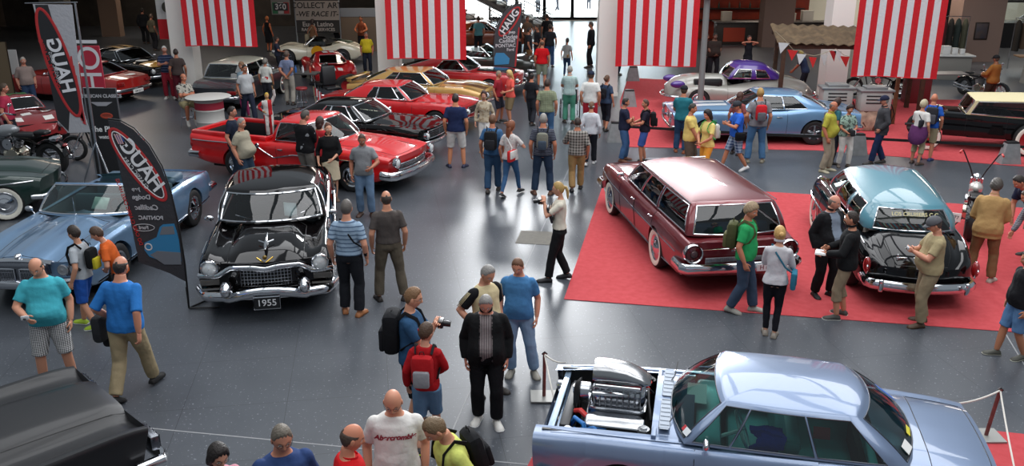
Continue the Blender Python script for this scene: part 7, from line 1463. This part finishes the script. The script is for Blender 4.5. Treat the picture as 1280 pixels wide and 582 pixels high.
p = P_('tall man in mid blue T-shirt and pale jeans behind the black-jacketed man', (641, 319), (648, 466), -96, None, top=('tee', '4477a6'), bot=('trousers', '7a94b0'), shoe='8f8a80', hair=('short', '6b4a34'), b=.55, w=1.05, head=(-8, 24), legs=((.0, .22, 0, 20), (.0, .10, 0, 10)), skin='c98a70')
# around the red carpet
p = P_('blonde woman in black trousers raising a camera in front of the maroon wagon', (714, 227), (698, 350), 176, None, sex='w', top=('tuck', 'cfc8b8'), bot=('trousers', '17181a'), shoe='17161a', hair=('pony', 'a98a50'), glasses='thin', b=.1, L=((.26, .02, 1.40), (-.2, .8, -1)), R=((.26, .02, 1.36), (-.2, .8, -1)), legs='step', head=(0, 10), skin='cd957a')
p.camera('black camera held by the blonde woman in black trousers', True); m = MB(); m.rbox((.16, .10, 1.22), (.04, .20, .28), .015, 2, Matrix.Rotation(.3, 4, 'Y')); h = MB(); h.tube([(.14, .04, 1.36), (.12, .1, 1.42), (.14, .16, 1.36)], .006, 5)
p.give('document_case', m, mat('case', '14161f', .5), 'dark document case carried by the blonde woman in black trousers', 'folder', (('carry_loop', h, black()),))
p = P_('curly-haired man in green polo shirt with camouflage backpack', (946, 252), (925, 389), -22, None, top=('polo', '2a9a5a'), bot=('trousers', '3c4a5e'), shoe='9a978e', hair=('curly', '9a8468'), b=.35, w=1.05, legs='step', head=(-25, 14), skin='bd7c60')
p.backpack('camouflage green backpack on the man in the green polo', '4a4d30', '5d5c3c', .95)
p = P_('blonde woman in white long-sleeved top and black leggings', (972, 283), (962, 420), 72, None, sex='w', top=('long', 'c9c9cc'), sleeve=.7, bot=('leggings', '17181f'), shoe='8c8378', hair=('bun', 'c09a5c'), b=.1, L='cross', R='low', legs=((.05, .07, 0, 5), (-.02, .06, 0, 5)), head=(15, 5), skin='d09a80')
p.bag('teal blue shoulder bag of the blonde woman in white top', '2f6f88', side=-1, z=.98, size=(.08, .26, .27), col2='2a6379', x=-.06)
p = P_('large bald man in open black blazer and grey-blue shirt', (1044, 243), (1026, 369), -66, None, top=('jacket', '17171a'), open=.10, inner=('7c8796',), bot=('trousers', '121215'), shoe='121214', hair=('ring', '6a5d55'), b=1.0, w=1.15, legs='relax', head=(25, 12), skin='cc8e78')
p = P_('dark-haired man in black jacket and beige knee-length shorts', (1064, 264), (1050, 396), 158, None, top=('jacket', '17181a'), bot=('capri', '8c7c66'), shoe='3a3834', sole='d8d6d0', hair=('short', '2c211b'), b=.1, L='rest', R='rest', legs='relax', head=(0, 4), skin='bf8468')
m = MB(); m.rbox((.40, .10, 1.06), (.16, .21, .012), .003, 1); m.rbox((.40, .10, 1.075), (.15, .20, .010), .003, 1); m2 = MB(); m2.rbox((.40, .10, 1.083), (.14, .19, .004), .001, 1); p.give('brochure', m, mat('paper', 'f4f4f0', .7), 'white brochures held by the man in black jacket and beige shorts', 'brochure', (('cover_page', m2, mat('cover', 'c9ccd2', .6)),))
p = P_('heavy man in tan T-shirt, khaki trousers and grey cap using a phone', (1165, 270), (1152, 405), 172, None, top=('tee', 'a39572'), bot=('trousers', '8d7f66'), shoe='4a3626', cap='5b5c60', hair=('short', '4a4038'), b=.9, w=1.08, L='hold', R='hold', legs='relax', head=(0, 24), skin='c58a70'); p.camera('dark phone held by the man in tan T-shirt and grey cap', False)
p = P_('man in tan corduroy blazer and brown trousers leaning towards the chopper', (1245, 237), (1223, 350), 58, 1.74, top=('coat', 'a98758'), bot=('trousers', '7a5c40'), shoe='b0a69a', hair=('curly', '4b4540'), b=.3, w=1.1, lean=14, legs='wide', L='low', R='low', head=(0, 15), skin='b98268')
p = P_('man in navy polo shirt bending down at the right edge', (1285, 232), (1288, 322), 190, 1.8, top=('polo', '20243c'), bot=('shorts', '8a7a6c'), hair=('short', '2c241f'), lean=50, L='down', R='reach', b=.5, w=1.1, skin='bd7f64', det=1)
p = P_('person in grey plaid shirt crouching at the right edge', (1284, 262), (1292, 345), 175, 1.62, top=('long', '8d8e96', 'plaid', '55565f', 30, .4), bot=('trousers', '4a5566'), lean=35, hair=('short', '4a3a2c'), L='low', R='reach', skin='bd7f64', det=1)
p = P_('man in black T-shirt and denim shorts at the right edge', (1280, 318), (1262, 446), 178, None, top=('tee', '16171b'), bot=('shorts', '587da6'), shoe='4a4a42', sole='b9b7a8', hair=('short', '2c241f'), b=.6, w=1.05, legs='stepr', skin='b57a5c')
# middle
p = P_('man in grey polo shirt and faded jeans looking down', (457, 165), (458, 269), -84, None, top=('polo', '7b7d80'), bot=('trousers', '5f7792'), shoe='4a342a', hair=('thin', '4b3a30'), b=.4, L='rest', R='hang', head=(0, 26), skin='a86c54')
p = P_('smiling woman in black top and short beige skirt', (415, 153), (416, 250), -74, None, sex='w', top=('long', '131315'), sleeve=.7, bot=('skirt', 'b5a890'), shoe='5a4334', hair=('bun', '5b3322'), L='low', R='hang', legs='together', b=.2, w=1.1, head=(10, 4), skin='d8a084')
p = P_('woman in dark red shirt with back to camera beside the red pickup', (399, 146), None, 78, 1.71, sex='w', top=('tee', 'a3242b'), bot=('trousers', '17181b'), hair=('bob', '38201a'), b=.5, w=1.15, head=(-20, 0), skin='c98e74')
p.bag('cream shoulder bag on the woman in dark red shirt', 'c0a878', side=-1, z=1.02, size=(.08, .24, .24))
p = P_('man in black printed sweatshirt and grey trousers leaning over red pickup', (378, 137), None, 60, 1.87, top=('long', '17171a', 'blotch', '8c8e92', 7, .66), bot=('trousers', '77726c'), hair=('short', '4a443e'), b=.6, w=1.15, L='low', R='low', head=(-25, 22), skin='bd8068')
p = P_('stout grey-haired man in beige T-shirt with bag strap', (300, 147), None, -18, 1.74, top=('tee', '9b9482'), bot=('trousers', '2c3d50'), hair=('short', '8a8680'), b=1.25, w=1.05, L='hang', R='hang', head=(0, 6), skin='c08268')
p.bag('small black bag on the stout man in beige T-shirt', '17181b', side=1, z=.98, size=(.06, .16, .18))
p = P_('dark-haired man with glasses in navy polo beside the red pickup', (288, 133), None, 0, 1.80, top=('polo', '1d2434'), bot=('trousers', DJ), hair=('short', '231b17'), glasses='thin', b=.3, head=(0, 5), skin='bd8068')
p = P_('man in navy T-shirt and white shorts with back to camera', (569, 117), (571, 209), 88, None, top=('tee', '1f2a4c'), bot=('shorts', 'c9c6c2'), shoe='232640', hair=('short', '2a211d'), b=.2, w=1.1, legs='wide', skin='c0805f')
p = P_('long-haired woman in cream cardigan and white trousers', (608, 113), (606, 191), -98, None, sex='w', top=('long', 'b9ac95', 'blotch', '9c8a70', 18, .55), bot=('leggings', 'dcdad6'), shoe='c08a60', hair=('long', '3a2420'), b=0, legs='step', L='hang', R='hang', skin='c98e74')
p = P_('man in dark red T-shirt facing the blonde woman in coral', (621, 90), (623, 152), -20, None, top=('tee', '8f2530'), bot=('shorts', '2b2c38'), hair=('short', '8a7a68'), b=.2, w=1.05, head=(10, 5), skin='b57458')
p = P_('long-haired blonde woman in coral blouse and khaki shorts', (640, 87), (638, 155), -150, None, sex='w', top=('tee', 'd9584e'), bot=('shorts', '7d6b50'), hair=('long', 'd0b070'), shoe='8b5a40', b=.2, L='rest', R='hang', head=(-5, 15), skin='c9886a')
p = P_('man in blue shirt and jeans with black backpack walking away', (620, 143), (616, 240), 80, None, top=('tee', '3a5f86'), bot=('trousers', '2f4a68'), shoe='3a332e', hair=('short', '6a4a34'), legs='stepr', b=.1, skin='b9785c')
p.backpack('black backpack on the man beside the red-haired woman', '1b1c1f', '26272b', .95)
p = P_('woman with long red-brown hair in white top and blue jeans', (639, 151), (638, 245), 62, None, sex='w', top=('tee', 'c8c2bf', 'blotch', 'b8a5a0', 22, .6), bot=('leggings', '3c5f86'), shoe='1d1d20', sole='e0e0e0', hair=('long', '7a4428'), b=.1, legs='walkr', R='strap', head=(-25, 5), skin='c9886c')
bag_rw = p.bag('red and white messenger bag on the red-haired woman', 'c22b2e', side=-1, z=1.0, size=(.10, .34, .26), col2='d9d6d2', x=-.14, y=.12)
p = P_('grey-haired man in dark striped T-shirt and jeans with grey backpack', (679, 142), (678, 243), 84, None, top=('tee', '2b2e3a', 'h', '6b6f7c', 30, .3), bot=('trousers', '2a3a50'), shoe='6a4a3a', hair=('short', '8d8a84'), b=.3, w=1.05, legs='wide', skin='b9785c')
p.backpack('pale grey and olive backpack on the man in striped T-shirt', '77776c', '3f4a58', .8, '1d1f22')
p = P_('man in black-and-white plaid shirt and khaki trousers with back to camera', (726, 147), (720, 238), 84, None, top=('polo', '9a958f', 'plaid', '35332f', 16, .45), sleeve=.5, bot=('trousers', '9a7c52'), shoe='1d1c1e', hair=('thin', '33261f'), b=.4, w=1.1, legs='stepr', L='rest', R='hang', skin='b9785c')
p = P_('man in untucked white shirt and dark trousers walking away', (739, 127), (737, 206), 78, None, top=('long', 'c6cad0'), bot=('trousers', '1d2028'), shoe='c9c9c9', hair=('short', '6a4c38'), b=.1, legs='stepr', skin='c08468')
p = P_('man in pale green check shirt and jeans with back to camera', (684, 99), None, 84, 1.76, top=('polo', '8f967c', 'plaid', '666c54', 30, .4), bot=('trousers', '3f5f84'), hair=('short', '3a2a22'), b=.4, w=1.08, skin='b9785c')
wc = P_('grey-haired man in pale check shirt and green trousers pushing a wheelchair', (713, 82), (711, 154), 84, None, top=('polo', 'b4c4c2', 'plaid', '8fb0ae', 28, .4), bot=('trousers', '4f8f78'), hair=('short', '9a958c'), b=.2, L='push', R='push', skin='c08468')
p = P_('man in white polo, red shorts and navy cap', (739, 89), None, 78, 1.78, top=('polo', 'd9d8d4'), bot=('shorts', 'b02a38'), cap='232a3c', hair=('short', '4a3a2c'), b=.5, w=1.1, skin='c08468')
p = P_('woman in navy dress top and dark leggings with small backpack', (758, 94), (756, 163), 60, None, sex='w', top=('tee', '33425a'), bot=('capri', '20242e'), hair=('bun', '5a3c28'), b=.3, w=1.1, legs='step', head=(-20, 4), skin='c08468')
p.backpack('small black backpack on the woman in navy', '1b1c22', None, .7)
p = P_('man in black polo and dark trousers walking away past the row of cars', (668, 92), (664, 156), 66, None, top=('polo', '1d1f24'), bot=('trousers', '2a2c33'), hair=('short', '2c211c'), legs='step', skin='b9785c')
p = P_('bald man in bright red T-shirt and grey shorts with back to camera', (676, 50), (677, 109), 86, None, top=('tee', 'c9161e'), bot=('shorts', '8c9480'), hair=('ring', '5a4a3c'), b=.3, w=1.1, skin='b9785c')
p = P_('dark-haired woman with ponytail in grey T-shirt and jeans', (709, 50), (708, 97), 70, None, sex='w', top=('tee', '8c8c8a'), bot=('leggings', '2c405c'), hair=('pony', '2a1c18'), b=0, skin='b9785c')
p.bag('tan waist bag on the woman with ponytail', '8a6a48', side=-1, z=.98, size=(.08, .2, .14), x=-.1, y=.08, strap=False)
p = P_('man in black suit standing beside the white column', (740, 25), (738, 84), 175, None, top=('jacket', '141418'), bot=('trousers', '121216'), hair=('short', '3a2c24'), skin='a96e54', b=.2)
for hd, ft, dg, top, bot, hc, lb, H in (((661, 34), None, 10, '25262b', '7a5a3a', '2c211c', 'man in dark T-shirt and tan trousers with hands together in the group', 1.78), ((672, 31), None, 200, '1f2026', '24262e', '33261f', 'man in black T-shirt beside the man in tan trousers', 1.76), ((687, 30), (687, 84), 90, '202126', '33486a', '2a1f1a', 'man in black T-shirt and blue jeans with back to camera near the stairs', None),
                                         ((684, 17), None, 100, '1b1c20', '1d1e24', '3a2a22', 'tall man in black at the foot of the stairs', 1.85), ((659, 20), None, -60, '6b5648', '3a2e28', '4a3424', 'brown-shirted man at the back of the group by the stairs', 1.75), ((648, 24), None, 0, '19191d', '1b1b20', '1d1614', 'person in black behind the grey feather banner', 1.7),
                                         ((598, 20), None, 110, '4d7f86', '1b1c22', '2a1f1a', 'man in teal shirt and black trousers looking at the rust orange coupe', 1.78), ((767, 45), (772, 94), 10, 'b8bcc2', '222a3a', '3a2a22', 'person in pale shirt and dark jeans half hidden by the white column', None)):
    P_(lb, hd, ft, dg, H, top=('tee', top), bot=('trousers', bot), hair=('short', hc), skin='a96e54', L='rest' if dg < 60 else 'hang')
# right half
p = P_('man in navy polo and jeans with crossed arms at the corner of the carpet', (781, 122), (778, 201), -8, None, top=('polo', '1f2338'), bot=('trousers', '41618a'), shoe='6b3f2a', hair=('short', '231b18'), b=.7, w=1.05, L='cross', R='cross', skin='b87a5e')
p = P_('young man in black and purple T-shirt and blue shorts', (800, 124), (804, 203), 172, None, top=('tee', '1f1c2a'), bot=('shorts', '3f5a9c'), hair=('short', '4a2f22'), b=0, L='rest', R='rest', head=(20, 5), skin='b87a5e')
p.backpack('black backpack on the young man in black and purple', '17181b', None, .9)
p = P_('man in teal polo, jeans and black cap with back to camera', (858, 107), (850, 191), 70, None, top=('polo', '28707c'), bot=('trousers', '2f4766'), shoe='8a4a2a', cap='23252b', b=.3, w=1.05, R='low', L='low', skin='b87a5e')
p = P_('stout man in pale yellow T-shirt and olive cargo shorts', (865, 129), None, -24, 1.74, top=('tee', 'd6bf70'), bot=('shorts', '5f564c'), hair=('short', '2f2823'), b=.95, w=1.05, R='down', L='hang', skin='b87a5e')
p = P_('dark-haired woman in yellow shirt and bright yellow trousers', (887, 136), None, -152, 1.73, sex='w', top=('tee', 'dcc878'), bot=('capri', 'dda03c'), hair=('bob', '1d1614'), b=.1, L='low', R='low', legs='step', head=(0, 18), skin='c98a6c')
p.backpack('white and green backpack on the woman in yellow', 'c9ccc6', '9fae9a', .8, '3fae5a')
p = P_('man in blue T-shirt, plaid shorts and cap looking at his phone', (914, 126), (917, 213), 186, None, top=('tee', '2a62c9'), bot=('shorts', '9fb0c4', 'plaid', '2c4470', 14, .45), cap='33363c', shoe='d6d6d4', hair=('short', '4a3a2c'), b=.3, L='hold', R='hold', legs='walkr', head=(0, 18), skin='bd7c5e')
p.bag('black camera bag on the man in blue T-shirt and plaid shorts', '15161a', side=1, z=.92, size=(.12, .24, .2))
p = P_('fair-haired man in grey shirt and jeans with back to camera', (943, 110), (943, 203), 88, None, top=('tee', '7d7c80'), bot=('trousers', '4a7096'), shoe='8a8270', hair=('short', 'a8864c'), w=1.1, b=.1, legs='wide', L='pocket', R='hang', skin='c08468')
p.backpack('red and grey backpack on the fair-haired man', 'c0242c', '5e6066', .85, '2b2c30')
p = P_('brown-haired woman behind the man with the red backpack', (925, 115), None, 50, 1.64, sex='w', top=('tee', '8a4a48'), bot=('trousers', '2a2c36'), hair=('bob', '4a2a1e'), skin='b87a5e')
p = P_('balding man in lime green vest over a check shirt', (1041, 143), (1030, 214), -30, 1.72, top=('polo', 'a8a440'), sleeve=.45, bot=('trousers', '9c8f7c'), shoe='b0a890', hair=('ring', '6a5d55'), b=.9, w=1.1, L='hang', R='hang', head=(0, 16), skin='b87458')
p = P_('woman in floral top and white trousers holding a white jacket', (1054, 133), (1053, 208), -84, None, sex='w', top=('tee', '8fa89a', 'blotch', '4f5a54', 16, .52), bot=('trousers', 'd0ccc6'), shoe='5a5048', hair=('curly', '2a1b18'), b=.4, w=1.1, L='low', R='low', skin='b87a5e')
p.bag('white jacket and black bag held by the woman in floral top', '2b2c30', side=1, z=1.02, size=(.12, .30, .18), x=.22, y=.02, strap=False, col2='d6d6d6', cat='bag')
p = P_('brown-haired woman in teal top turning towards the floral-top woman', (1046, 122), None, 20, 1.66, sex='w', top=('tee', '2f5f68'), bot=('trousers', '2a2c36'), hair=('bob', '3a241c'), skin='b87a5e', head=(0, 15))
p.backpack('grey backpack on the brown-haired woman in teal', '63676c', None, .8)
p = P_('older man in grey jacket, jeans and navy cap walking left', (1101, 132), (1096, 205), 170, 1.72, top=('coat', '3c3c40'), bot=('trousers', '1f2c4c'), cap='20243a', hair=('short', '8a8680'), shoe='2a2522', L='pocket', R='hang', legs='step', b=.3, skin='bd806a')
p = P_('white-haired woman in white T-shirt with purple sweater round her waist', (1147, 125), (1143, 205), 40, None, sex='w', top=('tee', 'd2d0cc'), bot=('capri', 'a09678'), hair=('curly', 'b0a588'), shoe='4a3a32', b=.5, w=1.1, L='low', R='hang', skin='c08468')
m = MB(); m.loft([[(.19 * math.cos(t) * s - o, .24 * s * math.sin(t), z) for t in np.linspace(0, 2 * PI, 16, endpoint=False)] for z, s, o in ((1.06, .92, 0), (.98, 1.02, .01), (.80, 1.05, .06), (.66, .9, .10), (.58, .5, .14))]); s_ = MB(); s_.tube([(.16, .06, 1.02), (.2, .02, .9), (.19, .0, .76)], [.03, .028, .02], 8); s_.tube([(.16, -.06, 1.02), (.2, -.03, .92), (.19, -.04, .8)], [.03, .028, .02], 8)
p.give('sweater', m, cloth('5a2f5c'), 'purple sweater tied round the white-haired woman', 'sweater', (('sleeve', s_, cloth('5a2f5c')),)); p.bag('small dark bag on the back of the white-haired woman', '2b2b33', side=-1, z=1.15, size=(.08, .2, .2), x=-.14, y=.08)
p = P_('bald man in blue T-shirt beside the white-haired woman', (1158, 117), (1156, 200), 62, None, top=('tee', '2457b0'), bot=('shorts', 'a09678'), hair=('none', '4a3a2c'), shoe='2a3a6a', b=.3, w=1.05, skin='c07c60')
p.backpack('dark patterned backpack on the man in blue T-shirt beside the hot rod', '2f2f35', '55555c', 1.0)
# left and back
P_('grey-haired man in small check shirt behind the chrome motorcycle', (32, 71), (40, 140), -50, None, top=('polo', '8a7a74'), sleeve=.5, bot=('trousers', '2a3a54'), hair=('short', 'a39c92'), b=.6, w=1.1, skin='b87a64')
P_('person in pink-red shirt and dark jeans at the left edge', (2, 104), None, 20, 1.86, top=('polo', 'a8304a'), bot=('trousers', '20242e'), hair=('short', '4a3a2c'), b=.4, skin='b87a64')
P_('man in black with back turned by the far white pier', (177, 10), None, 90, 1.8, top=('jacket', '17181c'), bot=('trousers', '121317'), hair=('short', '1d1614'), w=1.1, skin='8a5a48')
P_('man in olive brown shirt beside the man in black by the far pier', (188, 17), None, 60, 1.76, top=('tee', '4a463a'), bot=('trousers', '1b1b20'), hair=('short', '4a3a30'), skin='8a5a48')
P_('white-haired man in navy shirt and red trousers', (210, 57), (213, 123), -70, None, top=('polo', '232c44', 'h', '5a6480', 12, .2), bot=('trousers', '8c2432'), hair=('short', 'c9c6c0'), shoe='c9c6c0', L='rest', R='hold', b=.3, skin='b87a64')
P_('man in brown shirt and dark red trousers with back to camera', (226, 61), (227, 126), 110, None, top=('tee', '453a38'), bot=('trousers', '5a1f2a'), hair=('short', '2f241f'), b=.3, skin='a96e54')
st_ = P_('man in Hawaiian shirt and cream shorts sitting on a bar stool', (228, 92), None, -48, 1.75, hz=.80, legs=((.34, .10, .22, 5), (.30, .12, .22, 5)), top=('polo', 'a8a49a', 'blotch', '4a4a48', 15, .55), bot=('shorts', '9f9470'), shoe='c9c6c0', hair=('ring', '4a3a30'), b=1.0, w=1.05, L='cross', R='cross', head=(30, 0), skin='b87458', det=0)
P_('grey-haired woman in loose white T-shirt with back to camera', (335, 73), (336, 132), 82, None, sex='w', top=('tee', 'c9c9c2'), bot=('trousers', '2f3036'), hair=('curly', '77736c'), b=.8, w=1.15, skin='a96e54')
P_('man in small-check shirt with hands clasped behind his back', (362, 63), (363, 131), 84, None, top=('tuck', '77809a', 'plaid', '5c6580', 26, .4), bot=('trousers', '9a948a'), hair=('short', '5a4a40'), L='behind', R='behind', b=.3, skin='a96e54')
p = P_('man in white shirt with camera strap behind the drum table', (303, 89), (312, 152), -50, 1.74, top=('tee', 'b0b2b4'), bot=('trousers', '232838'), hair=('short', '2a201c'), b=.5, legs='walk', skin='a96e54')
P_('woman in pale blue top standing behind the camera-strap man', (302, 77), None, -110, 1.74, sex='w', top=('tee', '8fa6b4'), bot=('leggings', 'a83a68'), hair=('bob', '7a5a40'), skin='a96e54')
P_('man in navy T-shirt seated beside the grey-haired woman', (345, 46), None, 10, 1.5, top=('tee', '2a2f40'), bot=('trousers', '20222a'), hair=('short', '2f241f'), R='rest', skin='a96e54')
P_('red-haired woman in black dress under the first flag', (333, 20), None, 70, 1.68, sex='w', top=('tank', '17171a'), bot=('dress', '17171a'), hair=('short', 'b5652c'), skin='c06a44')
P_('man in yellow T-shirt and dark jeans beside the second flag', (459, 40), (460, 91), -82, None, top=('tee', 'c9b428'), bot=('trousers', '1f2530'), hair=('short', '6a6058'), b=.7, w=1.1, skin='b56a50')
p = P_('woman in brown top and black skirt with large cream bag', (391, 24), (393, 70), 70, None, sex='w', top=('tank', '7d5a42'), bot=('dress', '18191d'), hair=('bob', '2a1c18'), skin='9a5f48')
p.bag('large cream handbag of the woman under the sign boards', '9f957e', side=1, z=.85, size=(.12, .5, .42), cat='handbag')
P_('man in black standing beside the white race car', (420, 19), None, 40, 1.8, top=('tee', '16171b'), bot=('trousers', '15161a'), hair=('short', '1d1614'), skin='6a4636')
P_('man in dark shirt and orange vest behind the man in yellow', (451, 20), None, -100, 1.76, top=('vest', '7a3f28'), bot=('trousers', '1b1c22'), hair=('short', '3a2a22'), L='rest', R='rest', skin='b5653e')
P_('woman in dark dress behind the bar with hands at her face', (937, 44), None, -92, 1.7, sex='w', top=('tank', '17181f'), bot=('dress', '1a1b22'), hair=('bun', '3a2420'), L=((.16, .06, 1.52), (0, 1, -.3)), R=((.16, .06, 1.52), (0, 1, -.3)), skin='b5765e')
P_('woman in dark clothes left of the bar', (883, 42), None, -20, 1.66, sex='w', top=('tee', '3a2a26'), bot=('trousers', '1b1b20'), hair=('long', '3a2018'), skin='a5654c')
P_('large man in dark brown shirt left of the bar', (894, 41), None, -80, 1.8, top=('tee', '2f2623'), bot=('trousers', '1b1b20'), hair=('short', '1a1412'), w=1.3, b=.8, L='low', R='low', skin='6a4636')
P_('person in ochre jacket and black cap at the clothes stall', (1247, 69), None, 120, 1.72, top=('jacket', '8a5a2a'), bot=('trousers', '3a2e26'), cap='1b1b1d', w=1.15, skin='8a5a48', L='rest', R='rest')
P_('person in blue shirt under the corrugated roof', (1010, 62), None, 150, 1.6, top=('tee', '27324c'), bot=('trousers', '1f222c'), hair=('short', '8a7a30'), L='reach', R='reach', skin='a5654c', lean=20)
for k, (x, y, a) in enumerate(((1.8, 63, 80), (3.2, 64.5, 20), (5.6, 66, -100), (-.5, 62, -60))):
    Person(('person in grey outside the glass entrance', 'person in dark coat outside the glass entrance', 'person in pale shirt outside the glass entrance', 'person in blue outside the left glass panel')[k], (x, y, 0), a, H=1.74, det=0, top=('tee', ('5a5d63', '25262b', '8a8c90', '3a4a66')[k]), bot=('trousers', '2b2d34'), legs='step')
# racing driver figure standing in the pickup's bed
q = Person('small racing driver figure in red and white overalls in the red pickup bed', tuple(GP(338, 171, .64)), -70, H=1.12, det=1, top=('long', 'c9c6c2', 'v', 'b0242a', 4.2, .42), bot=('trousers', 'c9c6c2', 'v', 'b0242a', 6.5, .4), hair=('short', 'c9a83c'), L='up', R='hip', shoe='8a1a20', legs='together', skin='c9a068', cat='mannequin', b=0)
q.root.name = 'racing_driver_figure'
m = MB(); w = q.arms[0][2]; m.lathe([(.005, -.08), (.03, -.07), (.03, .04), (.012, .08), (.012, .13), (.004, .13)], tuple(w + Vector((.03, 0, .10))), 'z', 12); n_ = MB(); n_.lathe([(.014, .10), (.014, .135), (.004, .14)], tuple(w + Vector((.03, 0, .10))), 'z', 10)
q.give('bottle', m, mat('bottle_green', '3a2f20', .2), 'bottle raised by the small racing driver figure', 'bottle', (('bottle_cap', n_, mat('gold', 'd8b45a', .2, 1)),))
# lettering on the shirts, laid onto the cloth
def shirt_text(p, txt, size, col, z, deg=0, shift=0, back=False):
    o = p.top; me = o.data; bv = BVHTree.FromPolygons([v.co for v in me.vertices], [tuple(f.vertices) for f in me.polygons]); t = text_mesh(txt, size, ext=0, font_shear=.3, bold=.003)
    bm = bmesh.new(); bm.from_mesh(t); bmesh.ops.triangulate(bm, faces=bm.faces[:]); bmesh.ops.subdivide_edges(bm, edges=[e for e in bm.edges if e.calc_length() > size * .4], cuts=1)
    for v in bm.verts:
        s = -1 if back else 1; y = s * (v.co.x + shift); zz = z + v.co.y + (v.co.x ** 2 * -.5 if not back else 0)
        h = bv.ray_cast(Vector((s * .8, y, zz)), Vector((-s, 0, 0)))
        v.co = (h[0] + Vector((s * .003, 0, 0))) if h[0] else Vector((s * .2, y, zz))
    bm.to_mesh(t); bm.free(); t.materials.clear(); o2 = link('shirt_lettering', t, mat('shirt_ink', col, .8), p.root); return o2
shirt_text(white_t, 'Abercrombie', .068, '8f2236', 1.33)
# ---------------------------------------------------------------- striped blanket inside the black saloon
M = Matrix.Translation((6.58, 14.85, .009)) @ Matrix.Rotation(R(82), 4, 'Z'); g = empty('striped_blanket', (6.58, 14.85, .009), R(82), 'multicoloured striped blanket on the parcel shelf of the teal-roofed saloon', 'blanket')
cs = ['b02a2c', 'd6d3cc', '2d6aa0', 'c9442c', 'e0dccf', '2a2a30', 'b02a2c', '5a9ab5']; mb = [MB() for _ in range(2)]
m = MB(); n = 0
for k in range(32):
    y = -.47 + .94 * k / 31; m.cm = k % 8; m.box((-1.50, y, 1.035 + .008 * math.sin(k * .9)), (.26, .031, .04)); m.box((-1.64, y, 1.02), (.03, .031, .08))
m.build('woven_cloth', cloth(cs[0]), g, extra=[cloth(c_) for c_ in cs[1:]])
# every loose piece a part of its own
def split(o):
    bm = bmesh.new(); bm.from_mesh(o.data); bm.verts.ensure_lookup_table(); seen = set(); isl = []
    for v in bm.verts:
        if v.index in seen: continue
        st = [v]; grp = []; seen.add(v.index)
        while st:
            q = st.pop(); grp.append(q.index)
            for e in q.link_edges:
                w = e.other_vert(q)
                if w.index not in seen: seen.add(w.index); st.append(w)
        isl.append(set(grp))
    if 1 < len(isl) <= 40:
        for k, grp in enumerate(isl):
            b2 = bm.copy(); bmesh.ops.delete(b2, geom=[v for v in b2.verts if v.index not in grp], context='VERTS'); me = bpy.data.meshes.new(o.name); b2.to_mesh(me); b2.free()
            for mm in o.data.materials: me.materials.append(mm)
            if k == 0: first = me
            else: d = o.copy(); d.data = me; COL.objects.link(d)
        o.data = first
    bm.free()
for o in list(bpy.data.objects):
    if o.type == 'MESH' and o.parent and not o.children and o.name.split('.')[0] in ('panel_seam', 'beltline_trim', 'bumper_guard', 'wiper', 'ignition_lead', 'coolant_hose', 'orange_panel', 'drip_rail', 'wing_ornament', 'header_trim', 'tail_light_rim', 'hold', 'printed_car_chrome', 'boot_script', 'white_patch', 'racing_stripe', 'bonnet_stripe', 'radiator_support', 'fuel_rail', 'frame_post', 'stringer', 'red_stripe_print', 'parking_light', 'chassis_rail', 'sleeve_stripe', 'yellow_bonnet_and_stripes', 'display_slots'): split(o)
